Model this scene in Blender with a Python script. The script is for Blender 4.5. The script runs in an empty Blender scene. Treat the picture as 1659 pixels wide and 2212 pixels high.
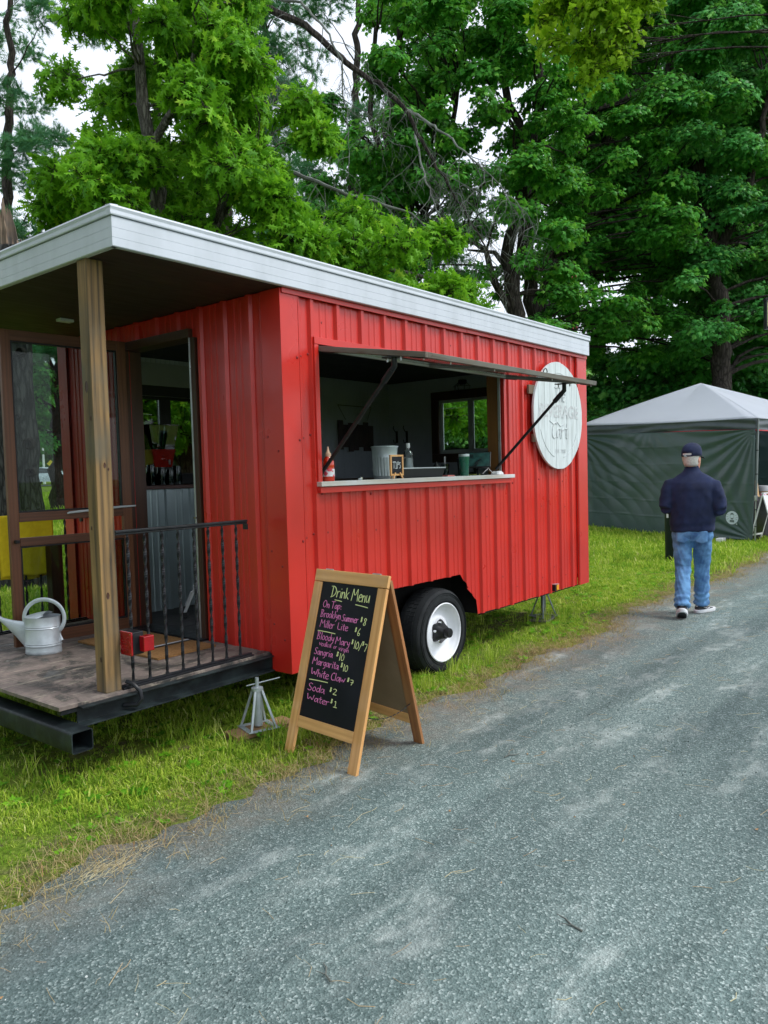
import bpy, bmesh, math, random
import numpy as np
from mathutils import Vector, Matrix, Euler
R = math.radians
rng = np.random.default_rng(7)
random.seed(7)
scn = bpy.context.scene
COL = scn.collection

# ---------------------------------------------------------------- camera
F_PX, PITCH, ROLL, YAW = 1673.62, .0522, -.0275, .6833
CAM = Vector((-3.2465, -3.3983, 1.55))
fw = Vector((math.cos(YAW) * math.cos(PITCH), math.sin(YAW) * math.cos(PITCH), -math.sin(PITCH)))
rt = fw.cross(Vector((0, 0, 1))).normalized()
up = rt.cross(fw)
cr, sr = math.cos(ROLL), math.sin(ROLL)
RT, UP = rt * cr + up * sr, up * cr - rt * sr
cam_d = bpy.data.cameras.new('camera')
cam_d.sensor_fit = 'HORIZONTAL'
cam_d.sensor_width = 36
cam_d.lens = 36 * F_PX / 1659
cam_d.clip_start = .05
cam_d.clip_end = 2000
cam = bpy.data.objects.new('camera', cam_d)
COL.objects.link(cam)
m = Matrix((RT, UP, -fw)).transposed().to_4x4()
m.translation = CAM
cam.matrix_world = m
scn.camera = cam

# ---------------------------------------------------------------- sky, sun, exposure
SUN_EL, SUN_AZ = R(52), R(-62)       # azimuth: direction towards the sun in the XY plane
w = bpy.data.worlds.new('World')
scn.world = w
w.use_nodes = True
nt = w.node_tree
nt.nodes.clear()
sk = nt.nodes.new('ShaderNodeTexSky')
sk.sky_type = 'NISHITA'
sk.sun_disc = False
sk.sun_elevation = SUN_EL
sk.sun_rotation = math.pi / 2 - SUN_AZ
sk.air_density = 1.0
sk.dust_density = 2.5
sk.ozone_density = 1.0
hs = nt.nodes.new('ShaderNodeHueSaturation')
hs.inputs['Saturation'].default_value = .28
hs.inputs['Value'].default_value = 1.0
veil = nt.nodes.new('ShaderNodeMix')          # thin even overcast in front of the blue
veil.data_type = 'RGBA'
veil.inputs[0].default_value = .66
veil.inputs[7].default_value = (6.0, 6.5, 7.4, 1)
bgn = nt.nodes.new('ShaderNodeBackground')
bgn.inputs['Strength'].default_value = .15
wo = nt.nodes.new('ShaderNodeOutputWorld')
nt.links.new(sk.outputs[0], hs.inputs['Color'])
nt.links.new(hs.outputs[0], veil.inputs[6])
nt.links.new(veil.outputs[2], bgn.inputs[0])
nt.links.new(bgn.outputs[0], wo.inputs[0])
sd = bpy.data.lights.new('sun', 'SUN')
sd.energy = 1.5
sd.angle = R(14)
sd.color = (1, .97, .93)
so = bpy.data.objects.new('sun', sd)
COL.objects.link(so)
so.rotation_euler = Vector((math.cos(SUN_EL) * math.cos(SUN_AZ), math.cos(SUN_EL) * math.sin(SUN_AZ), math.sin(SUN_EL))).to_track_quat('Z', 'Y').to_euler()
vs = scn.view_settings
vs.view_transform = 'Standard'
vs.look = 'None'
vs.gamma = 1
vs.use_curve_mapping = False
vs.exposure = 0.55
scn.render.engine = 'CYCLES'
cy = scn.cycles
cy.max_bounces = 6
cy.diffuse_bounces = 4
cy.glossy_bounces = 3
cy.transmission_bounces = 4
cy.transparent_max_bounces = 10
cy.caustics_reflective = False
cy.caustics_refractive = False
cy.use_denoising = True
cy.sample_clamp_indirect = 4
cy.use_adaptive_sampling = True
cy.adaptive_threshold = .02


def DP(px, py, depth):
    """point of the place that the survey of the photograph puts at this pixel and depth"""
    return CAM + depth * (fw + (px - 829.5) / F_PX * RT - (py - 1106) / F_PX * UP)


# ---------------------------------------------------------------- materials
def nodes(name):
    mt = bpy.data.materials.new(name)
    mt.use_nodes = True
    t = mt.node_tree
    return mt, t, t.nodes['Principled BSDF']


def ramp(t, fac, stops):
    r = t.nodes.new('ShaderNodeValToRGB')
    e = r.color_ramp.elements
    while len(e) < len(stops):
        e.new(.5)
    for k, (p, c) in zip(e, stops):
        k.position = p
        k.color = (*c, 1) if len(c) == 3 else c
    t.links.new(fac, r.inputs[0])
    return r.outputs[0]


def coords(t, stretch=(1, 1, 1), kind='Object', rot=(0, 0, 0)):
    tc = t.nodes.new('ShaderNodeTexCoord')
    mp = t.nodes.new('ShaderNodeMapping')
    mp.inputs['Scale'].default_value = stretch
    mp.inputs['Rotation'].default_value = rot
    t.links.new(tc.outputs[kind], mp.inputs[0])
    return mp.outputs[0]


def noise(t, vec, scale, detail=4, rough=.55, dist=0):
    n = t.nodes.new('ShaderNodeTexNoise')
    n.inputs['Scale'].default_value = scale
    n.inputs['Detail'].default_value = detail
    n.inputs['Roughness'].default_value = rough
    n.inputs['Distortion'].default_value = dist
    t.links.new(vec, n.inputs['Vector'])
    return n.outputs[0]


def bump(t, b, h, strength, dist=.01, prev=None):
    n = t.nodes.new('ShaderNodeBump')
    n.inputs['Strength'].default_value = strength
    n.inputs['Distance'].default_value = dist
    t.links.new(h, n.inputs['Height'])
    if prev is not None:
        t.links.new(prev, n.inputs['Normal'])
    if b is not None:
        t.links.new(n.outputs[0], b.inputs['Normal'])
    return n.outputs[0]


def mixc(t, fac, a, b, mode='MIX'):
    n = t.nodes.new('ShaderNodeMix')
    n.data_type = 'RGBA'
    n.blend_type = mode
    for s, v in ((n.inputs[0], fac), (n.inputs[6], a), (n.inputs[7], b)):
        if isinstance(v, (int, float)):
            s.default_value = v
        elif isinstance(v, tuple):
            s.default_value = (*v, 1)
        else:
            t.links.new(v, s)
    return n.outputs[2]


def M(name, c, c2=None, rough=.5, metal=0, scale=6, stretch=(1, 1, 1), bs=0, bscale=60, spec=.5, coat=0, detail=5, lo=.35, hi=.7, rv=.08):
    mt, t, b = nodes(name)
    c2 = c2 or tuple(x * .8 for x in c)
    v = coords(t, stretch)
    n = noise(t, v, scale, detail)
    t.links.new(ramp(t, n, [(lo, c), (hi, c2)]), b.inputs['Base Color'])
    rr = ramp(t, noise(t, v, scale * 1.7, 3), [(.3, (max(0, rough - rv),) * 3), (.7, (min(1, rough + rv),) * 3)])
    t.links.new(rr, b.inputs['Roughness'])
    b.inputs['Metallic'].default_value = metal
    b.inputs['Specular IOR Level'].default_value = spec
    b.inputs['Coat Weight'].default_value = coat
    b.inputs['Coat Roughness'].default_value = .15
    if bs:
        bump(t, b, noise(t, v, bscale, 4), bs, .004)
    return mt


def wood(name, c1, c2, axis=2, rough=.55, scale=1.0, c3=None, coat=0, bs=.3):
    """grain runs along the given axis"""
    mt, t, b = nodes(name)
    st = [14 * scale] * 3
    st[axis] = .9 * scale
    v = coords(t, tuple(st))
    n = noise(t, v, 1.1, 7, .68, .8)
    wv = t.nodes.new('ShaderNodeTexWave')
    wv.wave_type = 'RINGS'
    wv.rings_direction = 'XYZ'[axis]
    wv.inputs['Scale'].default_value = .9
    wv.inputs['Distortion'].default_value = 7
    wv.inputs['Detail'].default_value = 3
    wv.inputs['Detail Scale'].default_value = .8
    t.links.new(v, wv.inputs[0])
    a = mixc(t, .16, n, wv.outputs['Color'])
    fst = [60 * scale] * 3
    fst[axis] = 1.6 * scale
    a = mixc(t, .25, a, noise(t, coords(t, tuple(fst)), 1.5, 3, .6))
    col = ramp(t, a, [(.34, c1), (.5, tuple((x + y) / 2 for x, y in zip(c1, c2))), (.64, c2)])
    big = noise(t, coords(t), 2.2, 3)
    if c3:
        col = mixc(t, ramp(t, big, [(.45, (0,) * 3), (.65, (1,) * 3)]), col, c3)
    else:
        col = mixc(t, ramp(t, big, [(.4, (0,) * 3), (.7, (.35,) * 3)]), col, tuple(x * .5 for x in c1))
    t.links.new(col, b.inputs['Base Color'])
    b.inputs['Roughness'].default_value = rough
    b.inputs['Coat Weight'].default_value = coat
    bump(t, b, a, bs, .002)
    return mt


def glass(name, tint=(.9, .95, .93), refl=1.0):
    mt, t, b = nodes(name)
    t.nodes.remove(b)
    tr = t.nodes.new('ShaderNodeBsdfTransparent')
    tr.inputs[0].default_value = (*tint, 1)
    gl = t.nodes.new('ShaderNodeBsdfGlossy')
    gl.inputs['Roughness'].default_value = .01
    fr = t.nodes.new('ShaderNodeFresnel')
    fr.inputs[0].default_value = 1.5
    mu = t.nodes.new('ShaderNodeMath')
    mu.operation = 'MULTIPLY'
    mu.inputs[1].default_value = refl
    t.links.new(fr.outputs[0], mu.inputs[0])
    mx = t.nodes.new('ShaderNodeMixShader')
    t.links.new(mu.outputs[0], mx.inputs[0])
    t.links.new(tr.outputs[0], mx.inputs[1])
    t.links.new(gl.outputs[0], mx.inputs[2])
    t.links.new(mx.outputs[0], t.nodes['Material Output'].inputs[0])
    return mt


def leafmat(name, ca, cb, trans=.35, rough=.45, hi=None, gloss=.35):
    """leaf: colour varies from spray to spray and from leaf to leaf"""
    mt, t, b = nodes(name)
    oi = t.nodes.new('ShaderNodeObjectInfo')
    at = t.nodes.new('ShaderNodeAttribute')
    at.attribute_name = 'tint'
    md = t.nodes.new('ShaderNodeMath')
    md.operation = 'MULTIPLY_ADD'
    md.inputs[1].default_value = .55
    t.links.new(oi.outputs['Random'], md.inputs[0])
    m2 = t.nodes.new('ShaderNodeMath')
    m2.operation = 'MULTIPLY'
    m2.inputs[1].default_value = .45
    t.links.new(at.outputs['Fac'], m2.inputs[0])
    t.links.new(m2.outputs[0], md.inputs[2])
    stops = [(.1, ca), (.75, cb)]
    if hi:
        stops.append((.98, hi))
    c = ramp(t, md.outputs[0], stops)
    t.links.new(c, b.inputs['Base Color'])
    b.inputs['Roughness'].default_value = rough
    b.inputs['Specular IOR Level'].default_value = gloss
    tl = t.nodes.new('ShaderNodeBsdfTranslucent')
    t.links.new(mixc(t, .5, c, (.16, .35, .02)), tl.inputs[0])
    mx = t.nodes.new('ShaderNodeMixShader')
    mx.inputs[0].default_value = trans
    t.links.new(b.outputs[0], mx.inputs[1])
    t.links.new(tl.outputs[0], mx.inputs[2])
    t.links.new(mx.outputs[0], t.nodes['Material Output'].inputs[0])
    return mt


def bark(name, c1, c2, s=1.0, deep=.9):
    mt, t, b = nodes(name)
    v = coords(t, (1, 1, .22))
    vo = t.nodes.new('ShaderNodeTexVoronoi')
    vo.feature = 'DISTANCE_TO_EDGE'
    vo.inputs['Scale'].default_value = 22 * s
    nz = noise(t, v, 9 * s, 6, .7)
    vv = mixc(t, .12, v, nz)
    t.links.new(vv, vo.inputs['Vector'])
    f = mixc(t, .5, ramp(t, vo.outputs['Distance'], [(0, (0,) * 3), (.25, (1,) * 3)]), nz)
    t.links.new(ramp(t, f, [(.2, c1), (.75, c2)]), b.inputs['Base Color'])
    b.inputs['Roughness'].default_value = .95
    b.inputs['Specular IOR Level'].default_value = .1
    bump(t, b, f, deep, .02)
    return mt


MT = dict(
    red=M('red_painted_steel', (.60, .026, .016), (.49, .018, .012), rough=.34, scale=1.7, spec=.45, bs=.03, bscale=14, coat=.12, detail=9),
    white=M('white_painted_trim', (.56, .605, .67), (.46, .505, .555), rough=.38, scale=3.2, stretch=(2.5, 2.5, .5), bs=.05, bscale=3, lo=.42, hi=.8, detail=8),
    roofing=M('roof_membrane', (.12, .12, .12), rough=.9),
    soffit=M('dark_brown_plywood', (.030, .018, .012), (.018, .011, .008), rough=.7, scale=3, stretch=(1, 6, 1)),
    post=wood('weathered_pine_post', (.33, .20, .075), (.045, .032, .018), 2, .8, .8, c3=(.115, .10, .066), bs=1),
    door_wood=wood('stained_door_wood', (.17, .065, .028), (.09, .033, .014), 2, .45, 1.0),
    door_rail=wood('stained_rail_wood', (.14, .055, .025), (.075, .028, .013), 0, .45, 1.0),
    jamb=wood('dark_jamb_wood', (.075, .03, .016), (.04, .016, .009), 2, .5),
    osb=wood('brown_reveal_board', (.20, .085, .02), (.10, .035, .012), 2, .5, .8),
    black=M('black_enamel', (.007, .008, .010), (.014, .016, .020), rough=.38, spec=.35, scale=20, bs=.08, bscale=70),
    chassis=M('chipped_chassis_paint', (.008, .012, .014), (.028, .042, .044), rough=.5, spec=.3, scale=9, bs=.35, bscale=30, lo=.45, hi=.72),
    under=M('underbody', (.012, .012, .012), rough=.95, spec=.1),
    rubber=M('tyre_rubber', (.014, .016, .018), (.028, .032, .034), rough=.8, spec=.25, scale=8, bs=.2, bscale=90, lo=.4, hi=.75),
    rim=M('white_rim_paint', (.78, .80, .84), (.66, .68, .71), rough=.35, scale=7, lo=.5, hi=.8),
    galv=M('galvanised_steel', (.58, .64, .66), (.34, .40, .42), rough=.45, metal=.45, scale=7, detail=8, lo=.3, hi=.72),
    galv_sheet=M('galvanised_sheet', (.50, .61, .63), (.38, .48, .50), rough=.36, metal=.45, scale=2.2),
    can=M('whitened_zinc', (.62, .68, .72), (.36, .42, .45), rough=.42, metal=.35, scale=9, detail=8, lo=.42, hi=.78, bs=.1, bscale=20),
    alu=M('aluminium', (.6, .62, .64), (.45, .47, .5), rough=.35, metal=.8, scale=9),
    chrome=M('bright_metal', (.8, .8, .8), rough=.12, metal=1),
    bead=M('slate_beadboard', (.50, .54, .62), (.42, .46, .54), rough=.6, scale=3),
    bead_light=M('pale_beadboard', (.36, .38, .42), (.3, .32, .36), rough=.6, scale=3),
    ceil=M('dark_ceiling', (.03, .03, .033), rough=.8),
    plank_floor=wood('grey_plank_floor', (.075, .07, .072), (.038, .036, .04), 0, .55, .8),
    counter=M('dark_counter', (.025, .024, .026), (.04, .035, .033), rough=.25, scale=6),
    counter_red=wood('red_brown_counter', (.10, .035, .025), (.06, .02, .014), 0, .35),
    sill=wood('whitewashed_sill', (.56, .54, .52), (.46, .40, .33), 0, .6, .9, c3=(.60, .60, .62), bs=.15),
    grey_wood=wood('weathered_grey_wood', (.20, .19, .155), (.095, .075, .055), 0, .8, 1.1, c3=(.16, .16, .14), bs=.5),
    grey_wood_y=wood('weathered_grey_wood_cross', (.20, .18, .145), (.085, .065, .05), 1, .8, 1.1, c3=(.15, .15, .135), bs=.5),
    honey=wood('honey_pine', (.86, .48, .19), (.62, .28, .085), 2, .45, .7, c3=(.62, .33, .12), coat=.25, bs=.2),
    honey_y=wood('honey_pine_cross', (.72, .37, .13), (.50, .21, .06), 1, .45, .7, c3=(.62, .33, .12), coat=.25, bs=.2),
    plainwood=wood('raw_lumber', (.36, .22, .11), (.26, .15, .07), 0, .8, .7),
    hardboard=M('brown_hardboard', (.26, .20, .125), (.21, .155, .09), rough=.8, scale=5, bs=.1),
    chalkboard=M('chalkboard', (.006, .007, .012), (.013, .015, .024), rough=.5, scale=4, lo=.45, hi=.85, spec=.3),
    chalk_y=M('yellow_chalk', (.84, .90, .42), (.78, .86, .38), rough=.9, scale=90),
    chalk_p=M('pink_chalk', (.90, .27, .58), (.80, .22, .50), rough=.9, scale=90, lo=.4, hi=.75),
    chalk_w=M('white_chalk', (.75, .78, .80), rough=.9),
    whitewash=M('whitewashed_plank', (.62, .69, .70), (.42, .46, .46), rough=.75, scale=3.5, stretch=(10, 10, 1), bs=.25, bscale=20, detail=8, lo=.42, hi=.8),
    faded=M('faded_grey_lettering', (.43, .45, .46), (.57, .62, .63), rough=.8, scale=28, lo=.4, hi=.6),
    raw_edge=wood('raw_plank_edge', (.20, .15, .10), (.11, .08, .055), 2, .9),
    glass=glass('window_glass', (.66, .74, .71), .4),
    clear=glass('clear_plastic', (.60, .66, .66), 1.0),
    vinyl=M('white_vinyl', (.52, .57, .59), rough=.4),
    yellow=M('yellow_towel', (.92, .70, .02), (.82, .60, .015), rough=.95, scale=30, bs=.5, bscale=220),
    coir=M('coir_mat', (.34, .18, .06), (.22, .11, .035), rough=1, scale=60, bs=.9, bscale=300),
    lens=M('red_lens', (.36, .003, .006), (.26, .002, .005), rough=.14, scale=30, coat=.6),
    amber=M('amber_lens', (.95, .40, .01), rough=.2, coat=.5),
    green_fabric=M('dark_green_tarpaulin', (.050, .092, .086), (.038, .070, .069), rough=.36, scale=2, spec=.7),
    valance=M('grey_valance', (.085, .105, .115), (.06, .078, .088), rough=.45, scale=3, bs=.15, bscale=9),
    screw=M('screw_head', (.26, .014, .014), rough=.5),
    canopy=M('pale_canopy_cloth', (.74, .78, .84), (.69, .73, .80), rough=.7, scale=1.2, bs=.08, bscale=3),
    red_band=M('red_hem', (.45, .01, .02), rough=.6),
    steel=M('grey_leg_steel', (.22, .25, .26), rough=.4, metal=.4),
    navy=M('navy_fleece', (.012, .022, .070), (.007, .013, .042), rough=.95, scale=9, bs=.4, bscale=120),
    denim=M('blue_denim', (.15, .34, .60), (.045, .125, .29), rough=.9, scale=9, detail=8, bs=.35, bscale=80, lo=.38, hi=.68),
    skin=M('skin', (.62, .30, .21), (.52, .22, .15), rough=.55, scale=12),
    hair=M('white_hair', (.68, .66, .62), (.50, .48, .45), rough=.8, scale=70, bs=.5, bscale=160),
    shoe=M('black_shoe', (.02, .02, .024), (.04, .04, .045), rough=.7, scale=30),
    sole=M('white_sole', (.72, .74, .76), rough=.6),
    binm=M('dark_green_bin', (.008, .018, .017), rough=.5, spec=.3),
    bottle=M('red_sauce', (.62, .03, .006), (.50, .02, .005), rough=.15, coat=.6),
    label=M('paper_label', (.75, .72, .74), (.72, .06, .10), rough=.5, scale=26, lo=.5, hi=.56),
    liquor=glass('bottle_glass', (.86, .88, .88), 3.0),
    tumbler=M('green_tumbler', (.006, .105, .066), rough=.3, coat=.4),
    blackp=M('black_plastic', (.010, .011, .013), rough=.38, spec=.35),
    whitep=M('white_plastic', (.75, .76, .78), rough=.3),
    screen=M('tablet_screen', (.03, .10, .09), (.01, .012, .014), rough=.08, scale=16, coat=1),
    redliq=M('red_drink', (.30, .012, .006), rough=.1, coat=.8),
    car=M('silver_car_paint', (.66, .72, .76), rough=.25, metal=.3, coat=.6),
    carglass=M('dark_car_glass', (.02, .03, .03), rough=.05, coat=1),
    pole=M('white_pole', (.7, .72, .72), rough=.5),
    cloth_black=M('black_tablecloth', (.012, .012, .016), rough=.9, bs=.3, bscale=6),
    cardboard=M('tan_board', (.60, .40, .20), (.52, .33, .16), rough=.8),
    lampglow=M('pale_lamp_panel', (.62, .66, .26), rough=.5),
    bark_grey=bark('grey_bark', (.012, .013, .013), (.075, .076, .072), .75),
    bark_dark=bark('dark_bark', (.016, .014, .013), (.06, .052, .046), .7),
    bark_oak=bark('oak_bark', (.045, .042, .036), (.20, .19, .165), 1.3),
    torn=wood('torn_heartwood', (.34, .25, .18), (.08, .055, .04), 2, .95, .6, c3=(.12, .11, .10), bs=1),
    twig=M('dead_twig', (.09, .098, .085), (.18, .20, .18), rough=.95, scale=8),
    leaf_oak=leafmat('oak_leaf', (.060, .22, .010), (.21, .52, .022), .45, .5, (.48, .74, .06), .16),
    leaf_maple=leafmat('maple_leaf', (.022, .15, .018), (.11, .43, .055), .40, .45, (.34, .72, .10), .16),
    leaf_maple2=leafmat('maple_leaf_cool', (.024, .16, .035), (.11, .44, .09), .40, .45, (.32, .70, .15), .16),
    leaf_bright=leafmat('young_maple_leaf', (.14, .30, .012), (.34, .56, .02), .5, .5, (.55, .72, .04), .15),
    leaf_far=leafmat('far_leaf', (.06, .20, .03), (.14, .36, .05), .35, .5),
    needle=leafmat('pine_needle', (.040, .16, .085), (.10, .29, .14), .3, .6, (.08, .18, .07), .15),
    grass=leafmat('grass_blade', (.12, .31, .02), (.54, .67, .08), .42, .65, (.90, .84, .38), .1),
    straw=leafmat('straw', (.30, .22, .09), (.46, .38, .20), .2, .8, (.42, .18, .07), .1),
)


def ground_mat():
    mt, t, b = nodes('turf_soil')
    v = coords(t)
    a = noise(t, v, 1.1, 5, .6)
    f = noise(t, v, 40, 5, .7)
    c = ramp(t, f, [(.3, (.05, .10, .010)), (.55, (.16, .25, .03)), (.75, (.34, .40, .07))])
    c = mixc(t, ramp(t, a, [(.45, (0,) * 3), (.7, (.6,) * 3)]), c, (.26, .28, .06))
    c = mixc(t, ramp(t, noise(t, v, 2.6, 6, .7), [(.50, (0,) * 3), (.60, (.8,) * 3)]), c, ramp(t, f, [(.3, (.07, .055, .03)), (.7, (.22, .18, .11))]))
    t.links.new(c, b.inputs['Base Color'])
    b.inputs['Roughness'].default_value = 1
    b.inputs['Specular IOR Level'].default_value = .05
    bump(t, b, f, .9, .03)
    return mt


def path_mat():
    mt, t, b = nodes('crushed_stone')
    v = coords(t)
    vo = t.nodes.new('ShaderNodeTexVoronoi')
    vo.inputs['Scale'].default_value = 130
    t.links.new(v, vo.inputs['Vector'])
    sp = t.nodes.new('ShaderNodeSeparateColor')
    t.links.new(vo.outputs['Color'], sp.inputs[0])
    stone = ramp(t, sp.outputs[0], [(.0, (.034, .060, .058)), (.5, (.10, .148, .143)), (.85, (.20, .265, .255)), (1, (.50, .58, .56))])
    vo2 = t.nodes.new('ShaderNodeTexVoronoi')
    vo2.inputs['Scale'].default_value = 62
    t.links.new(v, vo2.inputs['Vector'])
    s2 = t.nodes.new('ShaderNodeSeparateColor')
    t.links.new(vo2.outputs['Color'], s2.inputs[0])
    stone = mixc(t, .15, stone, ramp(t, s2.outputs[0], [(.0, (.026, .048, .047)), (.6, (.115, .165, .158)), (1, (.34, .41, .39))]))
    fine = noise(t, v, 420, 3, .7)
    stone = mixc(t, .35, stone, ramp(t, fine, [(.3, (.06, .095, .092)), (.7, (.24, .31, .295))]))
    # pale dusty drag marks running along the path
    vs_ = coords(t, (.9, 2.6, 1), rot=(0, 0, R(-16)))
    big = noise(t, vs_, 1.35, 8, .68, .3)
    med = noise(t, v, 9, 5, .7)
    mm = mixc(t, .3, big, med)
    dust = ramp(t, mm, [(.505, (0,) * 3), (.56, (.30,) * 3), (.62, (.95,) * 3)])
    dm_ = t.nodes.new('ShaderNodeMath')
    dm_.operation = 'MULTIPLY'
    t.links.new(dust, dm_.inputs[0])
    t.links.new(ramp(t, noise(t, v, .55, 3, .6), [(.40, (.12,) * 3), (.60, (1,) * 3)]), dm_.inputs[1])
    dust = dm_.outputs[0]
    c = mixc(t, dust, stone, mixc(t, .5, (.42, .475, .45), ramp(t, fine, [(.3, (.28, .33, .31)), (.7, (.58, .63, .60))])))
    trk = noise(t, coords(t, (.16, 1.5, 1)), 1.6, 4, .6)      # packed wheel lines along the path
    c = mixc(t, 1.0, c, ramp(t, trk, [(.36, (.66, .68, .70)), (.5, (1, 1, 1)), (.66, (1.22, 1.22, 1.22))]), 'MULTIPLY')
    wide = noise(t, v, .5, 3)
    c = mixc(t, ramp(t, wide, [(.4, (0,) * 3), (.7, (.22,) * 3)]), c, (.13, .175, .16))
    # brown soil and needles where the verge creeps in
    gm = t.nodes.new('ShaderNodeSeparateXYZ')
    t.links.new(v, gm.inputs[0])
    ma = t.nodes.new('ShaderNodeMapRange')
    ma.inputs['From Min'].default_value = -1.05
    ma.inputs['From Max'].default_value = -.42
    t.links.new(gm.outputs['Y'], ma.inputs['Value'])
    e1 = t.nodes.new('ShaderNodeMath')
    e1.operation = 'MULTIPLY'
    t.links.new(ma.outputs[0], e1.inputs[0])
    t.links.new(ramp(t, noise(t, v, 3.2, 6, .7), [(.35, (0,) * 3), (.62, (1,) * 3)]), e1.inputs[1])
    c = mixc(t, e1.outputs[0], c, ramp(t, noise(t, v, 60, 4, .7), [(.3, (.13, .11, .085)), (.7, (.29, .25, .20))]))
    t.links.new(c, b.inputs['Base Color'])
    b.inputs['Roughness'].default_value = .95
    b.inputs['Specular IOR Level'].default_value = .2
    h = bump(t, None, vo.outputs['Distance'], .8, .006)
    h2 = bump(t, None, fine, .5, .002, h)
    bump(t, b, mm, .4, .03, h2)
    return mt


def deck_mat():
    mt, t, b = nodes('worn_deck_paint')
    v = coords(t)
    n = noise(t, coords(t, (1.4, 1, 1)), 3.0, 7, .62, .6)
    s = noise(t, coords(t, (1, 9, 1)), 5, 7, .75, 1)
    c = ramp(t, n, [(.40, (.040, .038, .036)), (.455, (.060, .052, .046)), (.475, (.135, .106, .092)), (.54, (.185, .148, .130)), (.62, (.24, .185, .16))])
    c = mixc(t, ramp(t, s, [(.54, (0,) * 3), (.62, (.8,) * 3)]), c, (.38, .34, .26))
    c = mixc(t, ramp(t, noise(t, v, 14, 6, .7), [(.46, (0,) * 3), (.62, (.6,) * 3)]), c, (.09, .08, .068))
    t.links.new(c, b.inputs['Base Color'])
    t.links.new(ramp(t, n, [(.38, (.38,) * 3), (.45, (.8,) * 3)]), b.inputs['Roughness'])
    bump(t, b, s, .2, .003)
    return mt


def stone_mat():
    mt, t, b = nodes('loose_stone')
    oi = t.nodes.new('ShaderNodeObjectInfo')
    t.links.new(ramp(t, oi.outputs['Random'], [(0, (.05, .08, .078)), (.6, (.15, .205, .197)), (.9, (.32, .39, .37)), (1, (.52, .56, .54))]), b.inputs['Base Color'])
    b.inputs['Roughness'].default_value = .9
    return mt


cm = MT['canopy'].node_tree
cb_ = cm.nodes['Principled BSDF']
ct_ = cm.nodes.new('ShaderNodeBsdfTranslucent')
ct_.inputs[0].default_value = (.84, .88, .93, 1)
cx2 = cm.nodes.new('ShaderNodeMixShader')
cx2.inputs[0].default_value = .55
cm.links.new(cb_.outputs[0], cx2.inputs[1])
cm.links.new(ct_.outputs[0], cx2.inputs[2])
cm.links.new(cx2.outputs[0], cm.nodes['Material Output'].inputs[0])
MT['ground'] = ground_mat()
MT['path'] = path_mat()
MT['deck'] = deck_mat()
MT['stone'] = stone_mat()


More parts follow.
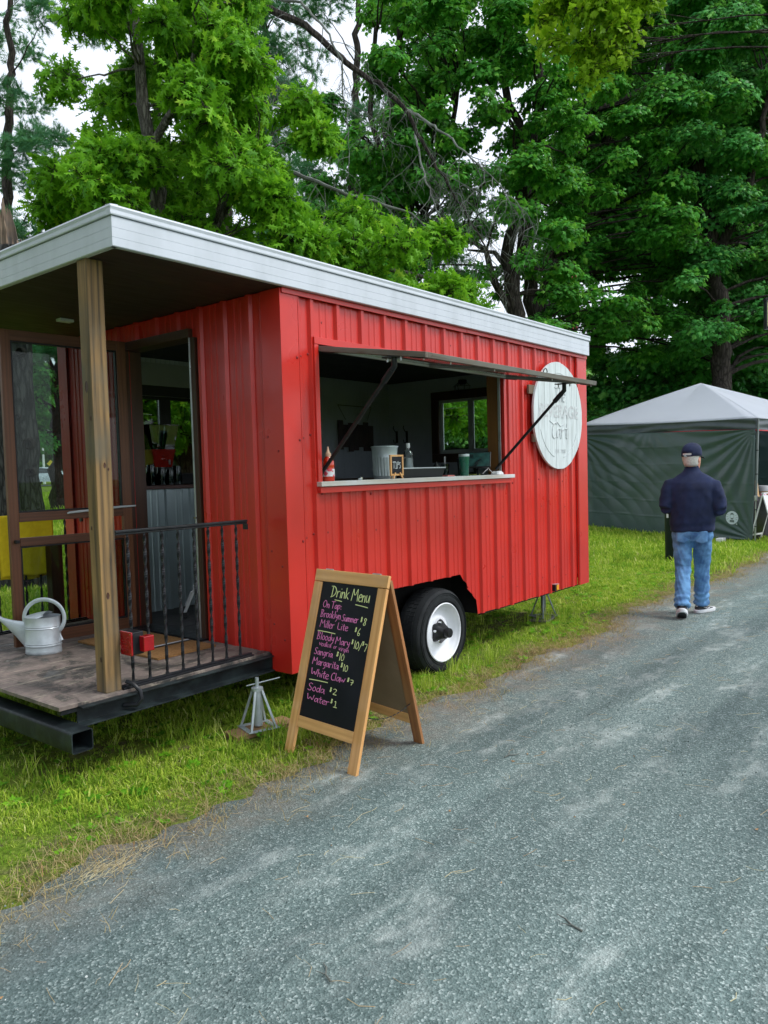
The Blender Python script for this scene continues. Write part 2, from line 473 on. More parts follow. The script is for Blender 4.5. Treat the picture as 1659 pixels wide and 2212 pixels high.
# ---------------------------------------------------------------- mesh helpers
class MB:
    def __init__(s):
        s.v, s.f = [], []

    def add(s, vs, fs):
        k = len(s.v)
        s.v += [tuple(x) for x in vs]
        s.f += [tuple(i + k for i in f) for f in fs]
        return s

    def box(s, a, b, mat=None, bev=0):
        """box between corners a and b; bev cuts the long edges a little"""
        x0, y0, z0 = [min(p, q) for p, q in zip(a, b)]
        x1, y1, z1 = [max(p, q) for p, q in zip(a, b)]
        vs = [Vector(p) for p in ((x0, y0, z0), (x1, y0, z0), (x1, y1, z0), (x0, y1, z0), (x0, y0, z1), (x1, y0, z1), (x1, y1, z1), (x0, y1, z1))]
        if mat is not None:
            vs = [mat @ p for p in vs]
        return s.add(vs, [(0, 3, 2, 1), (4, 5, 6, 7), (0, 1, 5, 4), (1, 2, 6, 5), (2, 3, 7, 6), (3, 0, 4, 7)])

    def tube(s, pts, rad, n=8, cap=True, sq=(1, 1)):
        pts = [Vector(p) for p in pts]
        if not hasattr(rad, '__len__'):
            rad = [rad] * len(pts)
        rings = []
        prev = None
        for i, p in enumerate(pts):
            d = (pts[min(i + 1, len(pts) - 1)] - pts[max(i - 1, 0)])
            if d.length < 1e-9:
                d = Vector((0, 0, 1))
            d.normalize()
            if prev is None:
                a = d.orthogonal().normalized() if abs(d.z) < .95 else Vector((1, 0, 0))
                a = (a - d * a.dot(d)).normalized()
            else:
                a = (prev - d * prev.dot(d))
                a = a.normalized() if a.length > 1e-6 else d.orthogonal().normalized()
            prev = a
            bb = d.cross(a)
            rings.append([p + (a * math.cos(t) * sq[0] + bb * math.sin(t) * sq[1]) * rad[i] for t in [2 * math.pi * k / n for k in range(n)]])
        return s.loft(rings, cap)

    def loft(s, rings, cap=True, closed=True):
        n = len(rings[0])
        k = len(s.v)
        for r_ in rings:
            s.v += [tuple(p) for p in r_]
        for i in range(len(rings) - 1):
            for j in range(n if closed else n - 1):
                a, b = k + i * n + j, k + i * n + (j + 1) % n
                s.f.append((a, b, b + n, a + n))
        if cap and closed:
            s.f.append(tuple(k + j for j in reversed(range(n))))
            s.f.append(tuple(k + (len(rings) - 1) * n + j for j in range(n)))
        return s

    def lathe(s, prof, n=24, c=(0, 0, 0), axis='Z', cap=True, mat=None, sx=1, sy=1):
        rings = []
        c = Vector(c)
        for r_, h in prof:
            ring = []
            for k in range(n):
                t = 2 * math.pi * k / n
                x, y = r_ * math.cos(t) * sx, r_ * math.sin(t) * sy
                p = {'Z': (x, y, h), 'Y': (x, -h, y), 'X': (h, x, y)}[axis]
                p = Vector(p)
                if mat is not None:
                    p = mat @ p
                ring.append(c + p)
            rings.append(ring)
        return s.loft(rings, cap)

    def prism(s, poly, f0, f1):
        """poly of 2D points, mapped by f0 / f1 onto two faces"""
        n = len(poly)
        k = len(s.v)
        s.v += [tuple(f0(*p)) for p in poly] + [tuple(f1(*p)) for p in poly]
        s.f.append(tuple(k + i for i in reversed(range(n))))
        s.f.append(tuple(k + n + i for i in range(n)))
        for i in range(n):
            j = (i + 1) % n
            s.f.append((k + i, k + j, k + n + j, k + n + i))
        return s

    def grid(s, fn, nu, nv):
        k = len(s.v)
        for i in range(nu + 1):
            for j in range(nv + 1):
                s.v.append(tuple(fn(i / nu, j / nv)))
        for i in range(nu):
            for j in range(nv):
                a = k + i * (nv + 1) + j
                s.f.append((a, a + nv + 1, a + nv + 2, a + 1))
        return s

    def mesh(s, name):
        me = bpy.data.meshes.new(name)
        me.from_pydata(s.v, [], s.f)
        me.update()
        return me

    def build(s, name, mt, parent=None, smooth=False, bevel=0, loc=None, fix=False, sol=0):
        me = s.mesh(name)
        if fix:
            bm = bmesh.new()
            bm.from_mesh(me)
            bmesh.ops.remove_doubles(bm, verts=bm.verts, dist=1e-5)
            bmesh.ops.recalc_face_normals(bm, faces=bm.faces)
            bm.to_mesh(me)
            bm.free()
        me.materials.append(mt)
        o = bpy.data.objects.new(name, me)
        COL.objects.link(o)
        if parent is not None:
            o.parent = parent
        if loc is not None:
            o.location = loc
        if smooth:
            me.shade_smooth()
            if smooth != 2:
                smooth_by_angle(me)
        if sol:
            md = o.modifiers.new('thickness', 'SOLIDIFY')
            md.thickness = sol
            md.offset = -1
        if bevel:
            md = o.modifiers.new('bevel', 'BEVEL')
            md.width = bevel
            md.segments = 2
            md.limit_method = 'ANGLE'
            md.angle_limit = R(50)
        return o


def smooth_by_angle(me, ang=38):
    bm = bmesh.new()
    bm.from_mesh(me)
    a = R(ang)
    for e in bm.edges:
        if len(e.link_faces) == 2 and e.link_faces[0].normal.length > 0 and e.link_faces[1].normal.length > 0:
            e.smooth = e.calc_face_angle(0) < a
    bm.to_mesh(me)
    bm.free()


def empty(name, loc=(0, 0, 0), rz=0, parent=None):
    o = bpy.data.objects.new(name, None)
    o.empty_display_size = .1
    COL.objects.link(o)
    o.location = loc
    o.rotation_euler = (0, 0, rz)
    if parent is not None:
        o.parent = parent
    return o


def thing(name, label, cat, loc=(0, 0, 0), rz=0, group=None):
    return tag(empty(name, loc, rz), label, cat, group)


def tag(o, label, cat, group=None):
    o['label'] = label
    o['category'] = cat
    if group:
        o['group'] = group
    return o


def dup(o, parent, loc=None):
    c = o.copy()
    COL.objects.link(c)
    c.parent = parent
    if loc is not None:
        c.location = loc
    for ch in list(o.children):
        dup(ch, c)
    return c


def stuff(o):
    o['kind'] = 'stuff'
    return o


def bx(name, a, b, mt, parent, bevel=.002):
    return MB().box(a, b).build(name, mt, parent, bevel=bevel)


# ---------------------------------------------------------------- instancing
def proto_collection(name, meshes):
    c = bpy.data.collections.new(name)
    for i, me in enumerate(meshes):
        c.objects.link(bpy.data.objects.new(f'{name}_{i:02d}', me))
    return c


_groups = {}


def scatter_group(coll):
    if coll.name in _groups:
        return _groups[coll.name]
    g = bpy.data.node_groups.new('scatter_' + coll.name, 'GeometryNodeTree')
    g.interface.new_socket('Geometry', in_out='INPUT', socket_type='NodeSocketGeometry')
    g.interface.new_socket('Geometry', in_out='OUTPUT', socket_type='NodeSocketGeometry')
    N = g.nodes.new
    gi, go = N('NodeGroupInput'), N('NodeGroupOutput')
    ip = N('GeometryNodeInstanceOnPoints')
    ci = N('GeometryNodeCollectionInfo')
    ci.inputs['Collection'].default_value = coll
    ci.inputs['Separate Children'].default_value = True
    ci.inputs['Reset Children'].default_value = True
    ip.inputs['Pick Instance'].default_value = True

    def na(n, ty):
        x = N('GeometryNodeInputNamedAttribute')
        x.data_type = ty
        x.inputs['Name'].default_value = n
        return x.outputs['Attribute']
    er = N('FunctionNodeEulerToRotation')
    g.links.new(na('rot', 'FLOAT_VECTOR'), er.inputs[0])
    g.links.new(er.outputs[0], ip.inputs['Rotation'])
    g.links.new(na('scl', 'FLOAT'), ip.inputs['Scale'])
    g.links.new(na('idx', 'INT'), ip.inputs['Instance Index'])
    g.links.new(gi.outputs[0], ip.inputs['Points'])
    g.links.new(ci.outputs[0], ip.inputs['Instance'])
    g.links.new(ip.outputs[0], go.inputs[0])
    _groups[coll.name] = g
    return g


def scatter(name, coll, P, ROT, S, parent=None):
    P = np.asarray(P, np.float32)
    n = len(P)
    me = bpy.data.meshes.new(name)
    me.vertices.add(n)
    me.vertices.foreach_set('co', P.ravel())
    for nm, ty, arr in (('rot', 'FLOAT_VECTOR', ROT), ('scl', 'FLOAT', S)):
        a = me.attributes.new(nm, ty, 'POINT')
        a.data.foreach_set('vector' if ty == 'FLOAT_VECTOR' else 'value', np.asarray(arr, np.float32).ravel())
    a = me.attributes.new('idx', 'INT', 'POINT')
    a.data.foreach_set('value', rng.integers(0, len(coll.objects), n).astype(np.int32))
    o = bpy.data.objects.new(name, me)
    COL.objects.link(o)
    if parent is not None:
        o.parent = parent
    md = o.modifiers.new('scatter', 'NODES')
    md.node_group = scatter_group(coll)
    return stuff(o)


def eulers_from_dir(D, spin):
    """euler XYZ that turns local z onto D after a spin about z"""
    D = D / np.linalg.norm(D, axis=1, keepdims=True)
    ref = np.tile([0., 0, 1.], (len(D), 1))
    ref[np.abs(D[:, 2]) > .95] = [1, 0, 0]
    a = np.cross(ref, D)
    a /= np.linalg.norm(a, axis=1, keepdims=True)
    b = np.cross(D, a)
    c, s = np.cos(spin)[:, None], np.sin(spin)[:, None]
    X, Y = a * c + b * s, -a * s + b * c
    # columns X, Y, D ; R = Rz Ry Rx
    ry = -np.arcsin(np.clip(X[:, 2], -1, 1))
    rx = np.arctan2(Y[:, 2], D[:, 2])
    rz = np.arctan2(X[:, 1], X[:, 0])
    return np.stack([rx, ry, rz], 1)


def tint_mesh(name, v, f, tints, mt, twig=None):
    me = bpy.data.meshes.new(name)
    me.from_pydata(v, [], f)
    me.materials.append(mt)
    if twig:
        me.materials.append(twig[0])
        mi = np.zeros(len(f), np.int32)
        mi[twig[1]:] = 1
        me.polygons.foreach_set('material_index', mi)
    a = me.attributes.new('tint', 'FLOAT', 'FACE')
    a.data.foreach_set('value', np.asarray(tints, np.float32))
    me.update()
    return me


MAPLE = [(0, -.05), (.12, .02), (.34, -.02), (.30, .16), (.55, .30), (.33, .36), (.34, .52), (.17, .50), (.0, .95)]
OAK = [(0, -.1), (.06, .08), (.30, .02), (.13, .22), (.10, .28), (.42, .40), (.14, .46), (.12, .54), (.30, .74), (.10, .72), (.0, 1.0)]


def leaf_geo(kind, size, pos, direction, normal, curl):
    """a lobed leaf folded along its midrib: half outlines left and right of a shared midrib"""
    half = MAPLE if kind == 'maple' else OAK
    d = Vector(direction).normalized()
    n = Vector(normal)
    n = (n - d * n.dot(d)).normalized()
    sd_ = d.cross(n)
    p0 = Vector(pos)

    def P(x, y, sgn):
        return p0 + (d * y + sd_ * x * sgn + n * (-curl * y * y * .5 - abs(x) * .35)) * size
    base, tip = half[0], half[-1]
    mid = (0, .42)
    vs = [P(*base, 1), P(*mid, 1), P(*tip, 1)]
    right = [P(x, y, 1) for x, y in half[1:-1]]
    left = [P(x, y, -1) for x, y in half[1:-1]]
    vs += right + left
    nr = len(right)
    fs = []
    seq = [0] + [3 + i for i in range(nr)] + [2]
    for a, b in zip(seq[:-1], seq[1:]):
        fs.append((1, a, b))
    seq = [0] + [3 + nr + i for i in range(nr)] + [2]
    for a, b in zip(seq[:-1], seq[1:]):
        fs.append((1, b, a))
    return vs, fs


def make_spray(name, kind, mt, nleaf, size, spread, r_, flat=.5, twigs=True, rise=0):
    V, Fs, T = [], [], []
    for i in range(nleaf):
        ang = 2 * math.pi * (i / nleaf + r_.random() * .12)
        rad = spread * math.sqrt(r_.random())
        pos = (math.cos(ang) * rad, math.sin(ang) * rad, (r_.random() - .5) * spread * .5 - .25 * rad * rad / spread + rise * rad)
        dr = Vector((math.cos(ang + r_.uniform(-.7, .7)), math.sin(ang + r_.uniform(-.7, .7)), r_.uniform(-.75, .15)))
        nm = Vector((r_.uniform(-flat, flat), r_.uniform(-flat, flat), 1))
        v, f = leaf_geo(kind, size * r_.uniform(.75, 1.2), pos, dr, nm, r_.uniform(.1, .7))
        k = len(V)
        V += [tuple(p) for p in v]
        Fs += [tuple(a + k for a in q) for q in f]
        T += [r_.random()] * len(f)
    nl = len(Fs)
    if twigs:
        mb = MB()
        for i in range(3):
            a = r_.random() * 6.28
            mb.tube([(0, 0, -.02), (math.cos(a) * spread * .5, math.sin(a) * spread * .5, .0), (math.cos(a) * spread, math.sin(a) * spread, -.03)], [.006, .004, .002], 3, False)
        k = len(V)
        V += mb.v
        Fs += [tuple(a + k for a in q) for q in mb.f]
        T += [0] * len(mb.f)
    return tint_mesh(name, V, Fs, T, mt, (MT['bark_dark'], nl))


def make_needle(name, mt, n, L, r_):
    V, Fs, T = [], [], []
    for b_ in range(5):
        ax = Vector((r_.uniform(-1, 1), r_.uniform(-1, 1), r_.uniform(-.15, .55))).normalized()
        c0 = ax * L * .2
        for i in range(n):
            d = (ax * r_.uniform(.3, 1) + Vector((r_.uniform(-1, 1), r_.uniform(-1, 1), r_.uniform(-.7, .9))) * .55).normalized()
            s_ = d.cross(Vector((r_.random(), r_.random(), r_.random()))).normalized() * .0065 * L / .22
            p = c0 + ax * r_.random() * L * .8
            q = p + d * L * r_.uniform(.5, .9)
            k = len(V)
            V += [tuple(p - s_), tuple(p + s_), tuple(q)]
            Fs.append((k, k + 1, k + 2))
            T.append(r_.random())
    return tint_mesh(name, V, Fs, T, mt)


rr = random.Random(3)
SP = {}
SP['oak'] = proto_collection('oak_spray', [make_spray(f'oak_spray{i}', 'oak', MT['leaf_oak'], 16, .108, .17, rr, .9, True, .25) for i in range(7)])
SP['maple'] = proto_collection('maple_spray', [make_spray(f'maple_spray{i}', 'maple', MT['leaf_maple'], 19, .118, .24, rr, .40) for i in range(7)])
SP['maple2'] = proto_collection('maple_cool_spray', [make_spray(f'maple_cool_spray{i}', 'maple', MT['leaf_maple2'], 19, .118, .24, rr, .40) for i in range(7)])
SP['bright'] = proto_collection('young_maple_spray', [make_spray(f'young_spray{i}', 'maple', MT['leaf_bright'], 12, .12, .2, rr, .8) for i in range(5)])
SP['far'] = proto_collection('far_spray', [make_spray(f'far_spray{i}', 'maple', MT['leaf_far'], 22, .4, .8, rr, .8, False) for i in range(5)])
SP['pine'] = proto_collection('pine_tuft', [make_needle(f'pine_tuft{i}', MT['needle'], 26, .26, rr) for i in range(6)])


def grass_tuft(name, nb, h, rad, r_, mt, lean=.6, wd=.0022):
    V, Fs, T = [], [], []
    for i in range(nb):
        a = r_.random() * 6.283
        q = rad * math.sqrt(r_.random())
        p = Vector((math.cos(a) * q, math.sin(a) * q, -.006))
        b_ = r_.random() * 6.283
        ln = Vector((math.cos(b_), math.sin(b_), 0)) * r_.uniform(.1, lean)
        H = h * r_.uniform(.45, 1.1)
        s_ = Vector((-math.sin(b_), math.cos(b_), 0)) * wd * r_.uniform(.7, 1.4)
        m_ = p + ln * H * .35 + Vector((0, 0, H * .6))
        e_ = p + ln * H * 1.1 + Vector((0, 0, H * r_.uniform(.75, 1)))
        k = len(V)
        V += [tuple(p - s_), tuple(p + s_), tuple(m_ + s_ * .8), tuple(m_ - s_ * .8), tuple(e_)]
        Fs += [(k, k + 1, k + 2, k + 3), (k + 3, k + 2, k + 4)]
        tt = r_.random()
        T += [tt, tt]
    return tint_mesh(name, V, Fs, T, mt)


SP['grass'] = proto_collection('grass_tuft', [grass_tuft(f'grass_tuft{i}', 18, .038, .055, rr, MT['grass'], 1.15) for i in range(6)])
SP['grass_far'] = proto_collection('grass_clump', [grass_tuft(f'grass_clump{i}', 26, .085, .13, rr, MT['grass'], .6, .005) for i in range(5)])
SP['tall'] = proto_collection('tall_grass', [grass_tuft(f'tall_grass{i}', 9, .17, .04, rr, MT['grass'], .45, .0022) for i in range(4)])
SP['straw'] = proto_collection('straw_bit', [grass_tuft(f'straw_bit{i}', 7, .05, .05, rr, MT['straw'], 2.2, .0012) for i in range(4)])


def stone_mesh(name, r_):
    bm = bmesh.new()
    bmesh.ops.create_icosphere(bm, subdivisions=1, radius=1)
    for v in bm.verts:
        v.co *= r_.uniform(.65, 1.15)
        v.co.z *= .7
    me = bpy.data.meshes.new(name)
    bm.to_mesh(me)
    bm.free()
    me.materials.append(MT['stone'])
    return me


SP['stone'] = proto_collection('stone_chip', [stone_mesh(f'stone_chip{i}', rr) for i in range(6)])


# ---------------------------------------------------------------- ground
def gz(x, y):
    d = math.hypot(x - 2, y - 1)
    t = min(max((d - 22) / 50, 0), 1)
    u = min(max((y - 1.2) / 3.2, 0), 1) * min(max((x - 9) / 3, 0), 1)
    return 1.1 * t * t * (3 - 2 * t) + .13 * u


def edge_y(x):
    """where grass gives way to gravel"""
    return -.46 + .07 * math.sin(x * 1.3 + .6) + .05 * math.sin(x * 3.1) + .03 * math.sin(x * 7.7 + 1) + (.17 * min(1, max(0, (x - 1) / 3)))


def build_ground():
    xs = np.unique(np.concatenate([np.linspace(-300, -20, 15), np.linspace(-20, 30, 51), np.linspace(30, 300, 18)]))
    ys = np.unique(np.concatenate([np.linspace(-300, -20, 15), np.linspace(-20, 40, 61), np.linspace(40, 300, 18)]))
    mb = MB()
    for x in xs:
        for y in ys:
            mb.v.append((x, y, gz(x, y) - .004))
    n = len(ys)
    for i in range(len(xs) - 1):
        for j in range(n - 1):
            a = i * n + j
            mb.f.append((a, a + n, a + n + 1, a + 1))
    o = mb.build('ground', MT['ground'], smooth=2)
    o['kind'] = 'structure'
    # gravel path: slightly uneven sheet with a ragged edge
    mb = MB()
    xx = np.concatenate([np.linspace(-14, -3.5, 22), np.arange(-3.4, 8, .06), np.linspace(8.1, 60, 120)])
    off = [0, .03, .08, .2, .5, 1, 1.6, 2.4, 3.2, 4.2, 5.4]
    for x in xx:
        e = edge_y(x) + .05 * math.sin(x * 17) * math.sin(x * 5.3) + random.uniform(-.02, .02)
        for k, d in enumerate(off):
            z = .004 + .006 * math.sin(x * 1.7 + d * 2) * math.sin(d * 1.3) * min(1, d) if k else -.006
            mb.v.append((x, e - d, z + gz(x, e - d) + (0 if k == 0 else .003)))
    n = len(off)
    for i in range(len(xx) - 1):
        for j in range(n - 1):
            a = i * n + j
            mb.f.append((a, a + 1, a + n + 1, a + n))
    o = mb.build('path', MT['path'], smooth=2)
    o['kind'] = 'structure'
    # far road beyond the lawn
    mb = MB()
    for k in range(31):
        t = -60 + k * 6
        c = DP(60, 1045, 62)
        d = Vector((.80, -.60, 0))
        nrm_ = Vector((.60, .80, 0))
        p = Vector((c.x, c.y, 0)) + d * t
        for s_ in (0, 5):
            q = p + nrm_ * s_
            mb.v.append((q.x, q.y, gz(q.x, q.y) + .03))
    for i in range(30):
        mb.f.append((2 * i, 2 * i + 1, 2 * i + 3, 2 * i + 2))
    o = mb.build('road', M('far_asphalt', (.10, .11, .12), rough=.9))
    o['kind'] = 'structure'


build_ground()


def scatter_grass():
    P, S, D_ = [], [], []

    def field(x0, x1, y0, y1, dens, smin, smax, near=True):
        n = int((x1 - x0) * (y1 - y0) * dens)
        for _ in range(n):
            x, y = random.uniform(x0, x1), random.uniform(y0, y1)
            e = edge_y(x)
            d = y - e
            if d < 0:
                continue
            k = min(1, (d + .06 * math.sin(x * 9) * math.sin(x * 23)) / .42)
            if k < 0:
                continue
            if random.random() > .25 + .75 * k:
                continue
            shade = 1
            if -1.3 < x < 4.2 and .25 < y < 2.5:
                if random.random() < .45:
                    continue
            if (abs(x + .155) < .26 and abs(y - .12) < .13) or (abs(x - 3.9) < .25 and abs(y - .33) < .14):
                continue
            pt = .5 + .5 * math.sin(x * 2.1 + 1.3 * math.sin(y * 1.7)) * math.sin(y * 2.7 + x)
            if random.random() > .30 + .80 * pt:
                continue
            P.append((x, y, gz(x, y)))
            S.append(random.uniform(smin, smax) * (.5 + .5 * k) * (.55 + .75 * pt) * (1.5 if random.random() < .07 else 1))
            D_.append((random.uniform(-.25, .25), random.uniform(-.25, .25), 1))
    field(-4, 2, -.6, 3.2, 1100, .6, 1.25)
    field(2, 8, -.5, 3, 520, .7, 1.3)
    field(8, 15, -.5, 5, 240, .9, 1.6)
    D_ = np.array(D_)
    scatter('grass', SP['grass'], P, eulers_from_dir(D_, rng.random(len(P)) * 6.28), S)
    P, S = [], []
    for x0, x1, y0, y1, dens, a, b in ((-9, 3, 3, 9, 75, .8, 1.4), (3, 18, 3, 10, 45, .9, 1.6), (8, 26, -.3, 5, 45, .9, 1.5), (-8, 22, 9, 22, 16, 1.3, 2.4), (-8, 30, 22, 45, 5, 2, 4)):
        for _ in range(int((x1 - x0) * (y1 - y0) * dens)):
            x, y = random.uniform(x0, x1), random.uniform(y0, y1)
            if y < edge_y(x) + .1:
                continue
            P.append((x, y, gz(x, y)))
            S.append(random.uniform(a, b))
    o = scatter('grass_beyond', SP['grass_far'], P, eulers_from_dir(np.tile([0., 0, 1], (len(P), 1)) + rng.normal(0, .12, (len(P), 3)), rng.random(len(P)) * 6.28), S)
    # taller uncut stems round the wheels, stands and beams
    P, S = [], []
    for cx, cy, rx, ry, n in ((1.2, -.1, 1.1, .12, 80), (.2, .2, .8, .3, 60), (-.9, .9, .5, .8, 50), (3.9, .3, .3, .2, 24), (2.6, .3, 1.5, .5, 70), (12.4, 2, .4, 1.6, 60), (9.45, .95, .2, .2, 12), (-.1, -.1, .5, .2, 30)):
        for _ in range(n):
            P.append((cx + random.uniform(-rx, rx), cy + random.uniform(-ry, ry), 0))
            S.append(random.uniform(.5, 1.15))
    scatter('tall_grass', SP['tall'], P, eulers_from_dir(np.tile([0., 0, 1], (len(P), 1)) + rng.normal(0, .15, (len(P), 3)), rng.random(len(P)) * 6.28), S)
    # dry straw and needles along the verge
    P, S = [], []
    for _ in range(3800):
        x = random.uniform(-3.4, 11)
        P.append((x, edge_y(x) + random.gauss(.0, .13), .006))
        S.append(random.uniform(.5, 1.2))
    scatter('straw', SP['straw'], P, eulers_from_dir(np.tile([0., 0, 1], (len(P), 1)) + rng.normal(0, .3, (len(P), 3)), rng.random(len(P)) * 6.28), S)
    # loose chippings
    P, S = [], []
    for x0, x1, y0, y1, dens in ((-3, 0, -3.6, -.5, 1300), (-3, 1.5, -5.5, -3.2, 1000), (0, 5, -4, -.4, 500)):
        for _ in range(int((x1 - x0) * (y1 - y0) * dens)):
            x, y = random.uniform(x0, x1), random.uniform(y0, y1)
            if y > edge_y(x) + .02:
                continue
            P.append((x, y, .006))
            S.append(.0016 + .0034 * random.random() ** 3)
    n = len(P)
    scatter('gravel', SP['stone'], P, rng.random((n, 3)) * 6.28, S)


scatter_grass()


def weeds():
    """broad-leaved clover and plantain among the blades"""
    me = []
    for i in range(3):
        V, Fs, T = [], [], []
        for k in range(7):
            a = rr.random() * 6.28
            v, f = leaf_geo('maple', .045, (math.cos(a) * .012, math.sin(a) * .012, .012 + .01 * rr.random()), (math.cos(a), math.sin(a), .35), (0, 0, 1), .4)
            q = len(V)
            V += [tuple(p) for p in v]
            Fs += [tuple(x + q for x in g_) for g_ in f]
            T += [rr.random()] * len(f)
        me.append(tint_mesh(f'weed{i}', V, Fs, T, MT['leaf_oak']))
    co = proto_collection('weed', me)
    P, S = [], []
    for _ in range(900):
        x, y = random.uniform(-3.5, 9), random.uniform(-.5, 1.6)
        if y < edge_y(x) + .03:
            continue
        P.append((x, y, .01))
        S.append(random.uniform(.3, .95))
    scatter('weeds', co, P, eulers_from_dir(np.tile([0., 0, 1], (len(P), 1)) + rng.normal(0, .2, (len(P), 3)), rng.random(len(P)) * 6.28), S)


weeds()


def litter():
    """fallen needles, straw and twig bits lying on the gravel"""
    mb = MB()
    r_ = random.Random(11)

    def bit(x, y, L, a, w_, bend=.3):
        p = Vector((x, y, .0115))
        d = Vector((math.cos(a), math.sin(a), 0))
        n_ = Vector((-d.y, d.x, 0))
        mb.tube([p, p + d * L * .5 + n_ * L * bend * .2, p + d * L], w_, 4, True, (1, .5))
    for _ in range(650):
        x = r_.uniform(-2.8, 7)
        y = edge_y(x) - abs(r_.gauss(0, 1.5)) - .02
        bit(x, y, r_.uniform(.03, .11), r_.uniform(0, 3.14), r_.uniform(.0005, .0011), r_.uniform(-1, 1))
    for _ in range(110):     # needle drift by the verge
        bit(-1.62 + r_.gauss(0, .13), -.62 + r_.gauss(0, .035), r_.uniform(.04, .10), r_.gauss(.5, .45), .0007)
    o = mb.build('fallen_needles', M('dry_needle', (.36, .25, .14), (.50, .47, .28), rough=.9, scale=1.2, lo=.4, hi=.6))
    stuff(o)
    mb = MB()
    for _ in range(46):
        x = r_.uniform(-2.8, 4)
        y = edge_y(x) - r_.uniform(.05, 3.6)
        a = r_.random() * 6.28
        s_ = r_.uniform(.004, .009)
        c = Vector((x, y, .013))
        pts = [c + Vector((math.cos(a + t) * s_ * q, math.sin(a + t) * s_ * q, z)) for t, q, z in ((0, 1.6, .004), (1.2, .8, 0), (3.1, 1.3, .003), (4.6, .9, 0))]
        mb.add(pts + [c + Vector((0, 0, .005))], [(0, 1, 4), (1, 2, 4), (2, 3, 4), (3, 0, 4)])
    stuff(mb.build('fallen_leaf_bits', M('dead_leaf', (.30, .15, .06), (.42, .30, .13), rough=.8, scale=2)))
    for (px, py, L, a, lab) in (((1258, 2020), 0, .12, 1.2, 'brown twig lying crooked on the gravel far to the front right'), ((1090, 1641), 0, .10, -.35, 'short twig on the gravel to the right of the chalkboard sign'), ((715, 2130), 0, .10, 1.0, 'thin dark twig on the gravel near the lower edge of the photo')):
        d = fw + (px[0] - 829.5) / F_PX * RT - (px[1] - 1106) / F_PX * UP
        p = CAM + d * (-CAM.z / d.z)
        q = Vector((math.cos(a), math.sin(a), 0))
        n_ = Vector((-q.y, q.x, 0))
        pts = [Vector((0, 0, .014)), q * L * .35 + n_ * .008 + Vector((0, 0, .016)), q * L * .7 - n_ * .004 + Vector((0, 0, .013)), q * L + Vector((0, 0, .012))]
        mb = MB().tube(pts, [.0035, .003, .0028, .0015], 6)
        mb.tube([pts[1], pts[1] + q * .03 + n_ * .025], [.002, .001], 4)
        o = mb.build('twig', MT['twig'], loc=(p.x, p.y, 0))
        tag(o, lab, 'twig')


litter()

# ================================================================ the trailer
L, ZT, ZB, WD = 4.2165, 2.659, .357, 2.557
DZ = .447                                    # deck and floor height
T = thing('beverage_trailer', 'red ribbed metal serving trailer with white roof edge, porch and open side hatch', 'trailer')


def rib_profile(s0, s1, pitch=.2412, c0=.2632):
    """break points along a ribbed sheet: (position, height)"""
    pts = []
    k0 = int((s0 - c0) / pitch) - 2
    for k in range(k0, k0 + int((s1 - s0) / pitch) + 5):
        c = c0 + k * pitch
        pts += [(c - .026, 0), (c - .014, .022), (c + .012, .022), (c + .024, 0)]
        for q in (.092, .149):
            pts += [(c + q - .012, 0), (c + q - .005, .005), (c + q + .005, .005), (c + q + .012, 0)]
    return pts


def sheet(name, s0, s1, place, top, bot, holes, mt, pitch=.2412, c0=.2632, sol=.002, part='all'):
    pr = rib_profile(s0, s1, pitch, c0)
    xs = [p[0] for p in pr]
    hs = [p[1] for p in pr]
    br = {s0, s1} | {x for x in xs if s0 < x < s1}
    for a, b, *_ in holes:
        br |= {x for x in (a, b) if s0 < x < s1}
    for x in bot[1]:
        if s0 < x < s1:
            br.add(x)
    br = sorted(br)
    mb = MB()
    for a, b in zip(br[:-1], br[1:]):
        mid = (a + b) / 2
        ha, hb = np.interp(a, xs, hs), np.interp(b, xs, hs)
        za, zb_ = bot[0](a), bot[0](b)
        rngs = [((za, zb_), (top, top))]
        for (h0, h1, z0, z1) in holes:
            if h0 < mid < h1:
                rngs = [((za, zb_), (z0, z0))] if part == 'low' else [((z1, z1), (top, top))] if part == 'high' else [((za, zb_), (z0, z0)), ((z1, z1), (top, top))]
        for (p, q), (u, v) in rngs:
            if u - p < 1e-4 and v - q < 1e-4:
                continue
            mb.add([place(a, ha, p), place(b, hb, q), place(b, hb, v), place(a, ha, u)], [(0, 1, 2, 3)])
    return mb.build(name, mt, T, fix=False, sol=0) if not sol else _weld(mb.build(name, mt, T), sol)


def _weld(o, sol):
    bm = bmesh.new()
    bm.from_mesh(o.data)
    bmesh.ops.remove_doubles(bm, verts=bm.verts, dist=1e-5)
    bm.to_mesh(o.data)
    bm.free()
    md = o.modifiers.new('thickness', 'SOLIDIFY')
    md.thickness = sol
    return o


# near long side (serving side): ribs stand out towards -Y
def arch(x):
    pts_x = [.20, .21, .46, 1.882, 1.93, 1.95, 2.04, 2.112, 2.129, 2.13]
    pts_z = [ZB, .46, .716, .716, .655, .61, .54, .47, ZB + .01, ZB]
    return float(np.interp(x, pts_x, pts_z)) + (.0 if .2 < x < 2.13 else .004 * math.sin(x * 9))


ARX = [.20, .21, .46, 1.882, 1.93, 1.95, 2.04, 2.112, 2.129, 2.13]
OPEN = (.302, 2.556, 1.478, 2.352)
for a, b, pt_ in ((.136, .302, 'all'), (.302, 1.02, 'low'), (1.02, 1.985, 'low'), (1.985, 2.556, 'low'), (.302, 1.02, 'high'), (1.02, 1.985, 'high'), (1.985, 2.556, 'high'), (2.556, 3.19, 'all'), (3.19, 4.006, 'all')):
    sheet('siding_sheet', a, b, lambda s, h, z: (s, .012 - h, z), 2.632, (arch, ARX), [OPEN], MT['red'], part=pt_)
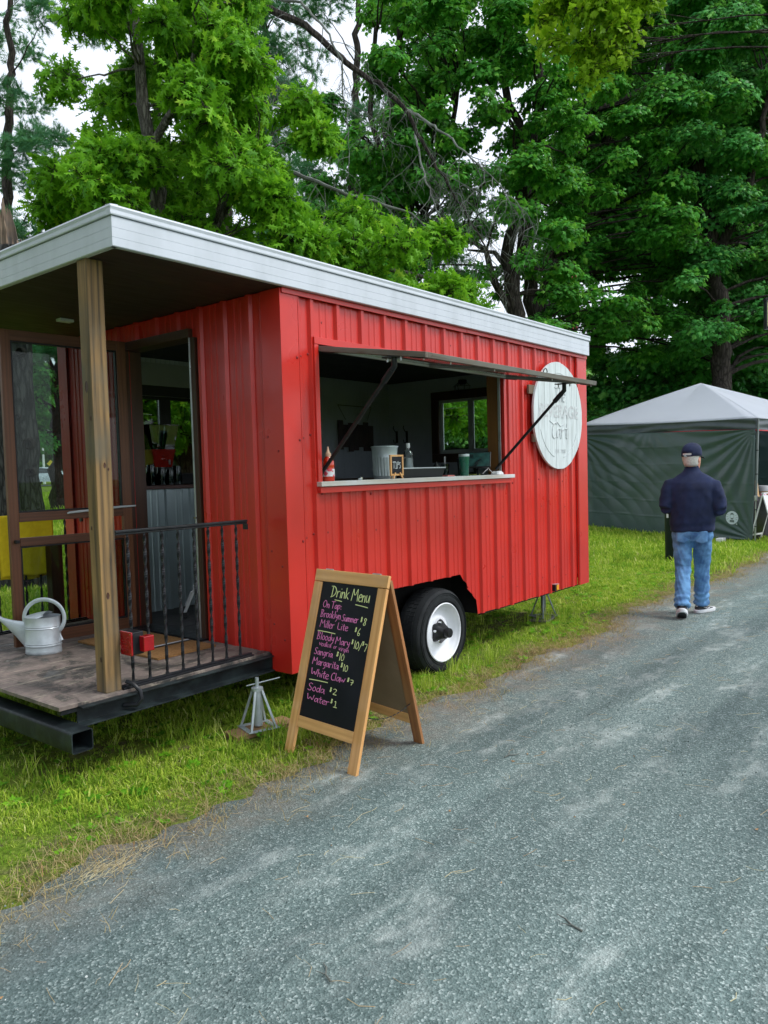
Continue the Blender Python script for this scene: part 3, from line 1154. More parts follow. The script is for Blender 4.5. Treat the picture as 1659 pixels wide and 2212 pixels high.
# porch wall: ribs stand out towards -X
DOOR = (.85, 1.60, DZ, 2.47)
flat_b = (lambda s: DZ - .012 if s > .16 else ZB, [])
sheet('siding_sheet', .160, .85, lambda s, h, z: (.012 - h, s, z), ZT, flat_b, [], MT['red'], .2412, .282)
sheet('siding_sheet', 1.60, 2.43, lambda s, h, z: (.012 - h, s, z), ZT, flat_b, [], MT['red'], .2412, .282)
sheet('siding_sheet', .85, 1.60, lambda s, h, z: (.012 - h, s, z), ZT, (lambda s: 2.532, []), [], MT['red'], .2412, .282)
# far long side and end wall, seen only from elsewhere
LW = (.30, 1.62, 1.56, 2.27)
EW = (.90, 1.76, 1.735, 2.345)
for h_, e_, pl_ in ((LW, L - .13, lambda s, h, z: (s, WD - .012 + h, z)), (EW, WD - .13, lambda s, h, z: (L - .012 + h, s, z))):
    for a, b, pt_ in ((.13, h_[0], 'all'), (h_[0], h_[1], 'low'), (h_[0], h_[1], 'high'), (h_[1], e_, 'all')):
        sheet('siding_sheet', a, b, pl_, ZT, (lambda s: ZB, []), [h_], MT['red'], part=pt_)
# corner trims (folded L shapes)
def corner(name, x, y, sx, sy, wx, wy, z0=.338):
    t_ = .003
    mb = MB()
    poly = [(0, 0), (wx, 0), (wx, t_), (t_, t_), (t_, wy), (0, wy)]
    mb.prism(poly, lambda a, b: (x + sx * a, y + sy * b, z0), lambda a, b: (x + sx * a, y + sy * b, ZT - .003))
    return mb.build(name, MT['red'], T, fix=True, bevel=.0012)


corner('corner_trim', -.012, -.012, 1, 1, .148, .172, .335)
corner('corner_trim', L + .012, -.012, -1, 1, .207, .12, .352)
corner('corner_trim', -.012, WD + .012, 1, -1, .14, .13, .345)
corner('corner_trim', L + .012, WD + .012, -1, -1, .14, .14, .345)
# step fold on the near corner trim
bx('trim_fold', (.136, -.0145, .34), (.144, .006, ZT - .006), MT['red'], T, .001)
bx('trim_fold', (4.0, -.0145, .356), (4.006, .006, ZT - .006), MT['red'], T, .001)
bx('top_trim', (.0, -.022, 2.627), (2.0, -.0155, ZT - .001), MT['red'], T, .001)
bx('top_trim', (2.004, -.024, 2.629), (L + .004, -.0155, ZT - .001), MT['red'], T, .001)
bx('base_trim', (2.14, .004, ZB - .008), (L - .02, .016, ZB - .001), MT['under'], T, .001)
# opening trims
bx('opening_trim', (.262, -.022, 1.44), (.299, .004, 2.352), MT['red'], T, .0015)
bx('opening_trim', (.262, -.0235, 2.354), (2.60, .004, 2.398), MT['red'], T, .0015)
bx('opening_trim', (2.559, -.022, 1.497), (2.60, .004, 2.3525), MT['red'], T, .0015)
bx('opening_trim', (.266, -.034, 1.425), (2.62, .006, 1.4625), MT['red'], T, .0015)
# jambs of the serving opening
bx('opening_jamb', (.285, .016, 1.50), (.303, .13, 2.352), MT['ceil'], T)
bx('opening_jamb', (2.545, .016, 1.50), (2.575, .14, 2.352), MT['osb'], T)
bx('opening_jamb', (2.538, .005, 1.50), (2.544, .03, 2.352), MT['alu'], T, .001)
bx('opening_jamb', (.285, .016, 2.353), (2.575, .13, 2.376), MT['grey_wood'], T)
bx('serving_sill', (.258, -.052, 1.466), (2.672, .10, 1.4965), MT['sill'], T, .003)
bx('counter_top', (.31, .101, 1.462), (4.08, .60, 1.494), MT['counter'], T, .003)

# screws
mb = MB()


def screw(x, y, z, ax):
    prof = [(.0090, 0), (.0085, .003), (.0055, .007), (.0001, .008)]
    mb.lathe(prof, 6, (x, y, z), ax)


for i, k in enumerate(range(0, 16)):
    c = .2632 + k * .2412
    for j, z in enumerate((.50, .60, 1.17, 1.42, 2.50)):
        x = c + (.06 if (k + j) % 2 else .10)
        if x > 3.95 or (z > 2.45 and k % 3) or (z == 1.42 and x < 2.6 and k % 2) or (.0 < x < 2.2 and z < .8):
            continue
        if (z == .6) == (k % 2 == 0):
            continue
        screw(x, .012, z + .02 * math.sin(k * 2.2), 'Y')
for z in (.55, 1.13, 1.75, 2.25):
    for x in (.118, .170, .235, 4.02, 3.985):
        screw(x, -.012 if x < .14 or x > 4.01 else .012, z + (x - .1) * .3, 'Y')
for y in (.04, .13):
    for z in (.5, .95, 1.65):
        prof = [(.0075, 0), (.007, -.002), (.0045, -.005), (.0001, -.006)]
        mb.lathe(prof, 6, (-.012, y, z + y), 'X')
stuff(mb.build('screw', MT['screw'], T))

# roof, fascia, porch ceiling
PX = -1.1265
Y0, Y1, X1 = -.05, 2.612, 4.2085 + .0
bx('roof_deck', (PX + .03, Y0 + .03, ZT + .02), (X1 - .03, Y1 - .03, 2.835), MT['roofing'], T)
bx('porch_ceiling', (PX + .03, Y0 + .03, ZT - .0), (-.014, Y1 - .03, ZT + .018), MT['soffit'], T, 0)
def fascia(x0, y0, x1, y1, nx, ny, z0, z1, name, lift=0):
    """folded metal strip with shallow crease steps, along the line from (x0,y0) to (x1,y1); n is the outward normal"""
    h = z1 - z0
    if name == 'fascia_strip':
        prof = [(-.026, 0), (.0, 0), (.004, .004), (.0045, h * .30), (.0020, h * .305), (.0042, h * .31), (.0045, h * .63), (.0020, h * .635), (.0042, h * .64), (.0045, h), (-.02, h)]
    else:
        prof = [(-.02, 0), (.012, 0), (.014, .006), (.012, h * .5), (.017, h * .8), (.013, h), (-.03, h + .004)]
    mb = MB()
    ra = [(x0 + nx * (o + lift), y0 + ny * (o + lift), z0 + z) for o, z in prof]
    rb = [(x1 + nx * (o + lift), y1 + ny * (o + lift), z0 + z) for o, z in prof]
    mb.loft([ra, rb], True)
    return mb.build(name, MT['white'], T, fix=True, bevel=.001)


ZF = ZT + .142
for a, b, lf in ((PX, 2.015, 0), (2.013, X1, .0012)):
    fascia(a - (.004 if a == PX else 0), Y0, b, Y0, 0, -1, ZT, ZF, 'fascia_strip', lf)
for a, b, lf in ((PX, 1.62, 0), (1.618, X1, .0012)):
    fascia(a - (.014 if a == PX else 0), Y0, b + (.012 if b == X1 else 0), Y0, 0, -1, ZF + .004, ZT + .194, 'fascia_cap', lf)
fascia(PX, Y0 + .0005, PX, Y1, -1, 0, ZT, ZF, 'fascia_strip')
fascia(PX, Y0 - .0125, PX, Y1, -1, 0, ZF + .0045, ZT + .1945, 'fascia_cap')
fascia(X1, Y0, X1, Y1, 1, 0, ZT, ZF, 'fascia_strip')
fascia(X1, Y0, X1, Y1, 1, 0, ZF + .004, ZT + .194, 'fascia_cap')
fascia(PX, Y1, X1, Y1, 0, 1, ZT, ZF, 'fascia_strip')
fascia(PX, Y1, X1, Y1, 0, 1, ZF + .004, ZT + .194, 'fascia_cap')

# posts
bx('porch_post', (PX + .012, .211, DZ), (PX + .103, .302, ZT - .001), MT['post'], T, .004)
bx('porch_post', (PX + .012, 2.25, DZ), (PX + .103, 2.341, ZT - .001), MT['post'], T, .004)
# knots standing a little proud of the near post
for (ky, kz, kr) in ((.262, 2.02, .016), (.235, 1.86, .007), (.275, 1.30, .006), (.245, .62, .008)):
    MB().lathe([(kr, .0), (kr * .9, -.0022), (kr * .55, -.0005), (.0004, -.0018)], 14, (PX + .012, ky, kz), 'X', True, Matrix.Diagonal((1, .8, 1.9, 1))).build('knot', MT['jamb'], T, smooth=True)
for (kx, kz, kr) in ((.05, 1.62, .008), (.07, 1.60, .005), (.035, .95, .010)):
    MB().lathe([(kr, .0), (kr * .9, .0022), (kr * .55, .0005), (.0004, .0018)], 14, (PX + .012 + kx, .211, kz), 'Y', True, Matrix.Diagonal((.8, 1, 1.9, 1))).build('knot', MT['jamb'], T, smooth=True)
# deck and chassis
bx('porch_deck', (-1.383, .187, DZ - .02), (-.0, 2.37, DZ), MT['deck'], T, .002)
bx('deck_frame', (-1.372, .195, DZ - .045), (-.0, .23, DZ - .021), MT['black'], T)
for yy, s_ in ((.205, 1), (2.35, -1)):
    mb = MB()
    poly = [(0, .335), (0, .431), (-.062, .431), (-.062, .424), (-.008, .420), (-.008, .346), (-.066, .342), (-.066, .335)]
    mb.prism(poly, lambda a, b: (-1.285, yy + s_ * a, b), lambda a, b: (.16, yy + s_ * a, b))
    mb.build('chassis_rail', MT['chassis'], T, fix=True, bevel=.001)
for yy in (.36, 2.14):
    bx('main_beam', (.10, yy, .335), (4.15, yy + .06, .42), MT['under'], T)
for xx in (-.6, .05, 2.4, 3.2, 4.05):
    bx('cross_member', (xx, .215, .345), (xx + .05, 2.34, .334 + .09), MT['under'], T)
for a_, b_ in (((.02, .30, .425), (L - .02, WD - .30, .4445)), ((.02, .02, .425), (.19, .299, .4445)), ((2.15, .02, .425), (L - .02, .299, .4445)), ((.02, WD - .299, .425), (.19, WD - .02, .4445)), ((2.15, WD - .299, .425), (L - .02, WD - .02, .4445))):
    bx('underfloor', a_, b_, MT['under'], T)
# hollow box beam across the porch end
mb = MB()
def rrect(w_, h_, r_, n=3):
    out = []
    for cx, cz, a0 in ((w_ - r_, h_ - r_, 0), (r_, h_ - r_, 90), (r_, r_, 180), (w_ - r_, r_, 270)):
        for k in range(n + 1):
            a = R(a0 + 90 * k / n)
            out.append((cx + r_ * math.cos(a), cz + r_ * math.sin(a)))
    return out


o_, i_ = rrect(.112, .106, .014), [(x + .006, z + .006) for x, z in rrect(.100, .094, .009)]
n_ = len(o_)
ya, yb = .052, 2.52
X0b, Z0b = -1.400, .246
for y in (ya, yb):
    mb.v += [(X0b + x, y, Z0b + z) for x, z in o_] + [(X0b + x, y, Z0b + z) for x, z in i_]
for i in range(n_):
    j = (i + 1) % n_
    mb.f += [(i, j, n_ + j, n_ + i), (2 * n_ + j, 2 * n_ + i, 3 * n_ + i, 3 * n_ + j), (j, i, 2 * n_ + i, 2 * n_ + j), (n_ + i, n_ + j, 3 * n_ + j, 3 * n_ + i)]
mb.build('end_beam', MT['chassis'], T, smooth=True, fix=True)
MB().tube([(-1.28, .24, .30), (-.9, .30, .34)], .008, 6).build('brace_rod', MT['chassis'], T)
MB().tube([(-1.005, .20, .49), (-.985, .165, .475), (-.965, .135, .44), (-.965, .125, .40), (-.99, .135, .372), (-1.03, .19, .37)], .011, 8).build('wiring_hose', MT['black'], T, smooth=True)

# railings
def baluster_mesh():
    mb = MB()
    rings = []
    z0, z1 = 0, .80
    for k in range(61):
        t = k / 60
        z = z0 + (z1 - z0) * t
        tw = 0 if t < .04 else (t - .04) * math.pi * 7.2
        a, b = (.0085, .0042)
        if t > .97 or t < .1:
            a = b = .0055
        if t < .02:
            a = b = .008
        c, s_ = math.cos(tw), math.sin(tw)
        rings.append([(x * c - y * s_, x * s_ + y * c, z) for x, y in ((a, b), (-a, b), (-a, -b), (a, -b))])
    mb.loft(rings)
    me = mb.mesh('baluster')
    me.materials.append(MT['black'])
    return me


BAL = baluster_mesh()


def railing(y, xs, x0, x1, base):
    r_ = empty('railing', (0, 0, 0), parent=T)
    bx('handrail', (x0, y - .016, 1.268), (x1, y + .016, 1.282), MT['black'], r_, .003)
    bx('handrail', (x0, y - .010, 1.256), (x1, y + .010, 1.267), MT['black'], r_, .002)
    bx('bottom_rail', (x0, y - .012, base), (x1, y + .012, base + .013), MT['black'], r_, .002)
    bx('bottom_rail', (x0, y - .032, base - .012), (x1, y - .014, base + .004), MT['black'], r_, .002)
    bx('rail_bracket', (x1 - .014, y - .017, 1.222), (x1 + .001, y + .017, 1.2555), MT['black'], r_, .002)
    for x in xs:
        o = bpy.data.objects.new('baluster', BAL)
        COL.objects.link(o)
        o.parent = r_
        o.location = (x, y, base + .0)
        o.scale.z = (1.258 - base) / .8
    return r_


railing(.225, (-.945, -.842, -.732, -.626, -.519, -.417, -.315, -.210), PX + .104, -.128, DZ + .006)
railing(2.30, (-1.0, -.9, -.795, -.69, -.585, -.487, -.374, -.27, -.165), PX + .104, -.02, DZ + .006)
bx('stub_post', (-.345, 2.19, DZ), (-.252, 2.27, 1.10), MT['jamb'], T, .003)

# door frame and glazed door, swung open
for a, b in (((-.035, 1.602, DZ), (.11, 1.665, 2.47)), ((-.018, .805, DZ), (.11, .848, 2.47)), ((-.03, .8485, 2.472), (.11, 1.665, 2.53))):
    bx('door_jamb', a, b, MT['jamb'], T)
bx('door_stop', (-.022, .8485, DZ + .016), (-.004, .862, 2.47), MT['alu'], T, .001)
bx('threshold', (-.06, .80, DZ + .0005), (.11, 1.66, DZ + .015), MT['black'], T)
bx('jamb_latch', (-.036, .842, 1.27), (-.022, .860, 1.28), MT['chrome'], T, .001)
dr = empty('door', (-.038, 1.585, 0), math.atan2(1.637 - 1.57, -.874), T)
DW = .862
z0d, z1d = .468, 2.53
bx('stile', (0, -.018, z0d), (.070, .018, z1d), MT['door_wood'], dr, .003)
bx('stile', (DW - .062, -.018, z0d), (DW, .018, z1d), MT['door_wood'], dr, .003)
for za, zb2 in ((z0d, .545), (1.125, 1.18), (1.285, 1.345), (2.462, z1d)):
    bx('rail', (.0705, -.017, za), (DW - .0625, .017, zb2), MT['door_rail'], dr, .003)
for za, zb2 in ((.546, 1.124), (1.346, 2.461)):
    bx('glass_pane', (.071, -.002, za), (DW - .063, .002, zb2), MT['glass'], dr, 0)
    for xa, xb, z_a, z_b in ((.071, DW - .063, za, za + .010), (.071, DW - .063, zb2 - .01, zb2), (.071, .081, za + .011, zb2 - .011), (DW - .073, DW - .063, za + .011, zb2 - .011)):
        bx('glazing_bead', (xa, .003, z_a), (xb, .013, z_b), MT['black'], dr, 0)
        bx('glazing_bead', (xa, -.013, z_a), (xb, -.003, z_b), MT['black'], dr, 0)
MB().tube([(-.02, .03, 1.352), (.10, .035, 1.35), (.47, .032, 1.330), (.48, .020, 1.325)], [.006, .008, .008, .005], 8).build('door_closer', MT['vinyl'], dr, smooth=True)
bx('handle', (DW - .045, .0185, 1.15), (DW - .02, .055, 1.17), MT['black'], dr)
bx('ceiling_block', (-.47, 1.66, ZT - .02), (-.37, 1.72, ZT - .001), MT['whitewash'], T)

# tail light on the post
tl = empty('tail_light', (0, 0, 0), parent=T)
ty0, ty1, tz0, tz1 = .118, .222, .632, .758
tx0 = -1.018
bx('lamp_housing', (tx0 + .014, ty0 + .004, tz0 + .004), (tx0 + .078, ty1 - .004, tz1 - .004), MT['black'], tl, .004)
mbk = bx('rear_lens', (tx0, ty0, tz0), (tx0 + .013, ty1, tz1), MT['lens'], tl, .012)
mb = MB()
for k in range(19):
    a, q = (0, 0) if k == 0 else ((k - 1) * math.pi / 3, .016) if k < 7 else ((k - 7) * math.pi / 6, .032)
    mb.lathe([(.0055, 0), (.005, -.0015), (.0001, -.003)], 8, (tx0, (ty0 + ty1) / 2 + q * math.cos(a), (tz0 + tz1) / 2 + q * math.sin(a)), 'X')
mb.build('lens_dot', MT['lens'], tl)['kind'] = 'stuff'
MB().lathe([(.046, 0), (.046, -.002), (.043, -.003), (.043, 0)], 24, (tx0, (ty0 + ty1) / 2, (tz0 + tz1) / 2), 'X', False).build('lens_ring', MT['lens'], tl)
bx('side_lens', (tx0 + .05, ty0 - .040, tz0 + .02), (tx0 + .112, ty0 + .0035, tz1 - .026), MT['lens'], tl, .004)
for dy in (.008, -.008):
    for dz in (.01, -.01):
        MB().lathe([(.003, 0), (.0001, -.0015)], 6, (tx0 - .0003, (ty0 if dy > 0 else ty1) + dy, (tz0 if dz > 0 else tz1) + dz), 'X').build('lens_screw', MT['chrome'], tl)
bx('lamp_bracket', (tx0 + .02, ty1, tz0 + .03), (tx0 + .06, .24, tz1 - .03), MT['black'], tl)

# side marker lamp near the far end
mk = empty('marker_light', (0, 0, 0), parent=T)
bx('lamp_base', (3.425, -.034, .372), (3.452, .006, .432), MT['black'], mk)
bx('amber_lens', (3.4525, -.040, .378), (3.497, .004, .428), MT['amber'], mk, .004)
bx('lamp_hood', (3.424, -.041, .4325), (3.499, .004, .436), MT['alu'], mk, .001)

# wheels
def wheel(x, y, sgn, near=True):
    """outer face looks towards sgn*Y"""
    wl = empty('wheel', (x, y, .303), parent=T)
    if sgn > 0:
        wl.rotation_euler = (0, 0, math.pi)
    Rt = .332
    prof = [(.222, .012), (.232, -.002), (.262, -.010), (.292, -.008), (.312, .000), (.324, .012), (.330, .03), (Rt, .06), (Rt, .15), (.330, .18), (.324, .195), (.300, .212), (.26, .215), (.224, .20)]
    MB().lathe([(r_, -h) for r_, h in prof], 64, (0, 0, 0), 'Y', False).build('tyre', MT['rubber'], wl, smooth=True)
    # tread blocks and sidewall ribs
    mb = MB()
    nb = 60
    for k in range(nb):
        a0 = 2 * math.pi * k / nb
        for j, (ya_, yb_) in enumerate(((.014, .052), (.060, .098), (.106, .144), (.152, .192))):
            off = (.018 if j % 2 else 0) + .01 * j
            a1, a2 = a0 + off, a0 + off + 2 * math.pi / nb * .80
            r0, r1 = Rt - .012, Rt + .003 - (.008 if j in (0, 3) else 0)
            vs_ = []
            for r_ in (r0, r1):
                for a in (a1, a2):
                    for yy, sk_ in ((ya_, 0), (yb_, .02)):
                        vs_.append((r_ * math.cos(a + sk_), yy, r_ * math.sin(a + sk_)))
            mb.add(vs_, [(0, 2, 3, 1), (4, 5, 7, 6), (0, 1, 5, 4), (2, 6, 7, 3), (0, 4, 6, 2), (1, 3, 7, 5)])
    stuff(mb.build('tread_block', MT['rubber'], wl))
    mb = MB()
    for rr_ in (.243, .286, .300):
        pr_ = [(rr_, .004), (rr_ + .001, .0125), (rr_ + .004, .0125), (rr_ + .005, .004)]
        mb.lathe(pr_, 64, (0, 0, 0), 'Y', False)
    mb.build('sidewall_rib', MT['rubber'], wl, smooth=True)
    # white dished rim
    rp = [(.224, .0), (.228, .010), (.221, .014), (.214, .008), (.211, -.010), (.204, -.018), (.198, -.030), (.193, -.050), (.180, -.062), (.150, -.066), (.135, -.058), (.118, -.046), (.100, -.044), (.072, -.05), (.001, -.05)]
    MB().lathe(rp, 64, (0, 0, 0), 'Y', False).build('rim', MT['rim'], wl, smooth=True)
    hub = MB()
    hub.lathe([(.086, -.05), (.084, -.036), (.066, -.006), (.054, .014), (.047, .026), (.038, .028), (.037, .060), (.033, .066), (.0005, .067)], 28, (0, 0, 0), 'Y')
    for i_, v_ in enumerate(hub.v):      # the hub is scalloped between its five studs
        rr0 = math.hypot(v_[0], v_[2])
        if rr0 > .052:
            f_ = 1 + .20 * math.cos(5 * math.atan2(v_[2], v_[0])) * min(1, (rr0 - .05) / .04)
            hub.v[i_] = (v_[0] * f_, v_[1], v_[2] * f_)
    hub.build('hub', MT['blackp'], wl, smooth=True, bevel=0)
    for k in range(5):
        a = k * 2 * math.pi / 5 + .4
        q = Matrix.Rotation(-a, 4, 'Y')
        MB().lathe([(.011, -.05), (.011, -.03), (.008, -.026), (.0003, -.025)], 6, q @ Vector((.074, -.014, 0)), 'Y').build('lug_nut', MT['chrome'], wl)
    return wl


wheel(1.605, -.005, -1)
wheel(.79, -.005, -1)
wheel(1.605, WD + .005, 1)
wheel(.79, WD + .005, 1)
for xx in (.79, 1.605):
    MB().tube([(xx, .2, .303), (xx, WD - .2, .303)], .035, 10).build('axle', MT['under'], T)
# wheel well box
bx('wheel_well', (.19, .276, .36), (2.15, .286, .765), MT['under'], T, 0)
bx('wheel_well', (.19, .02, .75), (2.15, .275, .76), MT['under'], T, 0)
bx('wheel_well', (2.135, .02, .36), (2.148, .275, .749), MT['under'], T, 0)

# open hatch: glazed wooden frame propped outwards
hy = empty('hatch', (0, 0, 0), parent=T)
slope = math.atan2(2.338 - 2.205, .835)
Mh = Matrix.Translation((0, -.004, 2.330)) @ Matrix.Rotation(slope, 4, 'X')


def hb(name, a, b, mt, bevel=.002):
    o = MB().box(a, b).build(name, mt, hy, bevel=bevel)
    o.matrix_local = Mh
    return o


HX0, HX1, HL = .300, 2.590, .846
hb('stile', (HX0, -HL, -.016), (HX0 + .062, 0, .016), MT['grey_wood_y'])
hb('stile', (HX1 - .062, -HL, -.016), (HX1, 0, .016), MT['grey_wood_y'])
hb('rail', (HX0 + .063, -HL, -.0155), (HX1 - .063, -HL + .062, .0155), MT['grey_wood'])
hb('rail', (HX0 + .063, -.062, -.0155), (HX1 - .063, 0, .0155), MT['grey_wood'])
hb('mullion', (1.42, -HL + .063, -.0145), (1.47, -.063, .0145), MT['grey_wood_y'])
hb('glass_pane', (HX0 + .063, -HL + .063, -.002), (1.4195, -.063, .002), MT['glass'], 0)
hb('glass_pane', (1.4705, -HL + .063, -.002), (HX1 - .063, -.063, .002), MT['glass'], 0)
for x in (HX0 + .01, HX1 - .05):
    for y in (-HL + .015, -.14):
        hb('corner_plate', (x, y, -.021), (x + .04, y + .10, -.0165), MT['black'], .001)
for x in (HX0 + .03, HX0 + .3, 1.1, 1.9, HX1 - .03, HX1 - .3):
    o = MB().tube([(x, -HL + .03, -.03), (x, -HL + .03, -.015)], .004, 6).build('hatch_bolt', MT['alu'], hy)
    o.matrix_local = Mh
for xs_, xb_, yt in ((HX0 + .031, .345, -.600), (HX1 - .031, 2.50, -.585)):
    top = Mh @ Vector((xs_, yt, -.020))
    st = empty('strut', (0, 0, 0), parent=hy)
    bot = Vector((xb_, .035, 1.545))
    el = top + Vector((0, .0, -.055))
    d = (bot - el).normalized()
    bx('strut_flange', (top.x - .03, top.y - .07, top.z - .006), (top.x + .03, top.y + .07, top.z + .002), MT['black'], st, .001)
    MB().tube([top, el, el + d * .05], [.017, .019, .018], 10).build('strut_elbow', MT['black'], st, smooth=True)
    MB().tube([el + d * .03, el + d * .12], .020, 10).build('strut_collar', MT['black'], st, smooth=True)
    MB().tube([el + d * .05, bot], .0125, 10).build('strut_tube', MT['black'], st, smooth=True)
    for s_ in (-1, 1):
        MB().tube([(top.x, top.y + s_ * .05, top.z - .003), (top.x, top.y + s_ * .05, top.z - .028)], .006, 6).build('flange_bolt', MT['alu'], st)
lp = [Mh @ Vector((1.78 + .028 * math.cos(t), -HL + .03, .016 + .030 * math.sin(t))) for t in [math.pi * k / 8 for k in range(9)]]
MB().tube(lp, .0035, 6).build('pull_handle', MT['black'], hy, smooth=True)

# ---------------- inside
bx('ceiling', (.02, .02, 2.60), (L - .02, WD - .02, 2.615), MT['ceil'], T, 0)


def beadboard(name, s0, s1, z0, z1, place, mt, hole=None, w_=.05):
    br = []
    k = s0
    while k < s1 - 1e-6:
        e = min(k + w_, s1)
        br += [(k, .0), (k + .0025, .004), (e - .0025, .004)]
        k = e
    br.append((s1, 0))
    if hole:
        br = sorted(br + [(hole[0], .004), (hole[1], .004)])
    mb = MB()
    for (a, ha), (b, hb_) in zip(br[:-1], br[1:]):
        if b - a < 1e-6:
            continue
        mid = (a + b) / 2
        zz = [(z0, z1)]
        if hole and hole[0] < mid < hole[1]:
            zz = [(z0, hole[2]), (hole[3], z1)]
        for p, q in zz:
            mb.add([place(a, ha, p), place(b, hb_, p), place(b, hb_, q), place(a, ha, q)], [(0, 1, 2, 3)])
    return _weld(mb.build(name, mt, T), .008)


beadboard('inner_wall', .06, 4.15, DZ, 2.60, lambda s, h, z: (s, 2.505 - h, z), MT['bead'], LW)
beadboard('inner_wall', .08, 2.50, DZ, 2.60, lambda s, h, z: (4.155 - h, s, z), MT['bead'], EW)
bx('inner_lining', (.10, .12, DZ), (.118, .80, 2.60), MT['bead'], T, 0)
bx('inner_lining', (.112, 1.67, DZ), (.13, 2.49, 2.60), MT['bead'], T, 0)
bx('inner_lining', (.12, .105, .765), (4.14, .118, 1.455), MT['bead'], T, 0)
bx('inner_lining', (2.58, .1, 1.5), (4.14, .118, 2.60), MT['bead'], T, 0)
bx('pale_frieze', (.14, 2.484, 2.36), (1.9, 2.498, 2.56), MT['bead_light'], T, 0)
# window in the far long wall (two lights with a dark post between) and in the end wall
def window(name, place, h, split, fmt, cas, cw, sash=MT['vinyl']):
    wn = empty('window', (0, 0, 0), parent=T)
    a, b, z0, z1 = h

    def pb(nm, s0, s1, zz0, zz1, d0, d1, mt, bevel=.002):
        p, q = place(s0, d0, zz0), place(s1, d1, zz1)
        return bx(nm, p, q, mt, wn, bevel)
    pb('casing', a - cw, b + cw, z1 + .001, z1 + cw, -.022, -.001, cas)
    pb('casing', a - cw, b + cw, z0 - cw, z0 - .001, -.022, -.001, cas)
    pb('casing', a - cw, a - .001, z0, z1, -.022, -.001, cas)
    pb('casing', b + .001, b + cw, z0, z1, -.022, -.001, cas)
    f = .028
    pb('frame', a, b, z0, z0 + f, .002, .05, fmt)
    pb('frame', a, b, z1 - f, z1, .002, .05, fmt)
    pb('frame', a, a + f, z0 + f, z1 - f, .002, .05, fmt)
    pb('frame', b - f, b, z0 + f, z1 - f, .002, .05, fmt)
    for s0, s1 in split:
        pb('mullion', s0, s1, z0 + f, z1 - f, .004, .048, fmt)
    ed = [a + f] + [x for s_ in split for x in s_] + [b - f]
    for k in range(0, len(ed), 2):
        p, q = ed[k], ed[k + 1]
        pb('glass_pane', p + .001, q - .001, z0 + f, z1 - f, .02, .024, MT['glass'], 0)
        if sash:
            pb('sash', p + .001, p + .016, z0 + f, z1 - f, .010, .019, sash, .001)
            pb('sash', q - .016, q - .001, z0 + f, z1 - f, .010, .019, sash, .001)
            pb('sash', p + .017, q - .017, z0 + f, z0 + f + .014, .010, .019, sash, .001)


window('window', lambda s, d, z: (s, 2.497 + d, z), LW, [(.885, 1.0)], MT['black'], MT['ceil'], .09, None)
window('window', lambda s, d, z: (4.150 + d, s, z), EW, [(1.315, 1.36)], MT['vinyl'], MT['jamb'], .10)
# floor planks
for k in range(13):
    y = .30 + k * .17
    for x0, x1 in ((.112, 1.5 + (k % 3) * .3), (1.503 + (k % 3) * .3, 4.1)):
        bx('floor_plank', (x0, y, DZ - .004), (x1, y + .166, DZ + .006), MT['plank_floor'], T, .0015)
# back counter with galvanised front
gf = sheet('counter_front', .70, 4.05, lambda s, h, z: (s - .5, 2.055 - h * .8, z), 1.455, (lambda s: DZ + .008, []), [], MT['galv_sheet'], .2412, .38)
bx('back_counter', (.14, 2.015, 1.456), (3.7, 2.485, 1.487), MT['counter_red'], T, .003)
# cage lamp on the end wall
cl = empty('cage_lamp', (4.13, 1.42, 2.52), parent=T)
MB().lathe([(.05, .03), (.05, .0), (.03, -.02), (.001, -.02)], 16).build('lamp_base', MT['black'], cl)
mb = MB()
for k in range(8):
    a = k * math.pi / 4
    mb.tube([(.05 * math.cos(a), .05 * math.sin(a), 0), (.10 * math.cos(a), .10 * math.sin(a), -.04), (.085 * math.cos(a), .085 * math.sin(a), -.085), (.02 * math.cos(a), .02 * math.sin(a), -.105)], .003, 4)
for r_, z in ((.10, -.04), (.085, -.085)):
    mb.tube([(r_ * math.cos(t), r_ * math.sin(t), z) for t in [2 * math.pi * k / 20 for k in range(21)]], .003, 4, False)
mb.build('lamp_cage', MT['black'], cl)

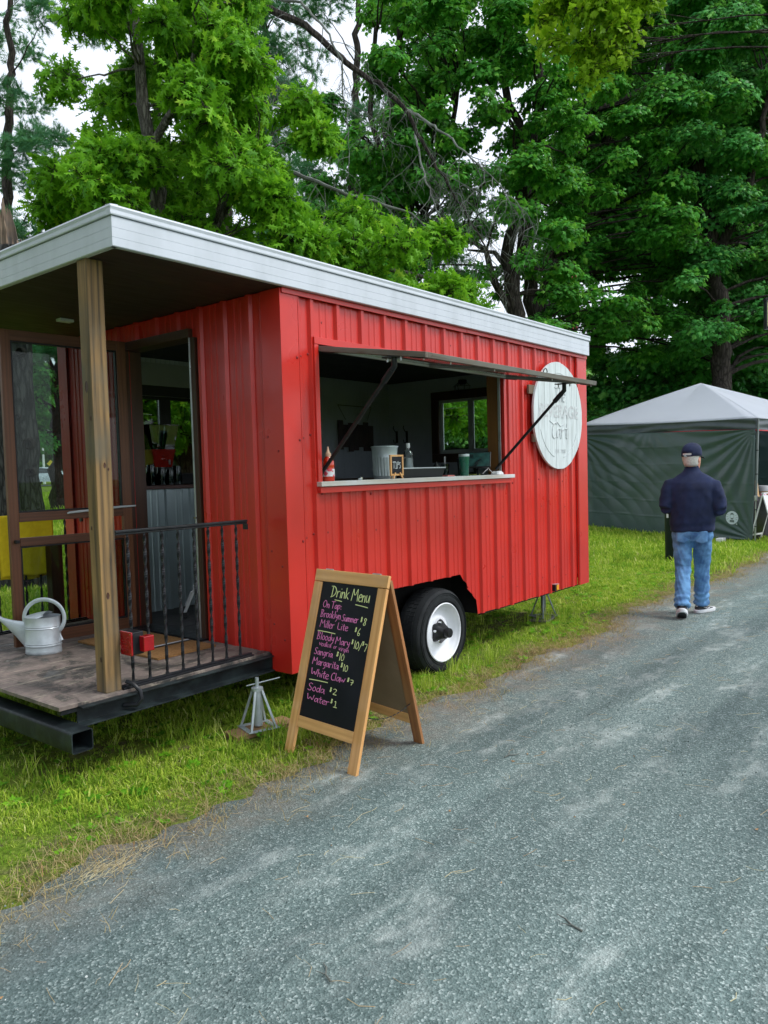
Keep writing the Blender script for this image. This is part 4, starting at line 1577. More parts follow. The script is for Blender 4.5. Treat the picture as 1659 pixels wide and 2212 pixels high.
# ================================================================ hand lettering
GL = {
    'D': (.66, [[(.12, 0), (.14, .98)], [(-.08, .96), (.25, 1.0), (.52, .78), (.58, .45), (.38, .12), (.02, -.02)]]),
    'r': (.40, [[(.06, .60), (.08, 0)], [(.08, .36), (.18, .56), (.36, .56)]]),
    'i': (.20, [[(.1, .56), (.1, 0)], [(.1, .80), (.12, .86)]]),
    'n': (.46, [[(.05, .58), (.07, 0)], [(.07, .36), (.20, .58), (.34, .50), (.38, 0)]]),
    'k': (.46, [[(.05, .98), (.07, 0)], [(.38, .60), (.09, .28), (.42, -.02)]]),
    'M': (.84, [[(.02, 0), (.10, 1.0)], [(.10, 1.0), (.36, .34), (.62, 1.0)], [(.62, 1.0), (.76, 0)]]),
    'e': (.44, [[(.05, .30), (.38, .36), (.36, .56), (.18, .62), (.03, .34), (.10, .04), (.28, -.02), (.42, .10)]]),
    'u': (.50, [[(.05, .60), (.04, .18), (.16, 0), (.32, .12), (.38, .60)], [(.38, .60), (.42, 0)]]),
    'O': (.66, [[(.30, 1.0), (.06, .78), (.02, .36), (.20, .02), (.46, .08), (.60, .50), (.50, .90), (.30, 1.0), (.18, .94)]]),
    'T': (.60, [[(-.02, .96), (.62, 1.0)], [(.30, .98), (.27, 0)]]),
    'a': (.48, [[(.36, .52), (.18, .60), (.03, .34), (.10, .02), (.28, .12), (.38, .56)], [(.38, .58), (.40, .1), (.48, -.02)]]),
    'p': (.46, [[(.06, .60), (.06, -.36)], [(.06, .50), (.24, .62), (.38, .40), (.26, .06), (.07, .06)]]),
    ':': (.24, [[(.06, .50), (.13, .42)], [(.06, .14), (.13, .06)]]),
    'B': (.58, [[(.08, 0), (.10, 1.0)], [(.0, .98), (.34, .98), (.42, .76), (.12, .54), (.44, .40), (.44, .10), (.04, 0)]]),
    'o': (.44, [[(.22, .60), (.04, .42), (.05, .10), (.24, 0), (.38, .22), (.34, .52), (.22, .60)]]),
    'c': (.38, [[(.34, .52), (.18, .60), (.04, .34), (.10, .04), (.34, .06)]]),
    'l': (.20, [[(.08, 1.0), (.09, 0)]]),
    'y': (.46, [[(.05, .60), (.08, .26), (.22, .16), (.36, .30)], [(.38, .60), (.34, -.1), (.14, -.36)]]),
    'S': (.54, [[(.48, .86), (.30, 1.0), (.08, .82), (.16, .56), (.40, .40), (.42, .12), (.22, -.02), (.02, .12)]]),
    'm': (.66, [[(.05, .58), (.06, 0)], [(.06, .36), (.18, .58), (.29, .50), (.30, 0)], [(.30, .36), (.42, .58), (.54, .50), (.58, 0)]]),
    '$': (.40, [[(.34, .82), (.18, .92), (.06, .76), (.32, .54), (.26, .34), (.04, .38)], [(.13, 1.02), (.11, .24)], [(.25, 1.02), (.23, .24)]]),
    '8': (.50, [[(.40, .86), (.22, 1.0), (.08, .80), (.36, .44), (.34, .08), (.14, 0), (.06, .22), (.40, .72), (.40, .86)]]),
    'L': (.48, [[(.10, 1.0), (.06, .02), (.46, .04)]]),
    't': (.36, [[(.18, .92), (.16, .08), (.30, 0)], [(.0, .60), (.36, .64)]]),
    '6': (.46, [[(.34, 1.0), (.10, .56), (.06, .14), (.26, -.02), (.40, .18), (.30, .42), (.08, .28)]]),
    'd': (.48, [[(.36, .48), (.18, .58), (.04, .32), (.10, .02), (.28, .08), (.38, .44)], [(.40, 1.0), (.40, 0)]]),
    '1': (.22, [[(.10, 1.0), (.10, 0)]]),
    'I': (.40, [[(.06, .84), (.20, 1.0), (.18, .02)], [(.0, 0), (.40, .02)]]),
    '0': (.46, [[(.22, .92), (.04, .60), (.06, .14), (.24, 0), (.40, .30), (.36, .76), (.22, .92)]]),
    '/': (.40, [[(.36, 1.08), (.02, -.14)]]),
    '7': (.46, [[(.02, .94), (.42, .98), (.16, -.04)]]),
    'Z': (.50, [[(.06, .74), (.44, .78), (.22, -.10)], [(.12, .34), (.44, .38)]]),
    'V': (.42, [[(.02, .66), (.16, .0), (.38, .66)]]),
    'g': (.46, [[(.36, .52), (.18, .60), (.04, .34), (.12, .06), (.30, .16), (.38, .56)], [(.38, .58), (.34, -.20), (.10, -.34)]]),
    'W': (.86, [[(.02, 1.0), (.16, .02), (.40, .72), (.62, .02), (.78, .96)]]),
    'h': (.46, [[(.06, 1.0), (.07, 0)], [(.07, .36), (.22, .56), (.34, .44), (.38, 0)]]),
    'C': (.50, [[(.46, .88), (.28, 1.0), (.06, .70), (.06, .22), (.26, 0), (.48, .12)]]),
    'w': (.62, [[(.03, .60), (.14, .02), (.30, .48), (.44, .02), (.58, .60)]]),
    '2': (.46, [[(.04, .78), (.20, .96), (.38, .74), (.20, .30), (.02, .02), (.42, .04)]]),
    'P': (.46, [[(.06, 0), (.08, 1.0), (.34, .96), (.38, .62), (.08, .50)]]),
    's': (.40, [[(.34, .86), (.12, .90), (.12, .56), (.34, .36), (.24, .02), (.02, .08)]]),
    'v': (.40, [[(.03, .58), (.15, .02), (.36, .58)]]),
    ' ': (.24, []),
}


def chaikin(p, n=2):
    for _ in range(n):
        q = [p[0]]
        for a, b in zip(p[:-1], p[1:]):
            q += [(a[0] * .75 + b[0] * .25, a[1] * .75 + b[1] * .25), (a[0] * .25 + b[0] * .75, a[1] * .25 + b[1] * .75)]
        p = q + [p[-1]]
    return p


def lettering(text, x0, y0, x1, h, place, wd, slant=.0, y1=None, jit=.02, r_=random.Random(5)):
    """strokes of text from x0 to x1 with cap height h; returns an MB"""
    tot = sum(GL[c][0] for c in text)
    k = (x1 - x0) / tot
    mb = MB()
    x = 0
    y1 = y0 if y1 is None else y1
    for c in text:
        wc, strokes = GL[c]
        jy = r_.uniform(-jit, jit)
        for s_ in strokes:
            pts = chaikin(s_, 2) if len(s_) > 2 else s_
            P = []
            for a, b in pts:
                u = x0 + (x + a) * k + slant * b * h
                v = y0 + (y1 - y0) * (x + a) / tot + (b + jy) * h
                P.append(place(u, v))
            mb.tube(P, wd * 1.0 * r_.uniform(.9, 1.1), 5, True)
        x += wc
    return mb


# ================================================================ A-frame chalkboard
fl, fr = Vector((-.320, -.246, 0)), Vector((-.370, -.822, 0))
wdir = (fr - fl).normalized()
ndir = Vector((-wdir.y, wdir.x, 0))
if ndir.x < 0:
    ndir = -ndir
SW, SH, SOFF = .578, 1.0, .285
AF = thing('chalkboard_sign', 'honey pine A-frame chalkboard with pink and yellow handwritten drink menu, standing half on gravel', 'chalkboard sign', tuple(fl))
# local frame of the front leaf: x across, y up the leaf, z towards the reader
ay = (ndir * SOFF + Vector((0, 0, SH))).normalized()
az = wdir.cross(ay)
SL = math.hypot(SOFF, SH)
MF = Matrix((wdir, ay, az)).transposed().to_4x4()
ay2 = (-ndir * SOFF + Vector((0, 0, SH)) + wdir * .046).normalized()   # the back leaf hangs a little crooked
wd2 = (wdir - ay2 * wdir.dot(ay2)).normalized()
az2 = wd2.cross(ay2)
MB2 = Matrix((wd2, ay2, az2)).transposed().to_4x4()
MB2.translation = ndir * (SOFF * 2 + .020) - wdir * .046


def afb(name, a, b, mt, M_, parent=AF, bevel=.003):
    o = MB().box(a, b).build(name, mt, parent, bevel=bevel)
    o.matrix_local = M_
    return o


bw = .066
hx = wood('honey_pine_rail', (.88, .52, .21), (.66, .33, .11), 0, .45, .7, c3=(.62, .33, .12), coat=.25, bs=.2)
hyv = wood('honey_pine_stile', (.86, .49, .19), (.64, .30, .095), 1, .45, .7, c3=(.60, .31, .11), coat=.25, bs=.2)
hyd = wood('aged_pine_stile', (.46, .20, .07), (.20, .075, .03), 1, .5, .7, c3=(.36, .19, .08), bs=.3)
for M_, zo in ((MF, 1), (MB2, -1)):
    z0_, z1_ = (-.020, 0) if zo == 1 else (0, .020)
    sm = hyv if zo == 1 else hyd
    afb('stile', (0, 0, z0_), (bw, SL - .002 - (.069 if zo == 1 else 0), z1_), sm, M_)
    afb('stile', (SW - bw, 0, z0_), (SW, SL - .002 - (.069 if zo == 1 else 0), z1_), sm, M_)
    if zo == 1:
        afb('top_rail', (-.001, SL - .068, z0_), (SW + .001, SL, z1_), hx, M_)
    else:
        afb('top_rail', (bw + .001, SL - .07, z0_), (SW - bw - .001, SL, z1_), hx, M_)
    afb('bottom_rail', (bw + .001, .155, z0_ + .001), (SW - bw - .001, .216, z1_ - .001), hx, M_)
brd = afb('chalkboard', (bw - .004, .212, -.014), (SW - bw + .004, SL - .066, -.008), MT['chalkboard'], MF, bevel=0)
afb('chalkboard', (bw - .004, .212, .008), (SW - bw + .004, SL - .066, .0135), MT['hardboard'], MB2, bevel=0)
afb('board_back', (bw - .004, .214, -.019), (SW - bw + .004, SL - .068, -.0145), MT['hardboard'], MF, bevel=0)
for u in (.10, SW - .10):
    o = MB().tube([(u - .03, SL + .003, -.012), (u + .03, SL + .003, -.012)], .005, 6).build('hinge', MT['alu'], AF)
    o.matrix_local = MF


def onb(u, v):
    return (u, v, -.0074)


Y, Pk = MT['chalk_y'], MT['chalk_p']
LINES = [
    ('Drink', .150, .890, .298, .062, Y, .0023), ('Menu', .318, .884, .462, .066, Y, .0023),
    ('On Tap:', .100, .826, .258, .040, Pk, .0019),
    ('Brooklyn', .094, .772, .262, .042, Pk, .0018), ('Summer', .272, .768, .402, .038, Pk, .0018), ('$', .416, .770, .432, .036, Y, .0016), ('8', .438, .762, .466, .040, Y, .0018),
    ('Miller', .104, .716, .222, .042, Pk, .0018), ('Lite', .246, .718, .334, .038, Pk, .0018), ('$', .386, .712, .402, .034, Y, .0016), ('6', .408, .704, .432, .040, Y, .0018),
    ('Bloody', .096, .646, .240, .042, Pk, .0018), ('Mary', .252, .638, .368, .040, Pk, .0018), ('$', .376, .646, .392, .034, Y, .0016), ('10/', .398, .632, .462, .044, Y, .0018), ('$', .460, .650, .474, .030, Y, .0014), ('7', .476, .630, .502, .040, Y, .0017),
    ('Vodka', .124, .612, .226, .028, Pk, .0014), ('or', .244, .612, .272, .022, Pk, .0014), ('Virgin', .288, .606, .368, .026, Pk, .0014),
    ('Sangria', .096, .562, .250, .038, Pk, .0018), ('$', .276, .566, .296, .034, Y, .0016), ('10', .302, .556, .344, .040, Y, .0018),
    ('Margarita', .096, .506, .312, .040, Pk, .0018), ('$', .324, .514, .342, .034, Y, .0016), ('10', .346, .504, .386, .038, Y, .0018),
    ('White', .098, .444, .248, .042, Pk, .0019), ('Claw', .264, .444, .378, .042, Pk, .0019), ('$', .392, .448, .410, .030, Y, .0016), ('Z', .414, .446, .446, .032, Y, .0018),
    ('Soda', .094, .362, .236, .042, Pk, .0019), ('$', .272, .374, .290, .032, Y, .0016), ('2', .298, .372, .334, .034, Y, .0018),
    ('Water', .100, .308, .288, .036, Pk, .0019), ('$', .294, .316, .312, .032, Y, .0016), ('I', .322, .308, .350, .034, Y, .0018)]
for tx, x0, y0, x1, h, mt, wd in LINES:
    o = lettering(tx, x0, y0, x1, h, onb, wd, .06).build('lettering', mt, brd)
for (u0, v0, u1, v1) in ((.190, .876, .248, .872), (.360, .866, .456, .858), (.096, .694, .240, .692), (.096, .421, .248, .426)):
    o = MB().tube([onb(u0, v0), onb((u0 + u1) / 2, (v0 + v1) / 2 + .001), onb(u1, v1)], .0027, 5).build('underline', Y, brd)
# chain between the leaves, one each side
for u in (.030, SW - .030):
    a = MF @ Vector((u, .30, -.02))
    b = MB2 @ Vector((u, .30, .0))
    mb = MB()
    n = 26
    for k in range(n):
        t0, t1 = k / n, (k + 1.25) / n
        p = a.lerp(b, t0) - Vector((0, 0, .09 * 4 * t0 * (1 - t0) * .5))
        q = a.lerp(b, t1) - Vector((0, 0, .09 * 4 * t1 * (1 - t1) * .5))
        mb.tube([p, q], .0028, 4, True, (1, .4) if k % 2 else (.4, 1))
    mb.build('chain', MT['alu'] if u < .1 else MT['black'], AF)

# ================================================================ round plank sign on the trailer side
SG = thing('round_sign', 'large round whitewashed plank sign with faded lettering on the red side wall', 'sign', (3.520, -.034, 2.030))
SR = .500
edges = [-.500, -.405, -.290, -.178, -.062, .052, .160, .272, .385, .500]
for a, b in zip(edges[:-1], edges[1:]):
    a2, b2 = a + .002, b - .002
    poly = []
    n = 8
    ext = random.uniform(-.003, .003)
    for k in range(n + 1):
        x = a2 + (b2 - a2) * k / n
        poly.append((x, math.sqrt(max(0, (SR + .002) ** 2 - x * x)) + ext))
    for k in range(n, -1, -1):
        x = a2 + (b2 - a2) * k / n
        poly.append((x, -math.sqrt(max(0, (SR + .002) ** 2 - x * x)) + ext))
    y0 = random.uniform(-.0012, .0012)
    MB().prism(poly, lambda p, q: (p, -.020 + y0, q), lambda p, q: (p, .0, q)).build('plank', MT['whitewash'], SG, bevel=.0012)
bx('back_batten', (-.47, .001, -.25), (.44, .022, -.18), MT['raw_edge'], SG)
bx('back_batten', (-.54, .001, .18), (.42, .022, .26), MT['raw_edge'], SG)
yl = -.0222


def font_text(name, body, size, loc, mt, parent, rot=(math.pi / 2, 0, 0), ext=.0004, sx=1, off=0, align='CENTER', shear=0):
    cu = bpy.data.curves.new(name, 'FONT')
    cu.body = body
    cu.size = size
    cu.extrude = ext
    cu.offset = off
    cu.shear = shear
    cu.align_x = align
    cu.align_y = 'CENTER'
    cu.materials.append(mt)
    o = bpy.data.objects.new(name, cu)
    COL.objects.link(o)
    o.parent = parent
    o.location = loc
    o.rotation_euler = rot
    o.scale = (sx, 1, 1)
    dg = bpy.context.evaluated_depsgraph_get()
    dg.update()
    me = bpy.data.meshes.new_from_object(o.evaluated_get(dg))
    o2 = bpy.data.objects.new(name, me)
    COL.objects.link(o2)
    o2.parent, o2.location, o2.rotation_euler, o2.scale = parent, loc, rot, (sx, 1, 1)
    bpy.data.objects.remove(o)
    return o2


font_text('lettering', 'BEVERAGE', .165, (.0, yl, .035), MT['faded'], SG, sx=1.06, off=.004)
ons = lambda u, v: (u, yl, v)
lettering('The', -.10, .135, .13, .13, ons, .0055, .15).build('lettering', MT['faded'], SG)
lettering('Cart', -.17, -.215, .17, .155, ons, .0055, .15).build('lettering', MT['faded'], SG)
MB().tube([ons(-.2, -.05), ons(-.12, -.085), ons(-.05, -.06), ons(.02, -.1), ons(.1, -.075)], .004, 5).build('flourish', MT['faded'], SG)
font_text('lettering', 'EST. 2018', .052, (.02, yl, -.335), MT['faded'], SG, sx=1.0)
for i, c in enumerate('HUDSON'):
    pass
for q0, q1 in ((200, 258), (282, 340), (60, 120)):
    MB().tube([ons(.40 * math.cos(R(t)), .40 * math.sin(R(t))) for t in range(q0, q1 + 1, 6)], .0022, 5).build('ring_line', MT['faded'], SG)

# ================================================================ things on the serving counter
CZ = 1.4975


def onto(px, py, z):
    d = fw + (px - 829.5) / F_PX * RT - (py - 1106) / F_PX * UP
    return CAM + d * ((z - CAM.z) / d.z)


def ony(px, py, y):
    d = fw + (px - 829.5) / F_PX * RT - (py - 1106) / F_PX * UP
    return CAM + d * ((y - CAM.y) / d.y)


# sauce bottle
p = ony(710, 1030, .03)
t = thing('sauce_bottle', 'red sauce bottle with a tapered cap at the near end of the counter', 'bottle', (p.x, .03, CZ))
MB().lathe([(.001, 0), (.036, 0), (.039, .006), (.039, .075), (.037, .085), (.039, .095), (.038, .125), (.028, .145), (.018, .158), (.016, .165)], 24).build('bottle_body', MT['bottle'], t, smooth=True)
MB().lathe([(.020, .158), (.020, .178), (.012, .186), (.005, .215), (.0045, .222), (.001, .223)], 16).build('cap', M('orange_cap', (.70, .42, .28), rough=.4), t, smooth=True)
MB().lathe([(.0402, .030), (.0402, .078)], 24, cap=False).build('label', MT['label'], t, smooth=True)
# dark clip / bolt on the counter
p = ony(778, 1028, .09)
t = thing('bottle_opener', 'small metal bottle opener lying on the dark counter', 'opener', (p.x, .09, CZ - .003), .4)
MB().tube([(-.03, 0, .008), (.02, 0, .009), (.05, .01, .008)], [.006, .005, .008], 8).build('opener_handle', MT['vinyl'], t, smooth=True)
MB().lathe([(.010, 0), (.010, .02), (.001, .024)], 10, (.055, .01, 0)).build('opener_head', MT['chrome'], t)
# galvanised bucket
p = ony(832, 1027, .23)
t = thing('galvanised_bucket', 'ribbed galvanised steel bucket behind the small tips easel', 'bucket', (p.x, .23, CZ - .003))
t.scale = (.76, .76, .90)
mb = MB()
rings = []
prof = [(.105, 0), (.108, .004), (.110, .02), (.113, .026), (.112, .030), (.119, .170), (.121, .176), (.120, .181), (.128, .252), (.133, .258), (.133, .268), (.126, .270), (.122, .255), (.105, .02)]
for i, (r_, z) in enumerate(prof):
    ring = []
    for k in range(96):
        a = 2 * math.pi * k / 96
        f = .0028 * (1 if (k // 2) % 2 else -1) if 4 <= i <= 5 else 0
        ring.append(((r_ + f) * math.cos(a), (r_ + f) * math.sin(a), z))
    rings.append(ring)
mb.loft(rings, False)
mb.add([(.104 * math.cos(2 * math.pi * k / 24), .104 * math.sin(2 * math.pi * k / 24), .012) for k in range(24)], [tuple(range(24))])
mb.build('bucket_body', MT['galv'], t, smooth=True)
MB().tube([(.133 * math.cos(a), .133 * math.sin(a), .264) for a in [2 * math.pi * k / 40 for k in range(41)]], .0045, 6, False).build('bucket_rim', MT['galv'], t, smooth=True)
# TIPS easel
p = ony(857, 1026, .02)
t = thing('tips_sign', 'little pine easel with a chalkboard reading TIPS on the counter edge', 'tips sign', (p.x, .02, CZ), R(-6))
t.scale = (1.15, 1.15, 1.15)
for a, b in (((-.058, -.006, .030), (-.046, .006, .135)), ((.046, -.006, .030), (.058, .006, .135)), ((-.058, -.0065, .1355), (.058, .0065, .147)), ((-.058, -.0065, .018), (.058, .0065, .0295))):
    bx('frame', a, b, MT['honey'], t, .001)
sl = bx('slate', (-.0455, -.002, .030), (.0455, .002, .135), MT['chalkboard'], t, 0)
lettering('TIPs', -.036, .062, .036, .042, lambda u, v: (u, -.0028, v), .0020).build('lettering', MT['chalk_w'], sl)
for s_ in (-1, 1):
    MB().tube([(s_ * .02, -.009, .036), (s_ * .042, -.012, .0)], .0055, 4).build('leg', MT['honey'], t)
MB().tube([(0, .008, .09), (0, .05, 0)], .004, 4).build('leg', MT['honey'], t)
# steel cocktail bottle and a second behind it
p = ony(882, 1000, .33)
t = thing('liquor_bottle', 'clear liquor bottle with white cap standing on the black tray', 'bottle', (p.x, .33, CZ + .075))
MB().lathe([(.001, 0), (.040, 0), (.042, .006), (.042, .100), (.044, .104), (.040, .112), (.036, .128), (.022, .142), (.014, .150), (.013, .165)], 24).build('bottle_glass', MT['liquor'], t, smooth=True)
MB().lathe([(.016, .160), (.016, .196), (.001, .197)], 16).build('cap', MT['whitep'], t, smooth=True)
MB().lathe([(.0385, .004), (.0385, .080), (.001, .080)], 20).build('drink', MT['galv'], t, smooth=True)
# black plastic tray box with white rim
a = ony(866, 1026, .12)
b = ony(962, 1018, .12)
t = thing('black_tub', 'black plastic tub with pale lid rim on the serving counter', 'tub', (a.x + .01, .12, CZ - .003))
wx = (b.x - a.x) - .03
mb = MB()
mb.loft([[(0.0, 0, 0), (wx - .02, 0, 0), (wx - .02, .26, 0), (0.0, .26, 0)], [(-.012, -.012, .070), (wx, -.012, .070), (wx, .272, .070), (-.012, .272, .070)]])
mb.build('tub_body', MT['blackp'], t, fix=True, bevel=.006)
bx('tub_rim', (-.018, -.018, .0705), (wx + .006, .278, .079), MT['vinyl'], t, .003)
# tumbler
p = ony(1003, 1020, .10)
t = thing('green_tumbler', 'tall dark green tumbler with steel lip beside the tablet', 'tumbler', (p.x, .10, CZ - .003))
MB().lathe([(.001, 0), (.033, 0), (.035, .004), (.044, .155), (.0445, .160)], 24).build('tumbler_body', MT['tumbler'], t, smooth=True)
MB().lathe([(.0447, .1602), (.0450, .178), (.043, .180), (.042, .165), (.001, .164)], 24).build('tumbler_lip', MT['galv'], t, smooth=True)
# tablet on a stand
p = ony(1032, 1016, .10)
t = thing('tablet_stand', 'tilted tablet on a black stand at the right end of the counter', 'tablet', (p.x, .10, CZ - .003), R(28))
Mt = Matrix.Translation((.02, 0, .13)) @ Matrix.Rotation(R(36), 4, 'Y')
o = MB().box((-.007, -.11, -.08), (.007, .11, .08)).build('tablet', MT['blackp'], t, bevel=.004)
o.matrix_local = Mt
o = MB().box((-.0085, -.10, -.07), (-.0072, .10, .07)).build('screen', MT['screen'], t)
o.matrix_local = Mt
bx('stand_foot', (-.05, -.05, 0), (.06, .05, .008), MT['blackp'], t)
MB().tube([(.0, 0, .006), (.035, 0, .06), (.02, 0, .12)], .010, 8).build('stand_arm', MT['blackp'], t, smooth=True)
# card reader puck and cable
p = ony(1074, 1017, .02)
t = thing('card_reader', 'small white rounded card reader on the right end of the sill', 'card reader', (p.x, .02, CZ))
MB().loft([[(sx * (.048 if z else .052), sy * (.038 if z else .042), z) for sx, sy in ((-1, -.7), (-.7, -1), (.7, -1), (1, -.7), (1, .7), (.7, 1), (-.7, 1), (-1, .7))] for z in (0, .018)] + [[(sx * .030, sy * .024, .030) for sx, sy in ((-1, -.7), (-.7, -1), (.7, -1), (1, -.7), (1, .7), (.7, 1), (-.7, 1), (-1, .7))]]).build('reader_body', MT['whitep'], t, bevel=.004)
MB().tube([(-.05, .01, .012), (-.10, .02, .05), (-.13, .03, .11), (-.10, .03, .14), (-.07, .03, .10), (-.09, .04, .05), (-.14, .06, .01)], .0026, 6).build('cable', MT['whitep'], t, smooth=True)
# dark bottle and glass with straw, further back
p = ony(938, 1012, .42)
t = thing('small_bottle', 'small dark bottle with white label behind the black tub', 'bottle', (p.x + .03, .42, CZ - .003))
MB().lathe([(.001, 0), (.030, 0), (.031, .07), (.028, .09), (.012, .11), (.011, .125), (.001, .125)], 18).build('bottle_body', MT['blackp'], t, smooth=True)
MB().lathe([(.0315, .02), (.0315, .062)], 18, cap=False).build('label', MT['whitep'], t, smooth=True)
p = ony(953, 1010, .40)
t = thing('green_cup', 'clear cup of green utensils standing behind the tub', 'cup', (p.x + .06, .40, CZ - .003))
MB().lathe([(.001, .002), (.028, .002), (.036, .105), (.0355, .105), (.027, .004), (.001, .004)], 20).build('cup_wall', MT['clear'], t, smooth=True)
MB().lathe([(.001, .005), (.026, .005), (.030, .065), (.001, .065)], 20).build('cup_fill', M('mint_fill', (.03, .16, .10), rough=.3), t, smooth=True)
bx('utensil', (-.012, -.003, .06), (.010, .003, .17), MT['alu'], t)
# folded paper pads
for nm, px, cc, lab in (('note_pad', 968, (.75, .22, .20), 'coral paper pad lying flat on the dark counter'), ('note_pad', 1024, (.45, .55, .10), 'lime paper pad lying beside the tumbler')):
    p = ony(px, 1018, .17)
    o = MB().box((-.05, -.03, 0), (.05, .03, .012)).build(nm, M('pad_' + str(px), cc, rough=.8), bevel=.001, loc=(p.x, .17, CZ - .003))
    tag(o, lab, 'note pad')
# beer taps: a tower inside by the end wall
t = thing('beer_tap_tower', 'black beer tap tower with two tall handles inside the trailer', 'beer tap', (3.20, .74, 1.10))
MB().tube([(0, 0, 0), (0, 0, .42)], .045, 14).build('tower_column', MT['blackp'], t, smooth=True)
for k, yy in enumerate((-.09, .09)):
    MB().tube([(0, yy, .36), (-.09, yy, .36), (-.10, yy, .31)], .012, 8).build('faucet', MT['chrome'], t, smooth=True)
    MB().tube([(-.06, yy, .37), (-.06, yy, .44), (-.07, yy, .56)], [.010, .016, .020], 8).build('tap_handle', MT['blackp'], t, smooth=True)
bx('tower_arm', (-.03, -.12, .33), (.03, .12, .39), MT['blackp'], t)
t = thing('bar_shelf', 'dark low bar shelf inside by the end window', 'shelf', (3.2, .62, DZ))
bx('shelf_top', (-.25, 0, .615), (.85, .5, .651), MT['counter'], t)
for x in (-.22, .78):
    bx('leg', (x, .03, .006), (x + .05, .08, .614), MT['black'], t)
    bx('leg', (x, .42, .006), (x + .05, .47, .614), MT['black'], t)
# wall hooks
for k, (y, z) in enumerate(((2.385, 1.96), (2.235, 1.955))):
    t = thing('wall_hook', 'black iron coat hook on the end wall, ' + ('nearer the inner corner' if k == 0 else 'nearer the end window'), 'hook', (4.146, y, z), 0, 'coat hooks on the inner wall')
    bx('hook_plate', (-.006, -.015, -.07), (0, .015, .07), MT['blackp'], t, .002)
    MB().tube([(-.004, 0, .05), (-.04, 0, .07), (-.07, 0, .105), (-.06, 0, .13)], .006, 8).build('upper_prong', MT['blackp'], t, smooth=True)
    MB().tube([(-.004, 0, -.03), (-.03, 0, -.075), (-.06, 0, -.07), (-.07, 0, -.035)], .006, 8).build('lower_prong', MT['blackp'], t, smooth=True)
# hanging dark wooden wall art
t = thing('wall_sign', 'dark cut-out wooden sign hung by a wire triangle inside', 'wall sign', (3.52, 2.492, 2.17))
MB().tube([(-.30, 0, .14), (.28, 0, .135)], .004, 6).build('hanging_bar', MT['blackp'], t)
MB().tube([(-.30, 0, .14), (-.18, -.004, -.02)], .003, 6).build('wire', MT['blackp'], t)
MB().tube([(.28, 0, .135), (.20, -.004, -.02)], .003, 6).build('wire', MT['blackp'], t)
ow = M('dark_red_board', (.075, .045, .045), (.045, .035, .04), rough=.7)
for k in range(7):
    x0 = -.32 + k * .088
    bx('board', (x0, -.016, -.36 + .03 * math.sin(k * 2)), (x0 + .084, -.004, -.03 - .05 * abs(math.sin(k * 1.3))), ow, t, .002)
# drink dispenser on the back counter
t = thing('drink_dispenser', 'square drink dispenser with clear hopper and red tank on the back counter', 'dispenser', (.665, 2.24, 1.488))
mb = MB()
mb.loft([[(sx * .105, sy * .085, .30) for sx, sy in ((-1, -1), (1, -1), (1, 1), (-1, 1))], [(sx * .145, sy * .105, .50) for sx, sy in ((-1, -1), (1, -1), (1, 1), (-1, 1))]], False)
mb.build('hopper', MT['clear'], t, sol=.004)
MB().loft([[(sx * .085, sy * .07, .15) for sx, sy in ((-1, -1), (1, -1), (1, 1), (-1, 1))], [(sx * .115, sy * .09, .30) for sx, sy in ((-1, -1), (1, -1), (1, 1), (-1, 1))]]).build('red_tank', MT['redliq'], t, bevel=.004)
bx('hopper_rim', (-.148, -.108, .500), (.148, .108, .508), MT['clear'], t)
for sx in (-1, 1):
    for sy in (-1, 1):
        MB().tube([(sx * .08, sy * .06, 0), (sx * .07, sy * .055, .149)], .009, 6).build('leg', MT['blackp'], t)
MB().tube([(.02, -.09, .21), (.02, -.125, .205), (.02, -.13, .17)], .009, 8).build('spigot', MT['chrome'], t, smooth=True)
k = 0
for x, y, n, lab in ((.52, 2.14, 7, 'tall stack of clear cups left of the red dispenser tank'), (.60, 2.11, 5, 'clear cup stack in front of the dispenser'), (.69, 2.12, 4, 'short clear cup stack under the dispenser spigot'), (.77, 2.13, 6, 'clear cup stack right of the red dispenser tank')):
    t = thing('cup_stack', lab, 'cups', (x, y, 1.488), 0, 'clear plastic cup stacks')
    for j in range(n):
        MB().lathe([(.044 if 0 else .042, 0), (.043, .003), (.030, .10), (.0295, .10), (.041, .003)], 16, (0, 0, .012 * j)).build('cup', MT['clear'], t, smooth=True)
t = thing('black_bin', 'low black caddy on the back counter behind the cups', 'caddy', (.93, 2.25, 1.488))
mb = MB().loft([[(sx * .13, sy * .07, 0) for sx, sy in ((-1, -1), (1, -1), (1, 1), (-1, 1))], [(sx * .14, sy * .08, .09) for sx, sy in ((-1, -1), (1, -1), (1, 1), (-1, 1))]])
mb.build('caddy_box', MT['blackp'], t, bevel=.004)
bx('caddy_rim', (-.145, -.085, .0905), (.145, .085, .098), MT['blackp'], t)
# step ladder folded against the counter inside
p = onto(400, 1335, DZ + .006)
t = thing('step_ladder', 'folded white step ladder with black foot just inside the doorway', 'ladder', (p.x, p.y, DZ + .006), R(-38))
for yy in (0, .30):
    MB().box((-.015, yy - .012, 0), (.015, yy + .012, .045)).build('ladder_foot', MT['blackp'], t, bevel=.002)
    MB().loft([[(x + (.28 if z else 0), yy + y, z + .045) for x, y in ((-.013, -.011), (.013, -.011), (.013, .011), (-.013, .011))] for z in (0, .62)]).build('side_rail', MT['alu'], t, bevel=.001)
for z in (.20, .40, .58):
    x = .28 * (z - .045) / .62
    bx('tread', (x - .02, .013, z - .012), (x + .05, .287, z + .006), MT['alu'], t, .002)
MB().loft([[(x + (.28 if z else .22), .15 + y, z + .02) for x, y in ((-.01, -.14), (.01, -.14), (.01, .14), (-.01, .14))] for z in (0, .60)]).build('ladder_panel', M('paint_spattered_panel', (.55, .56, .55), (.30, .33, .20), rough=.8, scale=16, lo=.45, hi=.6), t)

